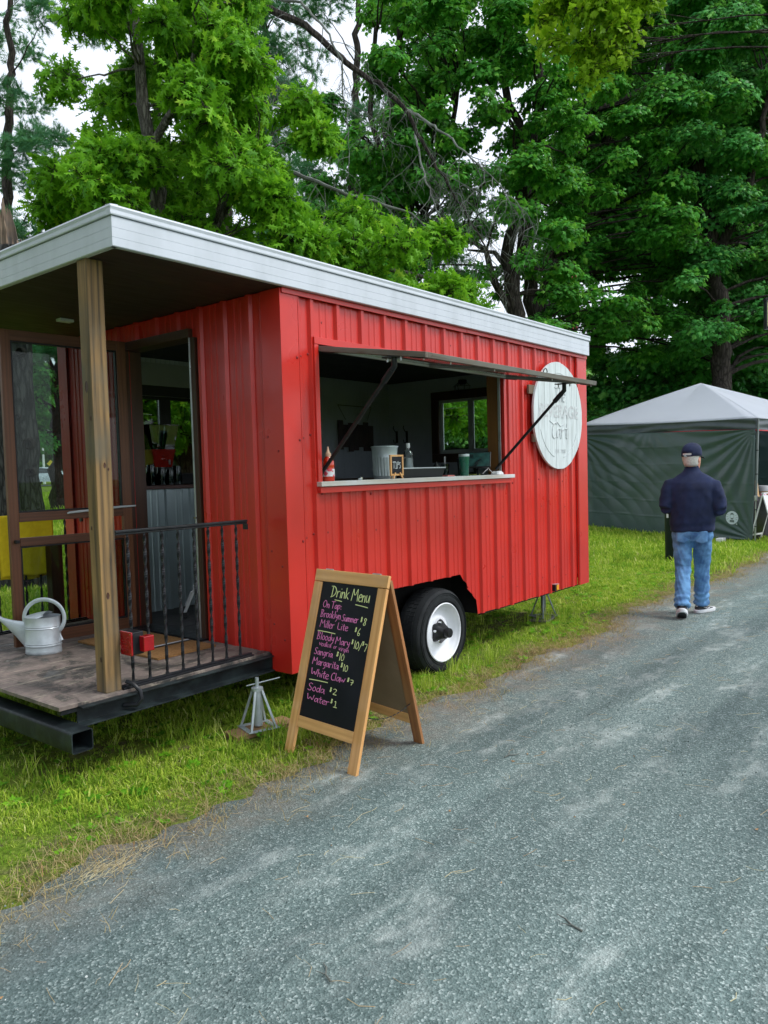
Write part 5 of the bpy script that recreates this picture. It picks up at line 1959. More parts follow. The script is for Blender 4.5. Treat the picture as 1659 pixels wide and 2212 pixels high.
# ================================================================ on the porch
# doormat
t = thing('doormat', 'coarse brown coir doormat in front of the trailer doorway', 'doormat', (-.315, 1.06, DZ))
mb = MB()
mb.grid(lambda u, v: ((u - .5) * .44, (v - .5) * .92, .014 + .002 * math.sin(u * 90) * math.sin(v * 170)), 44, 92)
mb.build('mat_pile', MT['coir'], t, smooth=True)
bx('mat_base', (-.22, -.46, .0), (.22, .46, .012), MT['coir'], t, .003)
for y, c in ((-.175, MT['whitep']), (-.200, MT['blackp'])):
    bx('mat_stripe', (-.215, y - .010, .0165), (.215, y + .010, .0185), c, t, 0)
# watering can
p = onto(95, 1409, DZ)
WC = thing('watering_can', 'galvanised watering can with arched handle on the porch deck', 'watering can', (p.x, p.y, DZ), YAW - math.pi / 2)
# local: +x to the right of the photo, y away
rb = .112
prof = [(rb * .97, 0), (rb, .004), (rb, .020), (rb * .985, .026), (rb * .985, .046), (rb * 1.02, .050), (rb * 1.02, .056), (rb * .985, .060), (rb * 1.01, .066), (rb * .985, .071), (rb * .985, .160), (rb * 1.02, .164), (rb * .985, .170), (rb * 1.01, .176), (rb * .985, .182), (rb * .985, .232), (rb * 1.0, .236)]
MB().lathe([(.001, 0)] + prof + [(rb * .96, .236), (rb * .96, .19), (.001, .19)], 48, sy=.82).build('can_body', MT['can'], WC, smooth=True)
# half hood over the front of the opening
mb = MB()
rows = []
for i in range(9):
    t_ = i / 8
    row = []
    for k in range(17):
        a = math.pi * (.5 + k / 16)
        rr2 = rb * (1 - .80 * t_ * (1 if 1 else 0))
        x = rb * math.cos(a) * (1 - t_) + (.045 * t_)
        x = max(x, -rb)
        y = .82 * rb * math.sin(a) * (1 - .25 * t_)
        row.append((x if t_ < 1 else .03, y, .237 + .030 * math.sin(math.pi * .5 * t_) * (1 - (y / (.82 * rb)) ** 2)))
    rows.append(row)
mb.loft(rows, False, False)
mb.build('hood', MT['can'], WC, smooth=2, sol=.0015)
# spout: wide flat gusset narrowing to a neck
def ell(cx, cz, a, b, n=14, tilt=0):
    return [(cx + a * math.cos(t_) * math.sin(tilt), b * math.sin(t_), cz + a * math.cos(t_) * math.cos(tilt)) for t_ in [2 * math.pi * k / n for k in range(n)]]


MB().loft([ell(-.095, .105, .098, .030), ell(-.15, .150, .058, .022, tilt=.25), ell(-.21, .190, .030, .016, tilt=.5), ell(-.262, .222, .015, .013, tilt=.8), ell(-.285, .237, .014, .014, tilt=.9)]).build('spout', MT['can'], WC, smooth=True)
Mr = Matrix.Translation((-.285, 0, .237)) @ Matrix.Rotation(R(-58), 4, 'Y')
o = MB().lathe([(.014, 0), (.016, .012), (.030, .030), (.044, .040), (.047, .043), (.046, .048), (.001, .054)], 24).build('rose', MT['can'], WC, smooth=True)
o.matrix_local = Mr
hp = []
for k in range(25):
    t_ = k / 24
    a = math.pi * (1.02 - 1.32 * t_)
    hp.append((.008 + .125 * math.cos(a) + .012 * t_, 0, .225 + .118 * max(math.sin(a), -.9)))
MB().tube([(-.112, 0, .18)] + hp + [(.118, 0, .075)], .0085, 8, True, (1.5, .7)).build('handle', MT['can'], WC, smooth=True)
# yellow towel over the far handrail
t = MB()
def towel(u, v):
    s = (u - .5) * .40
    L_ = (v - .5) * 2
    drop = .46 if L_ < 0 else .49
    a = abs(L_) * drop
    rad = .020
    if a < rad * 1.57:
        th = a / rad
        y = math.copysign(rad * math.sin(th), L_)
        z = rad * math.cos(th)
    else:
        y = math.copysign(rad, L_)
        z = -(a - rad * 1.57)
    fall = min(1, a / .3)
    return (s * (1 + .02 * math.sin(a * 9)) - .01 * fall * math.sin(v * 5), y + math.copysign(1, L_) * fall * (.006 + .006 * math.sin(u * 14 + v * 2)), z + fall * .010 * math.sin(u * 7 + (1 if L_ > 0 else 0)))


p = ony(50, 1119, 2.30)
t.grid(towel, 30, 60)
o = t.build('yellow_towel', MT['yellow'], smooth=2, loc=(-.472, 2.30, 1.284), sol=.003)
tag(o, 'bright yellow towel draped over the far porch handrail', 'towel')

# ================================================================ jack stands and boards
def jack(x, y, rz, top, label, z0=.0, handle=True, s=1.0):
    t = thing('jack_stand', label, 'jack stand', (x, y, z0), rz, 'jack stands under the trailer')
    mt = MT['galv'] if handle else MT['steel']
    hh = .225 * s
    b_ = .080 * s
    for sx, sy in ((-1, -1), (1, -1), (1, 1), (-1, 1)):
        MB().loft([[(sx * (b_ if z == 0 else .022) + dx * .007, sy * (b_ if z == 0 else .022) + dy * .005, z) for dx, dy in ((-1, -1), (1, -1), (1, 1), (-1, 1))] for z in (0, hh)]).build('leg', mt, t, bevel=.001)
    for a, b in (((-b_ - .02, -b_ - .015, 0), (b_ + .02, -b_ + .015, .006)), ((-b_ - .02, b_ - .015, 0), (b_ + .02, b_ + .015, .006)), ((-b_ - .02, -b_ + .016, .0), (-b_ + .012, b_ - .016, .006)), ((b_ - .012, -b_ + .016, 0), (b_ + .02, b_ - .016, .006))):
        bx('base_flange', a, b, mt, t)
    MB().tube([(0, 0, .012), (0, 0, hh + .012)], .026, 12).build('centre_tube', mt, t, smooth=True)
    MB().lathe([(.036, hh), (.036, hh + .018), (.022, hh + .024)], 12).build('collar', mt, t)
    MB().tube([(0, 0, hh), (0, 0, top - z0)], .012, 10).build('screw_post', mt, t, smooth=True)
    if handle:
        MB().tube([(-.060, .02, top - z0 - .045), (.130, -.045, top - z0 - .012)], .004, 6).build('turn_bar', mt, t)
    return t


bd = MB().box((-.21, -.075, 0), (.21, .075, .03)).build('support_board', MT['plainwood'], bevel=.003, loc=(-.155, .13, .0))
bd.rotation_euler = (0, 0, R(-10))
tag(bd, 'rough lumber offcut on the grass under the near jack stand', 'board')
jack(-.175, .125, R(-18), .333, 'silver jack stand with turn bar on a wooden board under the porch rail', .0305)
jack(3.935, .36, R(-20), .352, 'dark grey jack stand in grass under the far end of the trailer', .012, False, 1.15)
bd = MB().box((-.20, -.10, 0), (.20, .10, .012)).build('support_board', MT['grey_wood'], bevel=.002, loc=(3.88, .33, 0))
bd.rotation_euler = (0, 0, R(12))
tag(bd, 'grey pad sunk in grass under the far jack stand', 'board')

# ================================================================ canopy tent
TA = Vector((12.64, .46, 0))
tu = Vector((.22, .975, 0)).normalized()
tv = Vector((tu.y, -tu.x, 0))
TS = 4.1
TZ, TV = 2.368, .215
TN = thing('canopy_tent', 'pale peaked pop-up canopy with dark green tarpaulin side wall on the grass', 'tent', tuple(TA), math.atan2(tu.y, tu.x))
# local x runs along the visible wall (away from the path), local -y towards the right of the photo: use y = -depth
TN.rotation_euler = (0, -.028, math.atan2(tu.y, tu.x))
pk = (TS / 2 + .25, -TS / 2, 3.30)


def roof_pt(a, b, t):
    """a, b corner points; t from eave to peak with a slight sag"""
    return a.lerp(b, t)


cs = [Vector((-.02, .02, TZ)), Vector((TS + .02, .02, TZ)), Vector((TS + .02, -TS - .02, TZ)), Vector((-.02, -TS - .02, TZ))]
pkv = Vector(pk)
for i in range(4):
    a, b = cs[i], cs[(i + 1) % 4]
    mb = MB()

    def rp_(u, v):
        e = a.lerp(b, u)
        p = e.lerp(pkv, v)
        p.z += .05 * math.sin(v * math.pi) * (1 if 1 else 0) * (-.8 + 1.2 * abs(u - .5) * 2) - .02 * math.sin(u * math.pi) * (1 - v)
        return p
    mb.grid(rp_, 20, 16)
    mb.build('roof_panel', MT['canopy'], TN, smooth=2, sol=.003, fix=True)
    mb = MB()
    out = Vector((b.y - a.y, -(b.x - a.x), 0)).normalized()

    def vp(u, v):
        p = a.lerp(b, u)
        p = p + Vector((0, 0, -TV * v + .0)) + Vector((0, 0, -.02 * math.sin(u * math.pi) * (1 - v)))
        o = .012 * math.sin(v * 9 + 3 * math.sin(u * 5)) + .008 * math.sin(u * 22 + v * 6)
        return p - out * (-.012 + o) + Vector((0, 0, .012 * math.sin(u * 6) * v))
    mb.grid(vp, 60, 14)
    mb.build('valance', MT['valance'], TN, smooth=2, sol=.003)
    mb = MB()
    mb.grid(lambda u, v: vp(u, 1 + .10 * v) + Vector((0, 0, .002)), 60, 2)
    mb.build('hem_band', MT['red_band'], TN, smooth=2, sol=.004)
# legs: outer square tube, inner tube, collar, foot plate
for i, c in enumerate(cs):
    x = -.028 if c.x < 1 else TS - .02
    y = -.02 if c.y > -1 else -TS + .02
    lg = empty('tent_leg', (x, y, 0), parent=TN)
    bx('outer_tube', (-.017, -.017, .86), (.017, .017, TZ - .02), MT['steel'], lg)
    bx('inner_tube', (-.012, -.012, .012), (.012, .012, .859), MT['alu'], lg)
    bx('slider', (-.026, -.026, .80), (.026, .026, .90), MT['alu'], lg, .004)
    bx('foot_plate', (-.09, -.05, 0), (.09, .05, .012), MT['steel'], lg)
    for z in (.30, .62, 1.30, 1.75):
        bx('strap', (-.021, -.021, z), (.021, .021, z + .018), MT['black'], lg, .001)
    MB().tube([(0, 0, TZ - .4), (TS / 2 * (1 if x < 1 else -1) * .55, 0, TZ - .10)], .010, 6).build('truss_bar', MT['steel'], lg)


def wall_sheet(name, a, b, hlow):
    mb = MB()
    d = (b - a)
    ln = d.length
    nn = Vector((-d.y, d.x, 0)).normalized()

    def wp(u, v):
        z = .05 + (TZ - TV - .05) * v
        s = u * ln
        w_ = 0
        # tension folds fanning from the top corners and the lower corner, and fold creases
        for cx, cz, k_, am in ((0, 2.15, 26, .030), (ln, 2.15, 26, .034), (0, .05, 22, .030), (ln * .55, 2.3, 14, .007)):
            dx, dz = s - cx, z - cz
            rr_ = math.hypot(dx, dz) + .05
            an = math.atan2(dz, dx)
            w_ += am * math.sin(an * k_ + 2 * math.sin(rr_ * 2)) * math.exp(-rr_ / 1.2) * min(1, rr_ * 2.5)
        w_ += .016 * abs(math.sin((s * .8 - z * .9) * 11 + 2.0 * math.sin(z * 2.3) + math.sin(s * 3))) ** .6 * math.exp(-((s - ln * .70) ** 2) / 1.2 - ((z - 1.1) ** 2) / 1.2)
        for cz in (.42, .75, 1.12, 1.5, 1.85):
            w_ += .007 * math.exp(-((z - cz - .01 * math.sin(s * 5)) / .008) ** 2)
        w_ += .005 * math.exp(-((s - ln * .52) / .01) ** 2)
        w_ *= 1 - .97 * math.exp(-(((s - .405) ** 2 + (z - .455) ** 2) / .028) ** 2)
        sag = -.035 * math.sin(u * math.pi) * (1 - v) + (hlow * (1 - v))
        p = a + d * u + Vector((0, 0, z + sag))
        return p + nn * w_ * .72
    mb.grid(wp, 150, 110)
    return mb.build(name, MT['green_fabric'], TN, smooth=2, sol=.002)


sw = wall_sheet('side_wall', Vector((-.005, .028, 0)), Vector((TS + .005, .028, 0)), 0)
wall_sheet('back_wall', Vector((TS - .03, -.03, 0)), Vector((TS - .03, -TS + .03, 0)), 0)
wall_sheet('far_wall', Vector((.0, -TS + .03, 0)), Vector((TS, -TS + .03, 0)), 0)
# printed roundel with a lantern, on the outside of the side wall
lx, lz, lr = .405, .455, .125
badge = empty('badge', (lx, .036, lz), parent=TN)
wm = M('print_white', (.62, .72, .76), rough=.5)
dm = MT['green_fabric']


def flat(poly, y, mt, nm):
    return MB().prism([(-a, b) for a, b in poly], lambda p, q: (p, y, q), lambda p, q: (p, y + .0012, q)).build(nm, mt, badge, fix=True)


flat([(lr * math.cos(R(t_)), lr * 1.03 * math.sin(R(t_))) for t_ in range(0, 360, 10)], 0, wm, 'roundel')
k_ = lr / .105
flat([(x * k_, y * k_) for x, y in ((-.038, .055), (-.024, .062), (-.020, .070), (-.008, .078), (.008, .078), (.020, .070), (.024, .062), (.038, .055))], .0014, dm, 'lantern_cap')
flat([(x * k_, y * k_) for x, y in ((-.034, .052), (.034, .052), (.034, .002), (.026, -.008), (-.026, -.008), (-.034, .002))], .0014, dm, 'lantern_globe')
flat([(x * k_, y * k_) for x, y in ((-.029, .049), (.029, .049), (.029, .004), (.024, -.004), (-.024, -.004), (-.029, .004))], .0028, wm, 'lantern_glass')
flat([(x * k_, y * k_) for x, y in ((-.020, -.010), (.020, -.010), (.015, -.028), (-.015, -.028))], .0014, dm, 'lantern_neck')
flat([(x * k_, y * k_) for x, y in ((-.038, -.046), (-.032, -.040), (.032, -.040), (.038, -.046), (.038, -.068), (-.038, -.068))], .0014, dm, 'lantern_tank')
flat([(x * k_, y * k_) for x, y in ((-.040, -.075), (.040, -.075), (.040, -.079), (-.040, -.079))], .0014, dm, 'lantern_base')
for sg in (-1, 1):
    for a_ in (-26, 0, 26):
        c_, s_ = math.cos(R(a_)), math.sin(R(a_))
        flat([(sg * (q * c_ - w2 * s_) * k_, (q * s_ + w2 * c_ + .012) * k_) for q, w2 in ((.062, -.0022), (.098, -.0022), (.098, .0022), (.062, .0022))], .0014, dm, 'ray')
flat([(-.105 * 1 + .0 + .012 * math.cos(R(t_)) * 1 + .20, -.118 + .012 * math.sin(R(t_))) for t_ in range(0, 360, 30)], 0, wm, 'print_dot')

# stall table and goods under the tent
def tl_(x, y, z=0):
    return TA + tu * x + tv * (-y) * 1 + Vector((0, 0, z)) if 0 else TA + tu * x + tv * y + Vector((0, 0, z))


rt_z = math.atan2(tu.y, tu.x)
q = tl_(.09, .15)
t = thing('stall_table', 'table with black floor-length cloth under the canopy tent', 'table', tuple(q), rt_z)
mb = MB()
mb.grid(lambda u, v: (0 - .006 * math.sin(v * 3) + .010 * math.sin(u * 40) * (1 - v), -u * 1.9, .02 + .81 * v), 80, 8)
mb.grid(lambda u, v: (u * .75, -.0 + .010 * math.sin(u * 30) * (1 - v), .02 + .81 * v), 40, 8)
mb.build('tablecloth', MT['cloth_black'], t, smooth=2, sol=.003)
bx('tabletop', (.0, -1.9, .832), (.75, .0, .858), MT['counter'], t)
for x in (.05, .68):
    for y in (-.06, -1.84):
        bx('leg', (x, y - .02, 0), (x + .03, y + .02, .831), MT['steel'], t)
for k, (x, y, w2, h, ti, lab, mt) in enumerate(((.03, .22, .10, .62, .02, 'tall narrow tan display board on the stall table behind the tent leg', MT['cardboard']), (.0, .36, .13, .32, .10, 'short sloping tan display board on the stall table', MT['cardboard']), (.0, .14, .08, .34, .0, 'pale wooden display board nearest the tent leg', MT['plainwood']))):
    q = tl_(.12 + x, y, .859)
    t = thing('display_board', lab, 'display board', tuple(q), rt_z, 'display boards on the stall table')
    MB().loft([[(.0 + dx, dy * (w2 if z == 0 else w2 * .45) - (w2 * ti), z) for dx, dy in ((0, -1), (.025, -1), (.025, 0), (0, 0))] for z in (0, h)]).build('panel', mt, t, bevel=.002)
    bx('ledge', (-.02, -w2, 0), (-.001, 0, .02), mt, t)
q = tl_(.25, .98, .859)
t = thing('goods_basket', 'white lined basket of wrapped goods at the table end', 'basket', tuple(q), rt_z)
MB().lathe([(.001, 0), (.09, 0), (.11, .12)], 16).build('basket_body', MT['cardboard'], t)
MB().lathe([(.112, .09), (.125, .16), (.118, .20), (.105, .16)], 16, cap=False).build('liner', MT['whitep'], t, smooth=True)
q = tl_(.16, .74, .859)
t = thing('wrapped_goods', 'pink and white wrapped packet on the stall table', 'packet', tuple(q), rt_z)
MB().loft([[(sx * .05, sy * .05, 0) for sx, sy in ((-1, -1), (1, -1), (1, 1), (-1, 1))], [(sx * .045, sy * .052, .035) for sx, sy in ((-1, -1), (1, -1), (1, 1), (-1, 1))], [(sx * .02, sy * .03, .055) for sx, sy in ((-1, -1), (1, -1), (1, 1), (-1, 1))]]).build('packet_wrap', M('pink_wrap', (.7, .7, .72), (.6, .05, .2), rough=.5, scale=30, lo=.48, hi=.55), t, bevel=.003)
q = tl_(.07, .0)
t = thing('white_aframe_sign', 'white A-frame sidewalk sign leaning open beside the tent leg', 'sign', tuple(q), math.atan2(tv.y, tv.x))
for s_, off in ((1, 0), (-1, .52)):
    for x in (0, .42):
        MB().loft([[(x + dx * .018, -(off + s_ * (.26 if z else 0)) + dy * .01, z) for dx, dy in ((-1, -1), (1, -1), (1, 1), (-1, 1))] for z in (0, .93)]).build('leg', MT['whitep'], t, bevel=.002)
    MB().loft([[(x, -(off + s_ * .26 * z / .93) + dy * .008, z) for x, dy in ((.02, -1), (.40, -1), (.40, 1), (.02, 1))] for z in (.16, .90)]).build('sign_panel', MT['blackp'] if s_ > 0 else MT['whitep'], t)
    bx('crossbar', (.02, -(off + s_ * .045) - .011, .13), (.40, -(off + s_ * .045) + .011, .165), MT['whitep'], t)
    bx('top_bar', (-.018, -.26 - .012 * s_ - .010, .931), (.438, -.26 - .012 * s_ + .010, .955), MT['whitep'], t)

# bin behind the man
t = thing('litter_bin', 'slim dark green litter bin on the grass behind the walking man', 'bin', (9.118, .798, 0))
t.scale = (.74, .74, 1)
MB().lathe([(.001, 0), (.135, 0), (.14, .01), (.15, .95), (.155, .96), (.155, .98), (.001, .98)], 28).build('bin_body', MT['binm'], t, smooth=True)
MB().lathe([(.165, .975), (.165, 1.0), (.15, 1.03), (.06, 1.06), (.03, 1.065), (.03, 1.09), (.001, 1.095)], 28).build('bin_lid', MT['binm'], t, smooth=True)
MB().lathe([(.0005, 0), (.045, 0), (.045, .012), (.0005, .012)], 12, (-.10, -.11, .90)).build('bin_latch', MT['alu'], t)
bx('sticker', (-.158, .02, .70), (-.1495, .06, .84), MT['whitep'], t, 0)
for s_ in (-1, 1):
    MB().tube([(-.10 + s_ * 0, s_ * .16, .93), (-.10, s_ * .20, .95), (-.02, s_ * .20, .95), (-.02, s_ * .16, .93)], .008, 6).build('handle', MT['blackp'], t)
# white box on the grass far behind the man
t = tag(MB().box((-.12, -.06, 0), (.12, .06, .10)).build('white_carton', MT['whitep'], bevel=.004, loc=(12.3, .95, 0)), 'small white carton on the grass at the foot of the tent wall', 'carton')

# edge of a lamp box at the right border
q = DP(1668, 678, 12.2)
t = thing('lantern_sign', 'pale green panel lantern in a black frame hanging at the right edge', 'lantern', (q.x, q.y, 0), YAW - math.pi / 2)
z0_ = q.z
bx('panel', (-.095, -.03, z0_ - .19), (.14, .03, z0_ + .19), MT['lampglow'], t)
for a, b in (((-.115, -.045, z0_ - .21), (-.096, .045, z0_ + .21)), ((.141, -.045, z0_ - .21), (.16, .045, z0_ + .21)), ((-.115, -.045, z0_ - .235), (.16, .045, z0_ - .2105)), ((-.125, -.05, z0_ + .2105), (.17, .05, z0_ + .245))):
    bx('frame', a, b, MT['black'], t)
MB().tube([(.62, 0, -.2), (.62, 0, z0_ + .5), (.60, 0, z0_ + .60), (.02, 0, z0_ + .62)], .035, 10).build('lamp_post', MT['black'], t, smooth=True)
MB().tube([(.022, 0, z0_ + .246), (.022, 0, z0_ + .62)], .012, 8).build('hanger', MT['black'], t)

# ================================================================ far things seen through the porch
def car():
    d = DP(100, 1045, 66)
    t = thing('parked_car', 'silver car parked on the far road beyond the lawn', 'car', (d.x, d.y, gz(d.x, d.y) + .03), math.atan2(-.60, .80) - .35)
    mb = MB()
    # half sections along the length (x), y across, z up
    prof = [(-2.2, .35, .55, .62), (-2.15, .85, .62, .98), (-1.5, .90, .75, 1.0), (-1.0, .92, .62, 1.42), (.0, .92, .60, 1.50), (.7, .92, .62, 1.44), (1.35, .90, .80, 1.02), (2.1, .85, .70, .88), (2.3, .60, .50, .62)]
    rings = []
    for x, wb, wt, h in prof:
        rings.append([(x, -wb, .28), (x, -wb, .68), (x, -wb * .98, min(h, .92)), (x, -wt, h - .03), (x, -wt * .8, h), (x, wt * .8, h), (x, wt, h - .03), (x, wb * .98, min(h, .92)), (x, wb, .68), (x, wb, .28)])
    mb.loft(rings)
    mb.build('body', MT['car'], t, smooth=True, fix=True)
    for s_ in (-1, 1):
        MB().prism([(-1.30, .98), (-.95, 1.36), (.0, 1.42), (.65, 1.36), (1.15, 1.0)], lambda a, b: (a, s_ * (.93 - (b - .9) * .42), b), lambda a, b: (a, s_ * (.88 - (b - .9) * .42), b)).build('side_window', MT['carglass'], t, fix=True)
        MB().prism([(2.22, .60), (1.95, .78), (2.0, .62)], lambda a, b: (a, s_ * .55, b), lambda a, b: (a, s_ * .80, b)).build('headlight', MT['chrome'], t, fix=True)
        bx('mirror', (.85, s_ * .93, .98), (1.0, s_ * 1.08, 1.10), MT['car'], t)
        for x in (-1.35, 1.40):
            w_ = empty('wheel', (x, s_ * .80, .33), parent=t)
            MB().lathe([(.20, -.1), (.33, -.1), (.33, .1), (.20, .1)], 24, axis='Y', cap=False).build('tyre', MT['rubber'], w_)
            MB().lathe([(.001, -.06), (.20, -.09), (.20, .09), (.001, .06)], 16, axis='Y').build('rim', MT['alu'], w_)
    MB().loft([[(1.18, -.62, 1.04), (1.18, .62, 1.04), (1.10, .62, 1.00), (1.10, -.62, 1.00)], [(.72, -.55, 1.42), (.72, .55, 1.42), (.62, .55, 1.38), (.62, -.55, 1.38)]]).build('windscreen', MT['carglass'], t, fix=True)
    bx('bumper', (2.20, -.6, .30), (2.36, .6, .50), MT['car'], t)


car()
q = DP(96, 1035, 75)
t = thing('lamp_pole', 'tall white pole with a crossbar of lamps by the far road', 'lamp pole', (q.x, q.y, gz(q.x, q.y)), YAW - math.pi / 2)
zt_ = DP(96, 930, 75).z - gz(q.x, q.y)
MB().tube([(0, 0, 0), (0, 0, zt_)], [.13, .08], 10).build('pole', MT['pole'], t, smooth=True)
MB().tube([(-.55, 0, zt_ - .02), (.65, 0, zt_ + .01)], .035, 8).build('crossbar', MT['pole'], t)
for x in (-.55, .65):
    bx('lamp_head', (x - .18, -.08, zt_ - .05), (x + .10, .08, zt_ + .05), MT['pole'], t)
q = DP(112, 1042, 72)
t = thing('road_sign', 'small yellow diamond road sign beside the far road', 'road sign', (q.x, q.y, gz(q.x, q.y)), YAW - math.pi / 2)
MB().tube([(0, 0, 0), (0, 0, 2.2)], .03, 6).build('pole', MT['steel'], t)
MB().prism([(0, 1.55), (.35, 1.9), (0, 2.25), (-.35, 1.9)], lambda a, b: (a, -.04, b), lambda a, b: (a, -.06, b)).build('sign_plate', M('sign_yellow', (.75, .60, .03), rough=.5), t)

# ================================================================ the walking man
PM = thing('person', 'man in navy fleece pullover, blue jeans and navy cap walking away along the gravel edge', 'person', (4.76, -.885, 0), R(15))
# local: +x is the way he walks, +y his left


def ring(c, rx, ry, n=20, tiltx=0, sq=2.0, rot=0):
    """superellipse ring; rx along x (front-back), ry along y (side)"""
    out = []
    for k in range(n):
        a = 2 * math.pi * k / n
        ca, sa = math.cos(a), math.sin(a)
        x = math.copysign(abs(ca) ** (2 / sq), ca) * rx
        y = math.copysign(abs(sa) ** (2 / sq), sa) * ry
        if rot:
            x, y = x * math.cos(rot) - y * math.sin(rot), x * math.sin(rot) + y * math.cos(rot)
        out.append((c[0] + x, c[1] + y, c[2] + x * tiltx))
    return out


def body_mesh(name, parts, mt, vox, smooth_it=6, disp=None):
    mb = MB()
    for f in parts:
        f(mb)
    me = mb.mesh(name)
    bm = bmesh.new()
    bm.from_mesh(me)
    bmesh.ops.recalc_face_normals(bm, faces=bm.faces)
    bm.to_mesh(me)
    bm.free()
    o = bpy.data.objects.new(name, me)
    COL.objects.link(o)
    me.materials.append(mt)
    rm = o.modifiers.new('remesh', 'REMESH')
    rm.mode = 'VOXEL'
    rm.voxel_size = vox
    rm.use_smooth_shade = True
    sm = o.modifiers.new('smooth', 'SMOOTH')
    sm.factor = .6
    sm.iterations = smooth_it
    # bake so that wrinkles can be modelled onto the surface
    dg = bpy.context.evaluated_depsgraph_get()
    m2 = bpy.data.meshes.new_from_object(o.evaluated_get(dg))
    o.modifiers.clear()
    o.data = m2
    m2.name = name
    m2.materials.clear()
    m2.materials.append(mt)
    if disp:
        n = len(m2.vertices)
        co = np.zeros(n * 3)
        no = np.zeros(n * 3)
        m2.vertices.foreach_get('co', co)
        m2.vertex_normals.foreach_get('vector', no)
        co = co.reshape(-1, 3)
        no = no.reshape(-1, 3)
        co += no * disp(co)[:, None]
        m2.vertices.foreach_set('co', co.ravel())
        m2.update()
    m2.shade_smooth()
    return o


def part_of(o):
    o.parent = PM
    return o


# --- bare body: head, neck, trunk, arms, hands, legs as one surface
HZ = 1.60
hy_ = R(-24)        # head turned to his right


def hd(mb):
    cz = HZ
    rings = []
    for z, rx, ry, ox in ((-.135, .030, .030, .045), (-.12, .055, .048, .035), (-.09, .080, .064, .018), (-.05, .094, .074, .008), (0, .100, .080, .0), (.05, .100, .080, -.004), (.09, .088, .070, -.006), (.12, .058, .045, -.006), (.132, .02, .018, -.006)):
        rings.append([(p[0] * math.cos(hy_) - p[1] * math.sin(hy_), p[0] * math.sin(hy_) + p[1] * math.cos(hy_), p[2]) for p in ring((ox, 0, cz + z), rx, ry, 20)])
    mb.loft(rings)


def rotp(p):
    return (p[0] * math.cos(hy_) - p[1] * math.sin(hy_), p[0] * math.sin(hy_) + p[1] * math.cos(hy_), p[2])


SHL, SHR = Vector((-.02, .192, 1.350)), Vector((-.02, -.192, 1.335))
ELL, ELR = Vector((-.070, .252, 1.105)), Vector((-.060, -.262, 1.09))
HAL, HAR = Vector((.175, .140, 1.06)), Vector((.175, -.150, 1.055))
HIPL, HIPR = Vector((0, .095, .90)), Vector((0, -.095, .90))
KNL, KNR = Vector((-.03, .090, .50)), Vector((.13, -.085, .50))
ANL, ANR = Vector((-.245, .088, .125)), Vector((.190, -.075, .085))


def hand(mb, w_, fd, side):
    """palm and five bent fingers; fd is the pointing direction"""
    f = fd.normalized()
    sd_ = Vector((0, 0, 1)).cross(f).normalized()
    mb.tube([w_, w_ + f * .045, w_ + f * .085], [.026, .036, .030], 10, True, (1, .55))
    for k, (o, ln) in enumerate(((-.026, .050), (-.009, .060), (.009, .064), (.026, .056))):
        b = w_ + f * .08 + sd_ * o
        q = b + f * ln * .5 + Vector((0, 0, -.006))
        e = q + f * ln * .30 + Vector((0, 0, -.026))
        mb.tube([b - f * .02, b, q, e], [.010, .0095, .0088, .0075], 8)
    tb = w_ + f * .025 + sd_ * .030 * side
    mb.tube([tb - sd_ * .015 * side, tb + sd_ * .020 * side + f * .02, tb + sd_ * .022 * side + f * .055], [.014, .011, .009], 8)


def arms(mb):
    for s_, e_, h_ in ((SHL, ELL, HAL), (SHR, ELR, HAR)):
        mb.tube([s_ - Vector((0, 0, .0)), s_.lerp(e_, .5), e_], [.055, .048, .040], 12)
        mb.tube([e_, e_.lerp(h_, .4), h_], [.042, .040, .026], 12)
        hand(mb, h_, (h_ - e_) + Vector((0, -.06 if s_ is SHL else .06, 0)), 1 if s_ is SHL else -1)


def trunk(mb):
    mb.loft([ring((0, 0, .84), .10, .15), ring((0, 0, .95), .115, .165), ring((0, 0, 1.08), .11, .155), ring((0, 0, 1.25), .12, .175), ring((-.01, 0, 1.36), .10, .17), ring((-.01, 0, 1.41), .07, .10), ring((.0, 0, 1.45), .052, .056), ring((.01, 0, 1.53), .050, .052)])


def legs(mb):
    for h_, k_, a_ in ((HIPL, KNL, ANL), (HIPR, KNR, ANR)):
        mb.tube([h_, h_.lerp(k_, .5), k_], [.088, .075, .056], 12)
        mb.tube([k_, k_.lerp(a_, .35), a_], [.056, .056, .036], 12)


def face(mb):
    mb.tube([rotp((.085, 0, HZ + .005)), rotp((.112, 0, HZ - .020)), rotp((.098, 0, HZ - .034))], [.008, .014, .012], 8)
    for s_ in (-1, 1):
        mb.lathe([(.004, -.010), (.026, -.008), (.030, 0), (.024, .006), (.012, .004)], 12, rotp((-.005, s_ * .080, HZ - .012)), 'Y', True, Matrix.Rotation(hy_, 4, 'Z'), .75, 1.15)
    mb.tube([rotp((.086, -.022, HZ - .062)), rotp((.094, 0, HZ - .060)), rotp((.086, .022, HZ - .062))], [.006, .009, .006], 8)


body = part_of(body_mesh('body', [hd, trunk, arms, legs, face], MT['skin'], .0075, 3))
for s_ in (-1, 1):
    MB().lathe([(.001, -.012), (.009, -.008), (.012, 0), (.009, .008), (.001, .012)], 12, rotp((.082, s_ * .032, HZ + .008))).build('eye', MT['whitep'], PM, smooth=True)
    MB().lathe([(.001, 0), (.005, .0005), (.006, .002), (.001, .003)], 10, rotp((.0935, s_ * .032, HZ + .007)), 'X').build('pupil', MT['blackp'], PM)


# --- fleece
from mathutils import noise as mnoise


def nz3(co, s, st=(1, 1, 1)):
    return np.array([mnoise.noise(Vector((p[0] * s * st[0], p[1] * s * st[1], p[2] * s * st[2]))) for p in co])


def ridge(co, s, st):
    return 1 - np.abs(nz3(co, s, st)) * 2


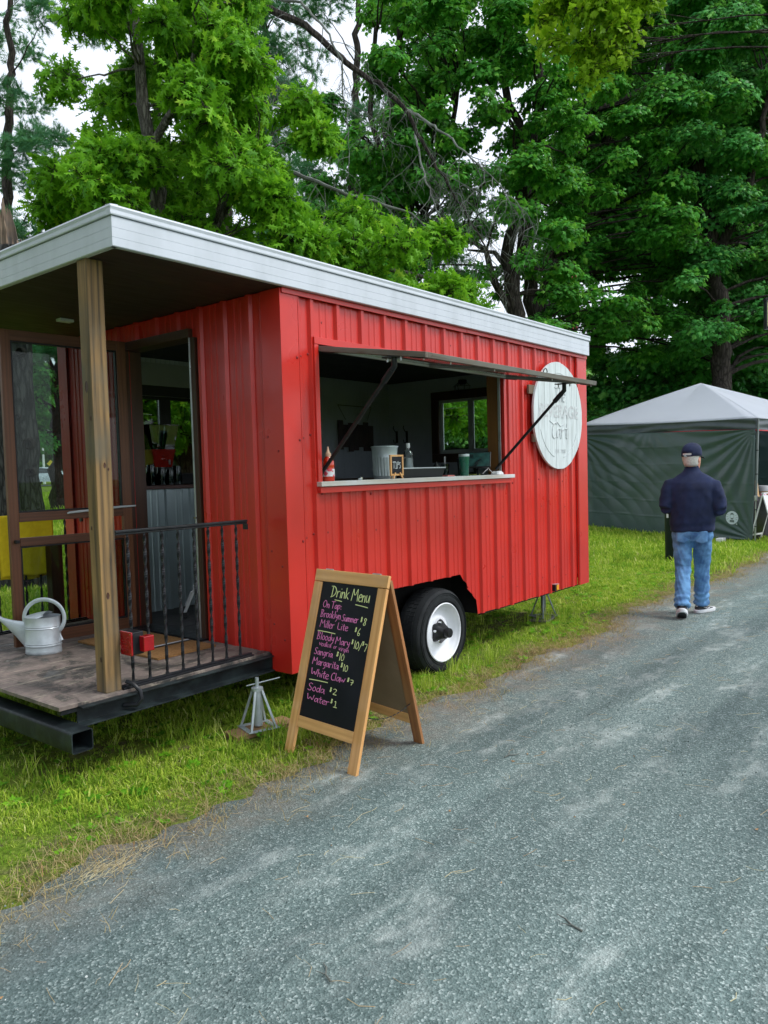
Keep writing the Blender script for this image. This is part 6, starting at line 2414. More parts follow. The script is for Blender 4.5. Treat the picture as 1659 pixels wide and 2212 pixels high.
def wr_jacket(co):
    x, y, z = co[:, 0], co[:, 1], co[:, 2]
    d = np.zeros(len(co))
    # gathers at the hem and folds from the armpits, elbows
    d += .004 * np.sin(z * 60 + 6 * y) * np.exp(-((z - .93) / .06) ** 2)
    d += .0045 * np.sin((z + np.abs(y) * 1.2) * 38 + x * 8) * np.exp(-((z - 1.22) / .10) ** 2) * np.clip((np.abs(y) - .09) * 9, 0, 1)
    d += .0028 * np.sin(z * 62 + x * 30 + 3 * np.sin(z * 20)) * np.clip((np.abs(y) - .22) * 12, 0, 1) * np.exp(-((z - 1.12) / .09) ** 2)
    d += .005 * np.sin(y * 17 + z * 5 + 1.0) * np.clip((1.25 - z) * 3, 0, 1)
    d += .0075 * nz3(co, 7, (1.2, 1.2, .7)) + .0045 * ridge(co, 9, (1, 1.6, .9)) * np.clip((1.34 - z) * 5, .15, 1)
    rot_ = co @ np.array([[1, 0, 0], [0, .8, .6], [0, -.6, .8]])
    d += .0050 * ridge(rot_, 10, (1, .5, 1.7)) * np.clip((np.abs(y) - .1) * 6, 0, 1)
    return d


def jk_t(mb):
    mb.loft([ring((-.005, 0, .865), .140, .200, 28, sq=2.5), ring((-.005, 0, .90), .143, .205, 28, sq=2.5), ring((-.01, 0, .98), .146, .206, 28, sq=2.5), ring((-.015, 0, 1.10), .148, .208, 28, sq=2.4), ring((-.018, 0, 1.22), .146, .216, 28, sq=2.4), ring((-.02, 0, 1.30), .138, .220, 28, sq=2.3), ring((-.018, 0, 1.355), .122, .218, 28, sq=2.2), ring((-.012, 0, 1.395), .104, .190, 28, sq=2.1), ring((-.006, 0, 1.43), .086, .138, 28), ring((.0, 0, 1.462), .072, .088, 28), ring((.004, 0, 1.50), .066, .070, 28), ring((.006, 0, 1.545), .066, .067, 28)])


def jk_a(mb):
    for s_, e_, h_ in ((SHL, ELL, HAL), (SHR, ELR, HAR)):
        i_ = s_ + Vector((0, -math.copysign(.05, s_.y), .0))
        mb.tube([i_, s_ + Vector((0, math.copysign(.012, s_.y), -.015)), s_.lerp(e_, .35) + Vector((-.005, math.copysign(.012, s_.y), 0)), s_.lerp(e_, .75), e_ + Vector((-.004, 0, -.004))], [.060, .070, .072, .068, .062], 16)
        mb.tube([e_ + Vector((-.01, 0, .0)), e_.lerp(h_, .3), e_.lerp(h_, .75), h_], [.060, .059, .048, .040], 14)


part_of(body_mesh('fleece_pullover', [jk_t, jk_a], MT['navy'], .0105, 5, wr_jacket))
# shoulder seams and collar edge
MB().tube([(rx_ * math.cos(a) + .006, ry_ * math.sin(a), 1.532 - .012 * math.cos(a)) for rx_, ry_ in ((.066, .068),) for a in [2 * math.pi * k / 24 for k in range(25)]], .004, 6).build('collar_edge', MT['navy'], PM, smooth=True)


# --- jeans
def wr_jeans(co):
    x, y, z = co[:, 0], co[:, 1], co[:, 2]
    d = .0025 * np.sin(z * 52 + 16 * np.sin(y * 14 + 1) + x * 9) * np.clip(1.1 - np.abs(z - .47) * 1.6, .25, 1)
    d += .007 * np.sin(z * 95 + 9 * y + 3 * np.sin(x * 30)) * np.exp(-((z - .17) / .09) ** 2)
    d += .005 * np.sin((z - np.abs(y) * .9) * 60) * np.exp(-((z - .76) / .07) ** 2)
    d += .0055 * ridge(co, 8, (1, 1, 1.6)) * np.clip(1.2 - np.abs(z - .35) * 1.5, .3, 1) + .005 * nz3(co, 14, (1, 1, 1.5))
    return d


def jn_h(mb):
    mb.loft([ring((.0, 0, .945), .122, .178, 24, sq=2.3), ring((.0, 0, .90), .128, .184, 24, sq=2.3), ring((-.005, 0, .83), .130, .186, 24, sq=2.4), ring((.0, 0, .775), .112, .176, 24, sq=2.6)])


def jn_l(mb):
    for h_, k_, a_, top in ((HIPL, KNL, ANL, .0), (HIPR, KNR, ANR, .0)):
        h2 = h_ + Vector((0, 0, -.06))
        a2 = Vector((a_.x + (.015 if a_ is ANL else -.01), a_.y, a_.z + .005))
        mb.tube([h2 + Vector((0, 0, .06)), h2, h2.lerp(k_, .45), k_ + Vector((-.006, 0, .03)), k_, k_.lerp(a2, .5), a2.lerp(k_, .12), a2], [.098, .100, .090, .077, .073, .071, .070, .074], 18)


part_of(body_mesh('jeans', [jn_h, jn_l], MT['denim'], .0095, 3, wr_jeans))
for s_ in (-1, 1):   # back pockets, standing a little off the seat
    mb = MB()
    mb.grid(lambda u, v: (-.1345 + .010 * abs((u - .5) * 2) ** 2 * 1.4 + .004 * (1 - v), s_ * .088 + (u - .5) * .115, .875 - (.105 + .018 * (1 - abs(u - .5) * 2)) * v), 8, 8)
    mb.build('back_pocket', MT['denim'], PM, smooth=2, sol=.003)


# seams of the jeans and the pullover
MB().tube([(-.134, 0, .858), (-.137, 0, .84), (-.130, 0, .79)], .003, 5).build('seat_seam', MT['denim'], PM)

# --- shoes
def shoe(origin, yaw, pitch, nm):
    s = empty('shoe', origin, parent=PM)
    s.rotation_euler = Euler((0, pitch, yaw), 'XYZ')

    def up_(mb):
        mb.loft([ring((-.035, 0, .100), .040, .040, 16), ring((-.035, 0, .075), .046, .042, 16), ring((-.01, 0, .052), .088, .046, 16, sq=2.4), ring((.045, 0, .028), .142, .050, 16, sq=2.5), ring((.045, 0, .012), .146, .051, 16, sq=2.5)])
    o = body_mesh('shoe_upper', [up_], MT['shoe'], .006, 2)
    o.parent = s
    mb = MB()
    mb.loft([ring((.043, 0, -.004), .140, .044, 28, sq=2.6), ring((.043, 0, .000), .150, .052, 28, sq=2.6), ring((.040, 0, .024), .157, .057, 28, sq=2.5), ring((.040, 0, .034), .152, .053, 28, sq=2.5)])
    mb.build('sole', MT['sole'], s, smooth=True)
    MB().loft([ring((.043, 0, -.0085), .128, .038, 24, sq=2.6), ring((.043, 0, -.0045), .134, .042, 24, sq=2.6)]).build('tread', MT['shoe'], s)
    bx('heel_patch', (-.088, -.012, .04), (-.078, .012, .088), MT['whitep'], s)
    for q in (-1, 1):
        MB().tube([(.06, q * .047, .045), (.02, q * .052, .040), (-.04, q * .050, .060)], .004, 5).build('side_stripe', MT['whitep'], s)
    MB().tube([(-.035, -.02, .102), (-.052, 0, .108), (-.035, .02, .102)], .004, 5).build('pull_loop', MT['whitep'], s)


shoe((-.235, .090, .050), R(4), R(27), 'l')
shoe((.215, -.080, .0085), R(-34), 0, 'r')

# --- hair, cap, glasses
mb = MB()
rings = []
for z, rx, ry in ((-.085, .066, .060), (-.06, .080, .071), (-.02, .094, .080), (.02, .101, .086), (.05, .102, .086)):
    rings.append([rotp((p[0] - .012, p[1], p[2])) for p in ring((0, 0, HZ + z), rx, ry, 28)])
# keep only the back and sides
k = len(mb.v)
for r_ in rings:
    mb.v += r_
n = 28
for i in range(len(rings) - 1):
    for j in range(n):
        a = 2 * math.pi * (j + .5) / n
        if math.cos(a) > .35:
            continue
        q0, q1 = k + i * n + j, k + i * n + (j + 1) % n
        mb.f.append((q0, q1, q1 + n, q0 + n))
mb.build('hair', MT['hair'], PM, smooth=2, sol=.008)
cap = empty('cap', (0, 0, 0), parent=PM)
mb = MB()
rings = []
for z, rx, ry, ox in ((.018, .112, .094, -.004), (.05, .113, .095, -.004), (.085, .108, .091, -.003), (.115, .094, .079, 0), (.138, .070, .058, .002), (.150, .040, .033, .002), (.154, .010, .008, .002)):
    rings.append([rotp(p) for p in ring((ox, 0, HZ + z), rx, ry, 36)])
k = len(mb.v)
for r_ in rings:
    mb.v += r_
n = 36
for i in range(len(rings) - 1):
    for j in range(n):
        a = 2 * math.pi * (j + .5) / n
        if i == 0 and math.cos(a) < -.90:
            continue                    # gap above the strap
        q0, q1 = k + i * n + j, k + i * n + (j + 1) % n
        mb.f.append((q0, q1, q1 + n, q0 + n))
mb.build('crown_panel', MT['navy'], cap, smooth=2, sol=.003)
mb = MB()
mb.grid(lambda u, v: rotp((.085 + .095 * v * math.cos((u - .5) * 1.5), math.sin((u - .5) * 2.2) * .085 * (1 - .15 * v), HZ + .030 - .030 * v - .022 * (2 * (u - .5)) ** 2)), 16, 8)
mb.build('brim', MT['navy'], cap, smooth=2, sol=.003)
MB().tube([rotp((-.1165 * math.cos(t_) - .002, .0975 * math.sin(t_), HZ + .022)) for t_ in [(-.6 + 1.2 * k / 10) for k in range(11)]], .007, 6, True, (.5, 1.3)).build('strap', MT['navy'], cap)
q = rotp((-.122, .004, HZ + .022))
bx('buckle', (q[0] - .004, q[1] - .012, q[2] - .010), (q[0] + .002, q[1] + .012, q[2] + .010), MT['galv'], cap, .001)
MB().lathe([(.008, 0), (.008, .003), (.001, .006)], 10, rotp((.002, 0, HZ + .153))).build('button', MT['navy'], cap)
MB().tube([rotp((-.01, -.088, HZ + .012)), rotp((.06, -.082, HZ + .014)), rotp((.092, -.060, HZ + .012))], .003, 6).build('glasses_arm', MT['blackp'], PM)
MB().loft([[rotp((.094 - .02 * abs(y) / .06, y, HZ + z)) for y in (-.062, -.04, -.012)] + [rotp((.098 - .02 * abs(y) / .06, y, HZ + z)) for y in (-.012, -.04, -.062)] for z in (-.010, .022)]).build('glasses_lens', MT['blackp'], PM)

# ================================================================ trees
def bez(a, b, c, n=6):
    return [a * (1 - t) ** 2 + b * 2 * t * (1 - t) + c * t * t for t in [k / n for k in range(n + 1)]]


def wobble(path, amp, r_):
    return [path[0]] + [p + Vector((r_.gauss(0, amp), r_.gauss(0, amp), r_.gauss(0, amp * .5))) for p in path[1:-1]] + [path[-1]]


def resample(pts, rad, step):
    out, ro = [], []
    for i in range(len(pts) - 1):
        n = max(1, int((pts[i + 1] - pts[i]).length / step))
        for k in range(n):
            t = k / n
            out.append(pts[i].lerp(pts[i + 1], t))
            ro.append(rad[i] * (1 - t) + rad[i + 1] * t)
    return out + [pts[-1]], ro + [rad[-1]]


def stem_path(px_list, depth, rads, to_ground=True, r_=None):
    pts = [DP(x, y, depth if not isinstance(depth, (list, tuple)) else depth[i]) for i, (x, y) in enumerate(px_list)]
    if to_ground:
        g = Vector((pts[0].x, pts[0].y, gz(pts[0].x, pts[0].y) - .1))
        pts = [g, Vector((g.x, g.y, g.z + .35))] + pts
        rads = [rads[0] * 1.9, rads[0] * 1.25] + list(rads)
    return pts, list(rads)


def blocked(p, m_=.3):
    return -1.5 < p.x < 4.5 + m_ and p.y < 2.75 + m_ and p.z < 3.0 + m_


def clump_points(clumps, r_, layer, jitter=.3, out=None):
    """dome shaped tiers of sprays: denser on the upper and outer shell"""
    P, D_, S = [], [], []
    for (c, rh, rv, n, sc) in clumps:
        n = int(n)
        u = r_.normal(size=(n, 3))
        u /= np.linalg.norm(u, axis=1, keepdims=True)
        u[:, 2] = np.where(u[:, 2] < -.25, -u[:, 2] * .6, u[:, 2])
        rad = r_.random(n) ** .35
        p = np.array(c) + u * rad[:, None] * np.array([rh, rh, rv])
        d = u * np.array([.8, .8, .5]) + np.array([0, 0, layer]) + r_.normal(size=(n, 3)) * jitter
        P.append(p)
        D_.append(d)
        S.append(sc * (.75 + .5 * r_.random(n)))
    return np.concatenate(P), np.concatenate(D_), np.concatenate(S)


def make_tree(label, cat, stems, clumps, spray, bk, seed, layer=.9, group=None, jitter=.3, name='tree', limb=.03, extra=None, limb_every=1, keep=None):
    r_ = np.random.default_rng(seed)
    q_ = random.Random(seed)
    base = stems[0][0][0]
    t = thing(name, label, cat, tuple(base), 0, group)
    off = Vector(base)
    mb = MB()
    skel = []
    for k, (pts, rads) in enumerate(stems):
        P, Rr = resample([Vector(p) for p in pts], rads, .35)
        P = wobble(P, max(rads) * .12, q_)
        skel += list(zip(P, Rr))
        mb.tube([p - off for p in P], Rr, 12)
    mb.build('trunk', bk, t, smooth=True)
    mb = MB()
    for i, (c, rh, rv, n, sc) in enumerate(clumps):
        if i % limb_every:
            continue
        c = Vector(c)
        best = min(skel, key=lambda s_: (s_[0] - c).length + 2.2 * max(0, s_[0].z - c.z + .2) )
        s_, rr_ = best
        ln = (c - s_).length
        if ln < .1 or ln > 9:
            continue
        mid = s_.lerp(c, .5) + Vector((0, 0, .12 * ln)) + Vector((q_.gauss(0, .06), q_.gauss(0, .06), 0)) * ln
        path = wobble(bez(s_, mid, c, 7), .02 * ln ** .5, q_)
        r0 = min(rr_ * .6, limb * (.6 + ln * .28))
        mb.tube([p - off for p in path], [r0 * (1 - .8 * k / 7) for k in range(8)], 6)
        for j in range(3):
            e = c + Vector((q_.uniform(-1, 1) * rh, q_.uniform(-1, 1) * rh, q_.uniform(-.2, .8) * rv))
            mb.tube([path[5] - off, (path[5].lerp(e, .5) + Vector((0, 0, .05))) - off, e - off], [r0 * .3, r0 * .2, r0 * .08], 4)
    if mb.v:
        stuff(mb.build('limbs', bk, t, smooth=2))
    P, D_, S = clump_points(clumps, r_, layer, jitter)
    ok = np.array([not blocked(Vector(p)) for p in P])
    P, D_, S = P[ok], D_[ok], S[ok]
    scatter('crown', spray, P - np.array(off), eulers_from_dir(D_, r_.random(len(P)) * 6.283), S, t)
    return t


def grid_clumps(rows, x0, y0, dmin, dmax, rpx, per, nper, sc, seed, flat=.45, step=100, power=1.0):
    q_ = random.Random(seed)
    out = []
    for j, row in enumerate(rows):
        for i, ch in enumerate(row.split()):
            d = int(ch) / 9
            n = per * d ** power
            n = int(n) + (q_.random() < n - int(n))
            for _ in range(n):
                px = x0 + (i + q_.random()) * step
                py = y0 + (j + q_.random()) * step
                dep = q_.uniform(dmin, dmax)
                rh = rpx * dep / F_PX * q_.uniform(.7, 1.25)
                for _t in range(12):
                    c = DP(px, py, dep)
                    if not blocked(c, .3 + rh * .6):
                        break
                    dep += .5
                if c.z < .3:
                    continue
                out.append((c, rh, rh * flat, nper * q_.uniform(.8, 1.2), sc))
    return out


# ---- the bright oak that overhangs the trailer
oak = grid_clumps([
    '0 2 6 7 6 4 1 0 0 0 0',
    '0 4 8 7 8 5 2 0 0 0 0',
    '0 1 4 7 8 6 1 0 0 0 0',
    '0 1 6 9 9 7 2 0 0 0 0',
    '0 6 9 9 9 8 5 1 0 0 0',
    '1 8 9 9 9 8 5 2 0 0 0',
    '0 2 4 5 6 8 7 5 3 2 1',
    '0 0 0 1 2 4 6 6 7 9 2',
    '0 0 0 0 0 0 0 2 2 3 0'], 0, -100, 7.8, 10.2, 46, 3.1, 30, 1.0, 21, .62)
oak += [(DP(x, y, d), .38, .25, 26, 1.0) for x, y, d in ((310, 870, 7.6), (330, 930, 7.8), (300, 900, 8.2), (400, 890, 8.6), (415, 940, 8.8), (318, 840, 8.0), (985, 890, 12.2), (1030, 880, 12.6), (960, 910, 13), (1010, 925, 13.2), (990, 900, 11.8))]
st = [stem_path([(398, 1010), (393, 900), (372, 700), (350, 500), (320, 330), (300, 150), (290, -80)], 8.9, [.135, .13, .12, .10, .08, .06, .03]),
      ([DP(372, 700, 8.9), DP(430, 560, 8.7), DP(500, 420, 8.9), DP(560, 330, 9.2)], [.07, .06, .045, .02]),
      ([DP(355, 540, 8.9), DP(270, 440, 9.1), DP(170, 380, 9.0)], [.06, .045, .02]),
      ([DP(372, 700, 8.9), DP(560, 600, 9.4), DP(760, 560, 9.8), DP(960, 610, 10.4)], [.06, .05, .04, .02]),
      ([DP(320, 330, 8.9), DP(400, 200, 8.7), DP(440, 40, 8.9)], [.05, .04, .02])]
make_tree('bright green young oak spreading its lobed leaves over the trailer roof', 'tree', st, oak, SP['oak'], MT['bark_oak'], 31, .35, name='oak_tree', limb=.016, jitter=.6)

# ---- the maple wood on the right, four trees sharing the mass
rows = [
    '0 1 7 8 6 5 6 7 9 9 9 9',
    '0 0 6 9 6 4 5 7 9 9 9 9',
    '0 0 5 8 2 2 4 8 9 9 9 9',
    '0 2 6 6 2 4 5 9 9 9 9 9',
    '1 5 8 4 1 5 8 9 9 9 9 9',
    '2 6 8 3 3 7 9 9 9 9 9 9',
    '3 8 8 3 2 4 9 9 9 9 9 9',
    '2 6 6 3 1 1 7 9 9 9 9 9',
    '0 0 2 2 1 3 9 9 9 9 9 9',
    '0 0 0 0 0 5 9 9 9 9 9 9',
    '0 0 0 0 0 4 8 8 8 8 8 8',
    '0 0 0 0 0 2 4 4 4 4 4 4']
mp = grid_clumps(rows, 600, -100, 15.5, 20.5, 56, 5.2, 38, .95, 44, .34, power=1.25)


# thin sprigs that dapple the sky between the stems
mp += grid_clumps([
    '0 0 2 3 5 5 5 4 3 2 1 0',
    '0 0 2 3 5 6 6 4 3 2 1 0',
    '0 0 3 4 6 7 7 5 3 2 1 0',
    '0 1 3 5 6 7 7 5 3 2 1 0',
    '1 2 4 7 8 7 6 5 3 2 1 0',
    '1 2 4 7 5 5 6 5 3 2 1 0',
    '1 2 4 6 2 2 4 5 3 2 1 0',
    '1 2 4 4 1 1 3 4 3 2 1 0'], 600, -100, 15, 19, 26, 6.0, 8, .9, 47, .5)


def inv(p):
    d = Vector(p) - CAM
    z = d.dot(fw)
    return 829.5 + F_PX * d.dot(RT) / z, 1106 - F_PX * d.dot(UP) / z, z


# keep the tent clear
mp = [c for c in mp if not (11.0 < c[0].x < 19.5 and c[0].y < 6.2 and c[0].z < 4.1)]
mp = [c for c in mp if not (c[0].x < 13.6 and c[0].z < 3.3)]
sets = {k: [] for k in 'abcd'}
DEEP = 1.24
for c in mp:
    px, py, z = inv(c[0])
    if px >= 1235:        # these two stand behind the tent
        c = (CAM + (c[0] - CAM) * DEEP, c[1] * DEEP, c[2] * DEEP, c[3] * 1.2, c[4] * 1.12)
        if c[0].z < .4:
            continue
    k = 'a' if px < 1010 else 'b' if px < 1235 else 'c' if px < 1480 else 'd'
    sets[k].append(c)
stA = [stem_path([(880, 700), (870, 600), (850, 420), (840, 250), (860, 100), (880, -60)], 19.5, [.20, .18, .15, .12, .09, .05]),
       ([DP(865, 560, 19.5), DP(930, 430, 19), DP(980, 260, 18.5), DP(1000, 60, 18.5)], [.10, .08, .06, .03]),
       ([DP(850, 420, 19.5), DP(800, 250, 19), DP(810, 60, 19)], [.09, .07, .03])]
stB = [stem_path([(1115, 720), (1104, 600), (1096, 550), (1118, 430), (1122, 300), (1078, 120), (1058, -60)], 17.2, [.20, .175, .14, .12, .10, .075, .04]),
       ([DP(1105, 600, 17.2), DP(1126, 545, 17.1), DP(1140, 400, 17), DP(1165, 200, 17), DP(1172, -40, 17)], [.12, .12, .09, .07, .03]),
       ([DP(1112, 690, 17.2), DP(1062, 600, 16.8), DP(1050, 540, 16.7), DP(1000, 505, 16.6), DP(940, 495, 16.6)], [.08, .08, .06, .05, .02]),
       ([DP(1104, 590, 17.2), DP(1070, 545, 17.4), DP(1010, 540, 17.5)], [.07, .05, .02]),
       ([DP(1108, 580, 17.2), DP(1145, 575, 17.4), DP(1170, 585, 17.5)], [.06, .045, .02])]
stC = [stem_path([(1160, 715), (1148, 650), (1140, 560), (1150, 450), (1190, 385), (1262, 250), (1292, -40)], 16.4, [.19, .16, .13, .12, .11, .09, .05]),
       ([DP(1158, 690, 16.4), DP(1182, 600, 16.4), DP(1190, 520, 16.4), DP(1196, 400, 16.5)], [.12, .11, .09, .05]),
       ([DP(1160, 710, 16.4), DP(1204, 640, 17.6), DP(1206, 540, 17.8), DP(1270, 400, 17.9), DP(1310, 300, 18), DP(1340, 60, 18)], [.12, .15, .13, .11, .10, .06]),
       ([DP(1262, 250, 16.4), DP(1400, 190, 16.6), DP(1520, 150, 16.9)], [.07, .06, .03]),
       ([DP(1206, 520, 17.8), DP(1330, 440, 17.6), DP(1430, 400, 17.4)], [.07, .05, .02])]
stD = [stem_path([(1560, 900), (1555, 700), (1540, 520), (1500, 350), (1450, 180), (1440, -60)], 18.6, [.24, .22, .18, .15, .11, .06]),
       ([DP(1545, 560, 18.6), DP(1620, 400, 18.4), DP(1660, 200, 18.4)], [.13, .10, .05]),
       ([DP(1545, 560, 18.6), DP(1440, 420, 18.6), DP(1350, 360, 18.3)], [.10, .07, .03])]
stC = [([CAM + (p - CAM) * DEEP for p in a], [q * 1.2 for q in b]) for a, b in stC]
stD = [([CAM + (p - CAM) * 1.12 for p in a], [q * 1.1 for q in b]) for a, b in stD]
make_tree('dark maple behind the oak with its crown left of the bright sky gap', 'tree', stA, sets['a'], SP['maple'], MT['bark_dark'], 51, .9, name='maple_tree', group='maples behind the trailer')
make_tree('many-stemmed dark maple with a forked trunk against the sky above the roof end', 'tree', stB, sets['b'], SP['maple'], MT['bark_dark'], 52, .9, name='maple_tree', group='maples behind the trailer')
make_tree('tall maple with curved dark limbs right of the forked trunk', 'tree', stC, sets['c'], SP['maple'], MT['bark_dark'], 53, .9, name='maple_tree', group='maples behind the trailer')
make_tree('dense maple with tiered cool green leaves behind the canopy tent', 'tree', stD, sets['d'], SP['maple2'], MT['bark_dark'], 54, .9, name='maple_tree', group='maples behind the trailer')
# deeper wood that closes the view under and behind them
rows = [
    '0 0 0 2 0 0 1 3 6 8 9 9',
    '0 0 0 2 0 0 1 4 8 9 9 9',
    '0 0 0 1 0 0 1 5 8 9 9 9',
    '0 0 2 0 0 1 2 7 8 9 9 9',
    '0 2 3 0 0 1 4 8 9 9 9 9',
    '1 3 3 0 0 2 6 8 9 9 9 9',
    '2 4 3 0 0 0 5 9 9 9 9 9',
    '2 3 2 1 0 0 3 9 9 9 9 9',
    '2 2 2 1 0 2 8 9 9 9 9 9',
    '2 2 2 2 3 8 9 9 9 9 9 9',
    '2 2 2 2 3 9 9 9 9 9 9 9',
    '0 0 0 0 0 9 9 9 9 9 9 9']
bk2 = grid_clumps(rows, 600, -100, 25, 31, 85, 2.8, 38, 1.7, 45, .5)
b_l = [c for c in bk2 if inv(c[0])[0] < 1300]
b_r = [c for c in bk2 if inv(c[0])[0] >= 1300]
make_tree('shaded maple deeper in the wood behind the trailer end', 'tree', [stem_path([(1230, 880), (1240, 500), (1260, 100)], 28, [.25, .18, .1])], b_l, SP['maple2'], MT['bark_dark'], 55, .9, name='maple_tree', group='trees deeper in the wood', limb_every=2)
make_tree('broad shaded tree deeper in the wood above the canopy tent', 'tree', [stem_path([(1500, 880), (1490, 500), (1500, 100)], 28, [.28, .2, .1])], b_r, SP['maple2'], MT['bark_dark'], 56, .9, name='maple_tree', group='trees deeper in the wood', limb_every=2)
# light green sprigs of a younger maple
ym = [(DP(x, y, d), r_, r_ * .8, n, 1.0) for x, y, d, r_, n in ((1215, 10, 12.6, .35, 26), (1290, 30, 12.4, .42, 34), (1345, 70, 12.3, .30, 26), (1330, 120, 12.4, .26, 20), (1262, 110, 12.5, .26, 16), (1275, 165, 12.5, .20, 12), (1180, 45, 12.7, .22, 12), (1195, 100, 12.6, .16, 9), (1250, -40, 12.5, .5, 40), (1360, -30, 12.5, .5, 36), (1390, 10, 12.6, .15, 8), (1410, 5, 12.6, .12, 6))]
ym += [(DP(x, y, 23.5), .7, .5, 20, 1.4) for x, y in ((1275, 270), (1285, 310), (1260, 330), (1150, 340), (1330, 420))]
make_tree('young maple with yellow-green leaves hanging in at the top of the photo', 'tree', [([Vector((11.2, -4.6, -.1)), Vector((11.2, -4.6, .4)), Vector((11.0, -4.3, 4.2)), DP(1640, -260, 13.2), DP(1400, -200, 12.8), DP(1290, -90, 12.6)], [.16, .12, .10, .07, .045, .02])], ym, SP['bright'], MT['bark_dark'], 57, .4, name='young_maple_tree', jitter=.6, limb=.012)

# ---- pines further back on the left
rows = [
    '4 2 1 1 3 6 4 0 0 0',
    '6 2 1 1 4 7 4 0 0 0',
    '3 0 0 1 4 9 5 0 1 0',
    '6 0 1 2 4 9 8 2 3 0',
    '9 5 2 2 4 8 8 5 4 0',
    '9 6 3 3 4 8 8 6 6 2',
    '9 8 5 4 5 8 8 8 6 3',
    '9 9 7 6 6 7 7 7 5 3',
    '7 7 6 5 5 5 5 5 4 3']
pc = grid_clumps(rows, 0, -100, 24, 31, 62, 3.4, 34, 1.0, 61, .38)
ps = {k: [] for k in range(4)}
cx_ = [20, 330, 560, 760]
for c in pc:
    px = inv(c[0])[0]
    ps[min(range(4), key=lambda k: abs(cx_[k] - px))].append(c)
for k, lab in enumerate(('blue-green pine at the left edge above the porch roof', 'pine hidden mostly behind the bright oak crown', 'tall pine with layered dark boughs left of the sky gap', 'smaller soft pine in the gap between oak and maples')):
    x = cx_[k] + (10 if k else 0)
    make_tree(lab, 'pine tree', [stem_path([(x, 800), (x - 4, 400), (x + 4, -60)], 27.5, [.22, .17, .08])], ps[k], SP['pine'], MT['bark_dark'], 70 + k, .5, name='pine_tree', group='pines beyond the oak', jitter=.5, limb=.02)

# ---- far trees round the lawn: one leafy mass
q_ = random.Random(9)
cl = []
mb = MB()
for k in range(36):
    px = -420 + k * 70 + q_.uniform(-15, 15)
    c = DP(px, 1000, q_.uniform(84, 105))
    h = q_.uniform(9, 15)
    for _ in range(26):
        a, rr_ = q_.random() * 6.28, q_.uniform(.2, 3.8)
        z = q_.uniform(1.2, h)
        rr_ *= math.sqrt(max(.15, 1 - ((z - h * .45) / (h * .62)) ** 2))
        cl.append((Vector((c.x + rr_ * math.cos(a), c.y + rr_ * math.sin(a), gz(c.x, c.y) + z)), 1.7, 1.1, 20, 1.2))
    g = Vector((c.x, c.y, gz(c.x, c.y) - .1))
    mb.tube([g, g + Vector((0, 0, h * .5)), g + Vector((0, 0, h * .9))], [.28, .2, .08], 8)
stuff(mb.build('far_wood_trunks', MT['bark_dark']))
P, D_, S = clump_points(cl, np.random.default_rng(5), .5)
scatter('far_wood_foliage', SP['far'], P, eulers_from_dir(D_, rng.random(len(P)) * 6.283), S)

# ---- trees added out of frame to the left, to shade the porch wall
q_ = random.Random(19)
cl = []
mb = MB()
for (x, y, h, R_) in ((-12, 6.5, 12, 3.4), (-11.5, .5, 11, 3.6), (-15, -3, 11, 3.4), (-8.5, 15, 13, 3.5)):
    for _ in range(46):
        a, rr_ = q_.random() * 6.28, R_ * math.sqrt(q_.random())
        cl.append((Vector((x + rr_ * math.cos(a), y + rr_ * math.sin(a), q_.uniform(1.4, h))), 1.1, .55, 34, 1.9))
    mb.tube([(x, y, -.1), (x + .1, y, h * .5), (x, y + .2, h * .9)], [.3, .2, .06], 10)
stuff(mb.build('added_shade_trunks', MT['bark_dark']))
P, D_, S = clump_points(cl, np.random.default_rng(15), .8)
scatter('added_shade_foliage', SP['maple'], P, eulers_from_dir(D_, rng.random(len(P)) * 6.283), S)

# ---- dark tree with arching limbs seen through the porch door
dz = 34
ar = [stem_path([(126, 1055), (124, 960), (130, 860), (122, 800), (138, 690), (150, 560)], dz, [.30, .27, .24, .20, .16, .1]),
      ([DP(126, 962, dz), DP(112, 940, dz), DP(92, 930, dz), DP(60, 925, dz)], [.16, .13, .10, .05]),
      ([DP(128, 905, dz), DP(108, 880, dz), DP(88, 868, dz), DP(55, 835, dz)], [.17, .14, .10, .06]),
      ([DP(124, 850, dz), DP(100, 825, dz), DP(84, 800, dz), DP(66, 775, dz)], [.15, .12, .09, .05]),
      ([DP(128, 835, dz), DP(112, 795, dz), DP(96, 755, dz), DP(90, 690, dz)], [.14, .11, .08, .05])]
cl = [(DP(x + q_.uniform(-12, 12), y + q_.uniform(-12, 12), dz + q_.uniform(-1.5, 1.5)), .8, .4, 22, 1.5) for x, y in ((60, 760), (90, 745), (70, 800), (110, 750), (50, 850), (80, 865), (100, 845), (75, 890), (60, 905), (95, 905), (100, 720), (140, 700), (160, 760), (60, 700), (150, 640), (90, 640), (180, 690), (200, 760), (170, 830), (70, 935), (90, 950))]
make_tree('dark tree with arching limbs on the lawn, seen through the porch door glass', 'tree', ar, cl, SP['maple2'], MT['bark_dark'], 91, .7, name='arching_tree', limb=.02)

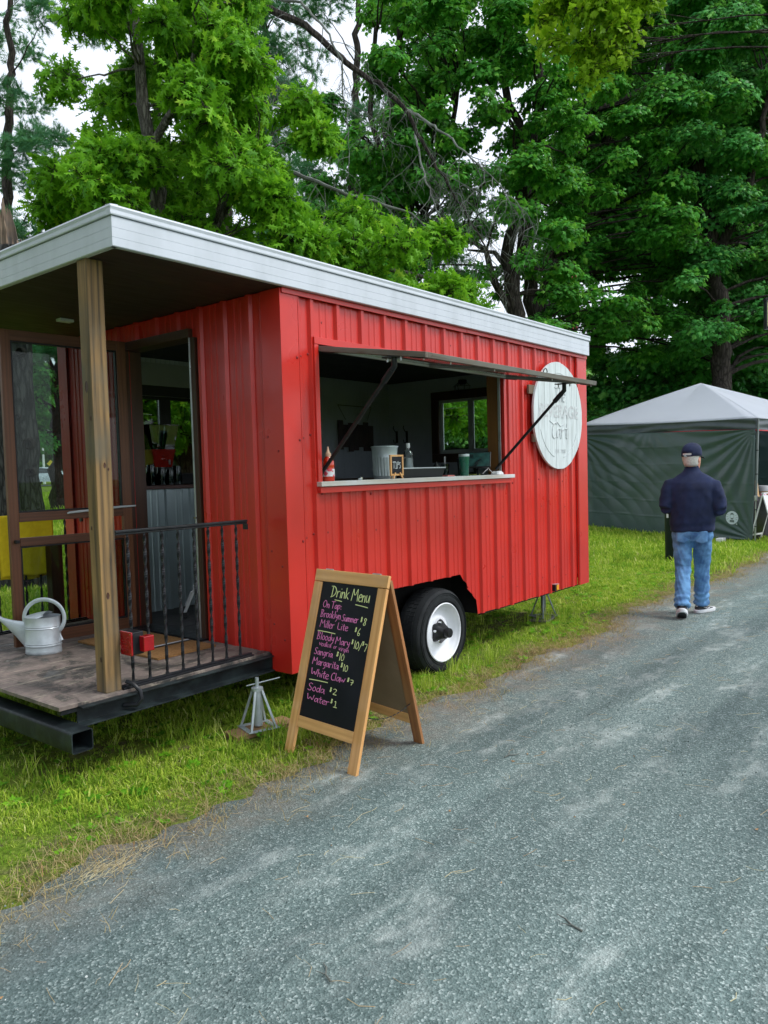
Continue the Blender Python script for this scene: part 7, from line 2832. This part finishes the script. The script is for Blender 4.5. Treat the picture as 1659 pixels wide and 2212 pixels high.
# ---- old torn trunk beside the porch
d0 = 11.5
q_ = random.Random(4)
tt = thing('torn_tree_trunk', 'old twisted grey tree trunk with torn open top beside the porch', 'tree trunk', (0, 0, 0))
path = [(60, 1200), (60, 1140), (57, 1080), (52, 1030), (54, 965), (50, 895), (45, 823), (43, 729), (36, 640), (34, 580), (32, 535)]
rads = [.34, .27, .215, .185, .20, .155, .145, .150, .175, .235, .215]
pts = [DP(x, y, d0) for x, y in path]
g = Vector((pts[0].x, pts[0].y, -.1))
tt.location = g
pts = [g] + pts
rads = [.42] + rads
P_, R_ = resample(pts, rads, .10)
mb = MB()
rings = []
for i, (p, r_) in enumerate(zip(P_, R_)):
    ring_ = []
    for k in range(28):
        a = 2 * math.pi * k / 28
        f = 1 + .10 * math.sin(a * 3 + p.z * 1.1) + .05 * math.sin(a * 7 - p.z * 2.4) + q_.uniform(-.03, .03)
        ring_.append(p - g + Vector((math.cos(a) * r_ * f, math.sin(a) * r_ * f, 0)))
    rings.append(ring_)
mb.loft(rings)
mb.build('trunk', MT['bark_grey'], tt, smooth=2)
# knots
for (x, y, r_) in ((62, 958, .075), (44, 760, .06), (66, 1020, .06), (40, 900, .04)):
    c = DP(x, y, d0 - .16) - g
    M_ = Matrix.Rotation(YAW, 4, 'Z')
    MB().lathe([(r_ * 1.25, .05), (r_ * 1.1, -.03), (r_ * .85, -.045), (r_ * .6, .0), (.001, .04)], 14, c, 'X', False, M_, 1, 1).build('knot', MT['bark_dark'], tt, smooth=True)
# splintered top: slabs of torn heartwood
top = P_[-1]
for k in range(16):
    a = 2 * math.pi * k / 16 + q_.uniform(-.1, .1)
    r_ = .17 + .05 * q_.random()
    hgt = q_.uniform(.35, .75) + .35 * (math.cos(a - YAW - 1.6) > 0)
    b = Vector((math.cos(a) * r_ * 1.08, math.sin(a) * r_ * 1.08, -.45))
    w2 = q_.uniform(.035, .065)
    tn = Vector((-math.sin(a), math.cos(a), 0))
    no_ = Vector((math.cos(a), math.sin(a), 0))
    rg = []
    for z, s_ in ((0, 1), (hgt * .5, .95), (hgt * .85, .7), (hgt + .1, .15)):
        lean = no_ * (-.10 * (z / 1.0)) + Vector((-.06 * z, .05 * z, 0))
        rg.append([top - g + b + lean + tn * w2 * s_ * p_ + no_ * .022 * s_ * q2 + Vector((0, 0, z)) for p_, q2 in ((-1, -1), (1, -1), (1, 1), (-1, 1))])
    MB().loft(rg).build('splinter', MT['torn'], tt)
tt2 = thing('grey_tree_trunk', 'straight pale grey tree trunk standing just left of the twisted trunk', 'tree trunk', (0, 0, 0))
pts = [DP(x, y, 12.6) for x, y in ((20, 1200), (18, 1050), (16, 850), (12, 700), (-10, 560), (-40, 400), (-70, 100), (-90, -80))]
g = Vector((pts[0].x, pts[0].y, -.1))
tt2.location = g
P_, R_ = resample([g] + pts, [.26, .19, .15, .14, .135, .13, .12, .09, .05], .3)
MB().tube([p - g for p in P_], R_, 16).build('trunk', MT['bark_grey'], tt2, smooth=True)

# ---- dying conifer with bare drooping boughs
dc = 11.6
dead = thing('dead_conifer', 'half dead conifer trunk behind the oak with long bare drooping boughs', 'tree', (0, 0, 0))
tp, tr = stem_path([(478, 900), (478, 500), (474, 100), (470, -160)], dc, [.20, .17, .13, .09])
g = Vector(tp[0])
dead.location = g
P_, R_ = resample([Vector(p) for p in tp], tr, .3)
MB().tube([p - g for p in P_], R_, 14).build('trunk', MT['bark_dark'], dead, smooth=True)
boughs = [([(472, -60), (545, -15), (600, 28), (660, 55), (705, 95), (760, 145), (830, 190), (872, 232), (893, 270), (935, 345), (985, 430), (1030, 500), (1060, 560)], .060, 10.2),
          ([(476, 250), (560, 330), (625, 370), (672, 388), (750, 420), (830, 442), (890, 462), (925, 492), (955, 540)], .042, 10.6),
          ([(560, -40), (600, 0), (650, 5), (690, 50), (712, 75), (735, 125), (742, 190), (750, 262), (755, 330)], .024, 10.3),
          ([(476, 60), (520, 60), (560, 110), (575, 170), (590, 250), (600, 300)], .022, 10.8),
          ([(872, 232), (920, 262), (975, 300), (1030, 350), (1080, 400), (1120, 470)], .022, 10.2),
          ([(893, 270), (905, 330), (930, 420), (960, 500), (985, 580)], .018, 10.1),
          ([(560, 180), (600, 192), (660, 215), (720, 225)], .016, 11),
          ([(478, 150), (430, 120), (380, 60), (340, 0), (310, -60)], .05, 11.3)]
tw = MB()
q_ = random.Random(12)


def droop(p, d, ln, r0, lvl):
    pts = [p]
    n = 5
    dd = Vector(d)
    for k in range(n):
        dd = (dd + Vector((q_.gauss(0, .22), q_.gauss(0, .22), -.16 - .06 * lvl + q_.gauss(0, .12)))).normalized()
        pts.append(pts[-1] + dd * ln / n)
    tw.tube([a - g for a in pts], [r0 * (1 - .75 * k / n) for k in range(n + 1)], 3, False)
    if lvl < 2:
        for k in range(1, n + 1):
            for _ in range(2 if lvl == 0 else 1):
                if q_.random() < (.85 if lvl == 0 else .55):
                    s_ = Vector((q_.gauss(0, 1), q_.gauss(0, 1), q_.gauss(-.1, .6))).normalized()
                    droop(pts[k], (dd * .6 + s_).normalized(), ln * q_.uniform(.3, .6), r0 * .55, lvl + 1)


for k, (px_, r0, dd_) in enumerate(boughs):
    n = len(px_)
    pts = [DP(x, y, dc + (dd_ - dc) * min(1, i / (n * .5))) for i, (x, y) in enumerate(px_)]
    P_, R_ = resample(pts, [r0 * (1 - .85 * i / (n - 1)) for i in range(n)], .12)
    P_ = wobble(P_, .012, q_)
    MB().tube([p - g for p in P_], R_, 7).build('bough', MT['twig'] if r0 < .05 else MT['bark_dark'], dead, smooth=True)
    m_ = len(P_)
    for i in range(int(m_ * .22), m_):
        fr_ = i / m_
        pr_ = .20 + .60 * fr_ ** 2 * (1 if k in (0, 1, 4, 5) else .5)
        if q_.random() < pr_:
            along = (P_[min(i + 1, m_ - 1)] - P_[i - 1]).normalized()
            s_ = Vector((q_.gauss(0, 1), q_.gauss(0, 1), q_.gauss(-.3, .5))).normalized()
            droop(P_[i], (along * .7 + s_ * .8).normalized(), q_.uniform(.3, 1.2), .0075, 0)
stuff(tw.build('twigs', MT['twig'], dead))
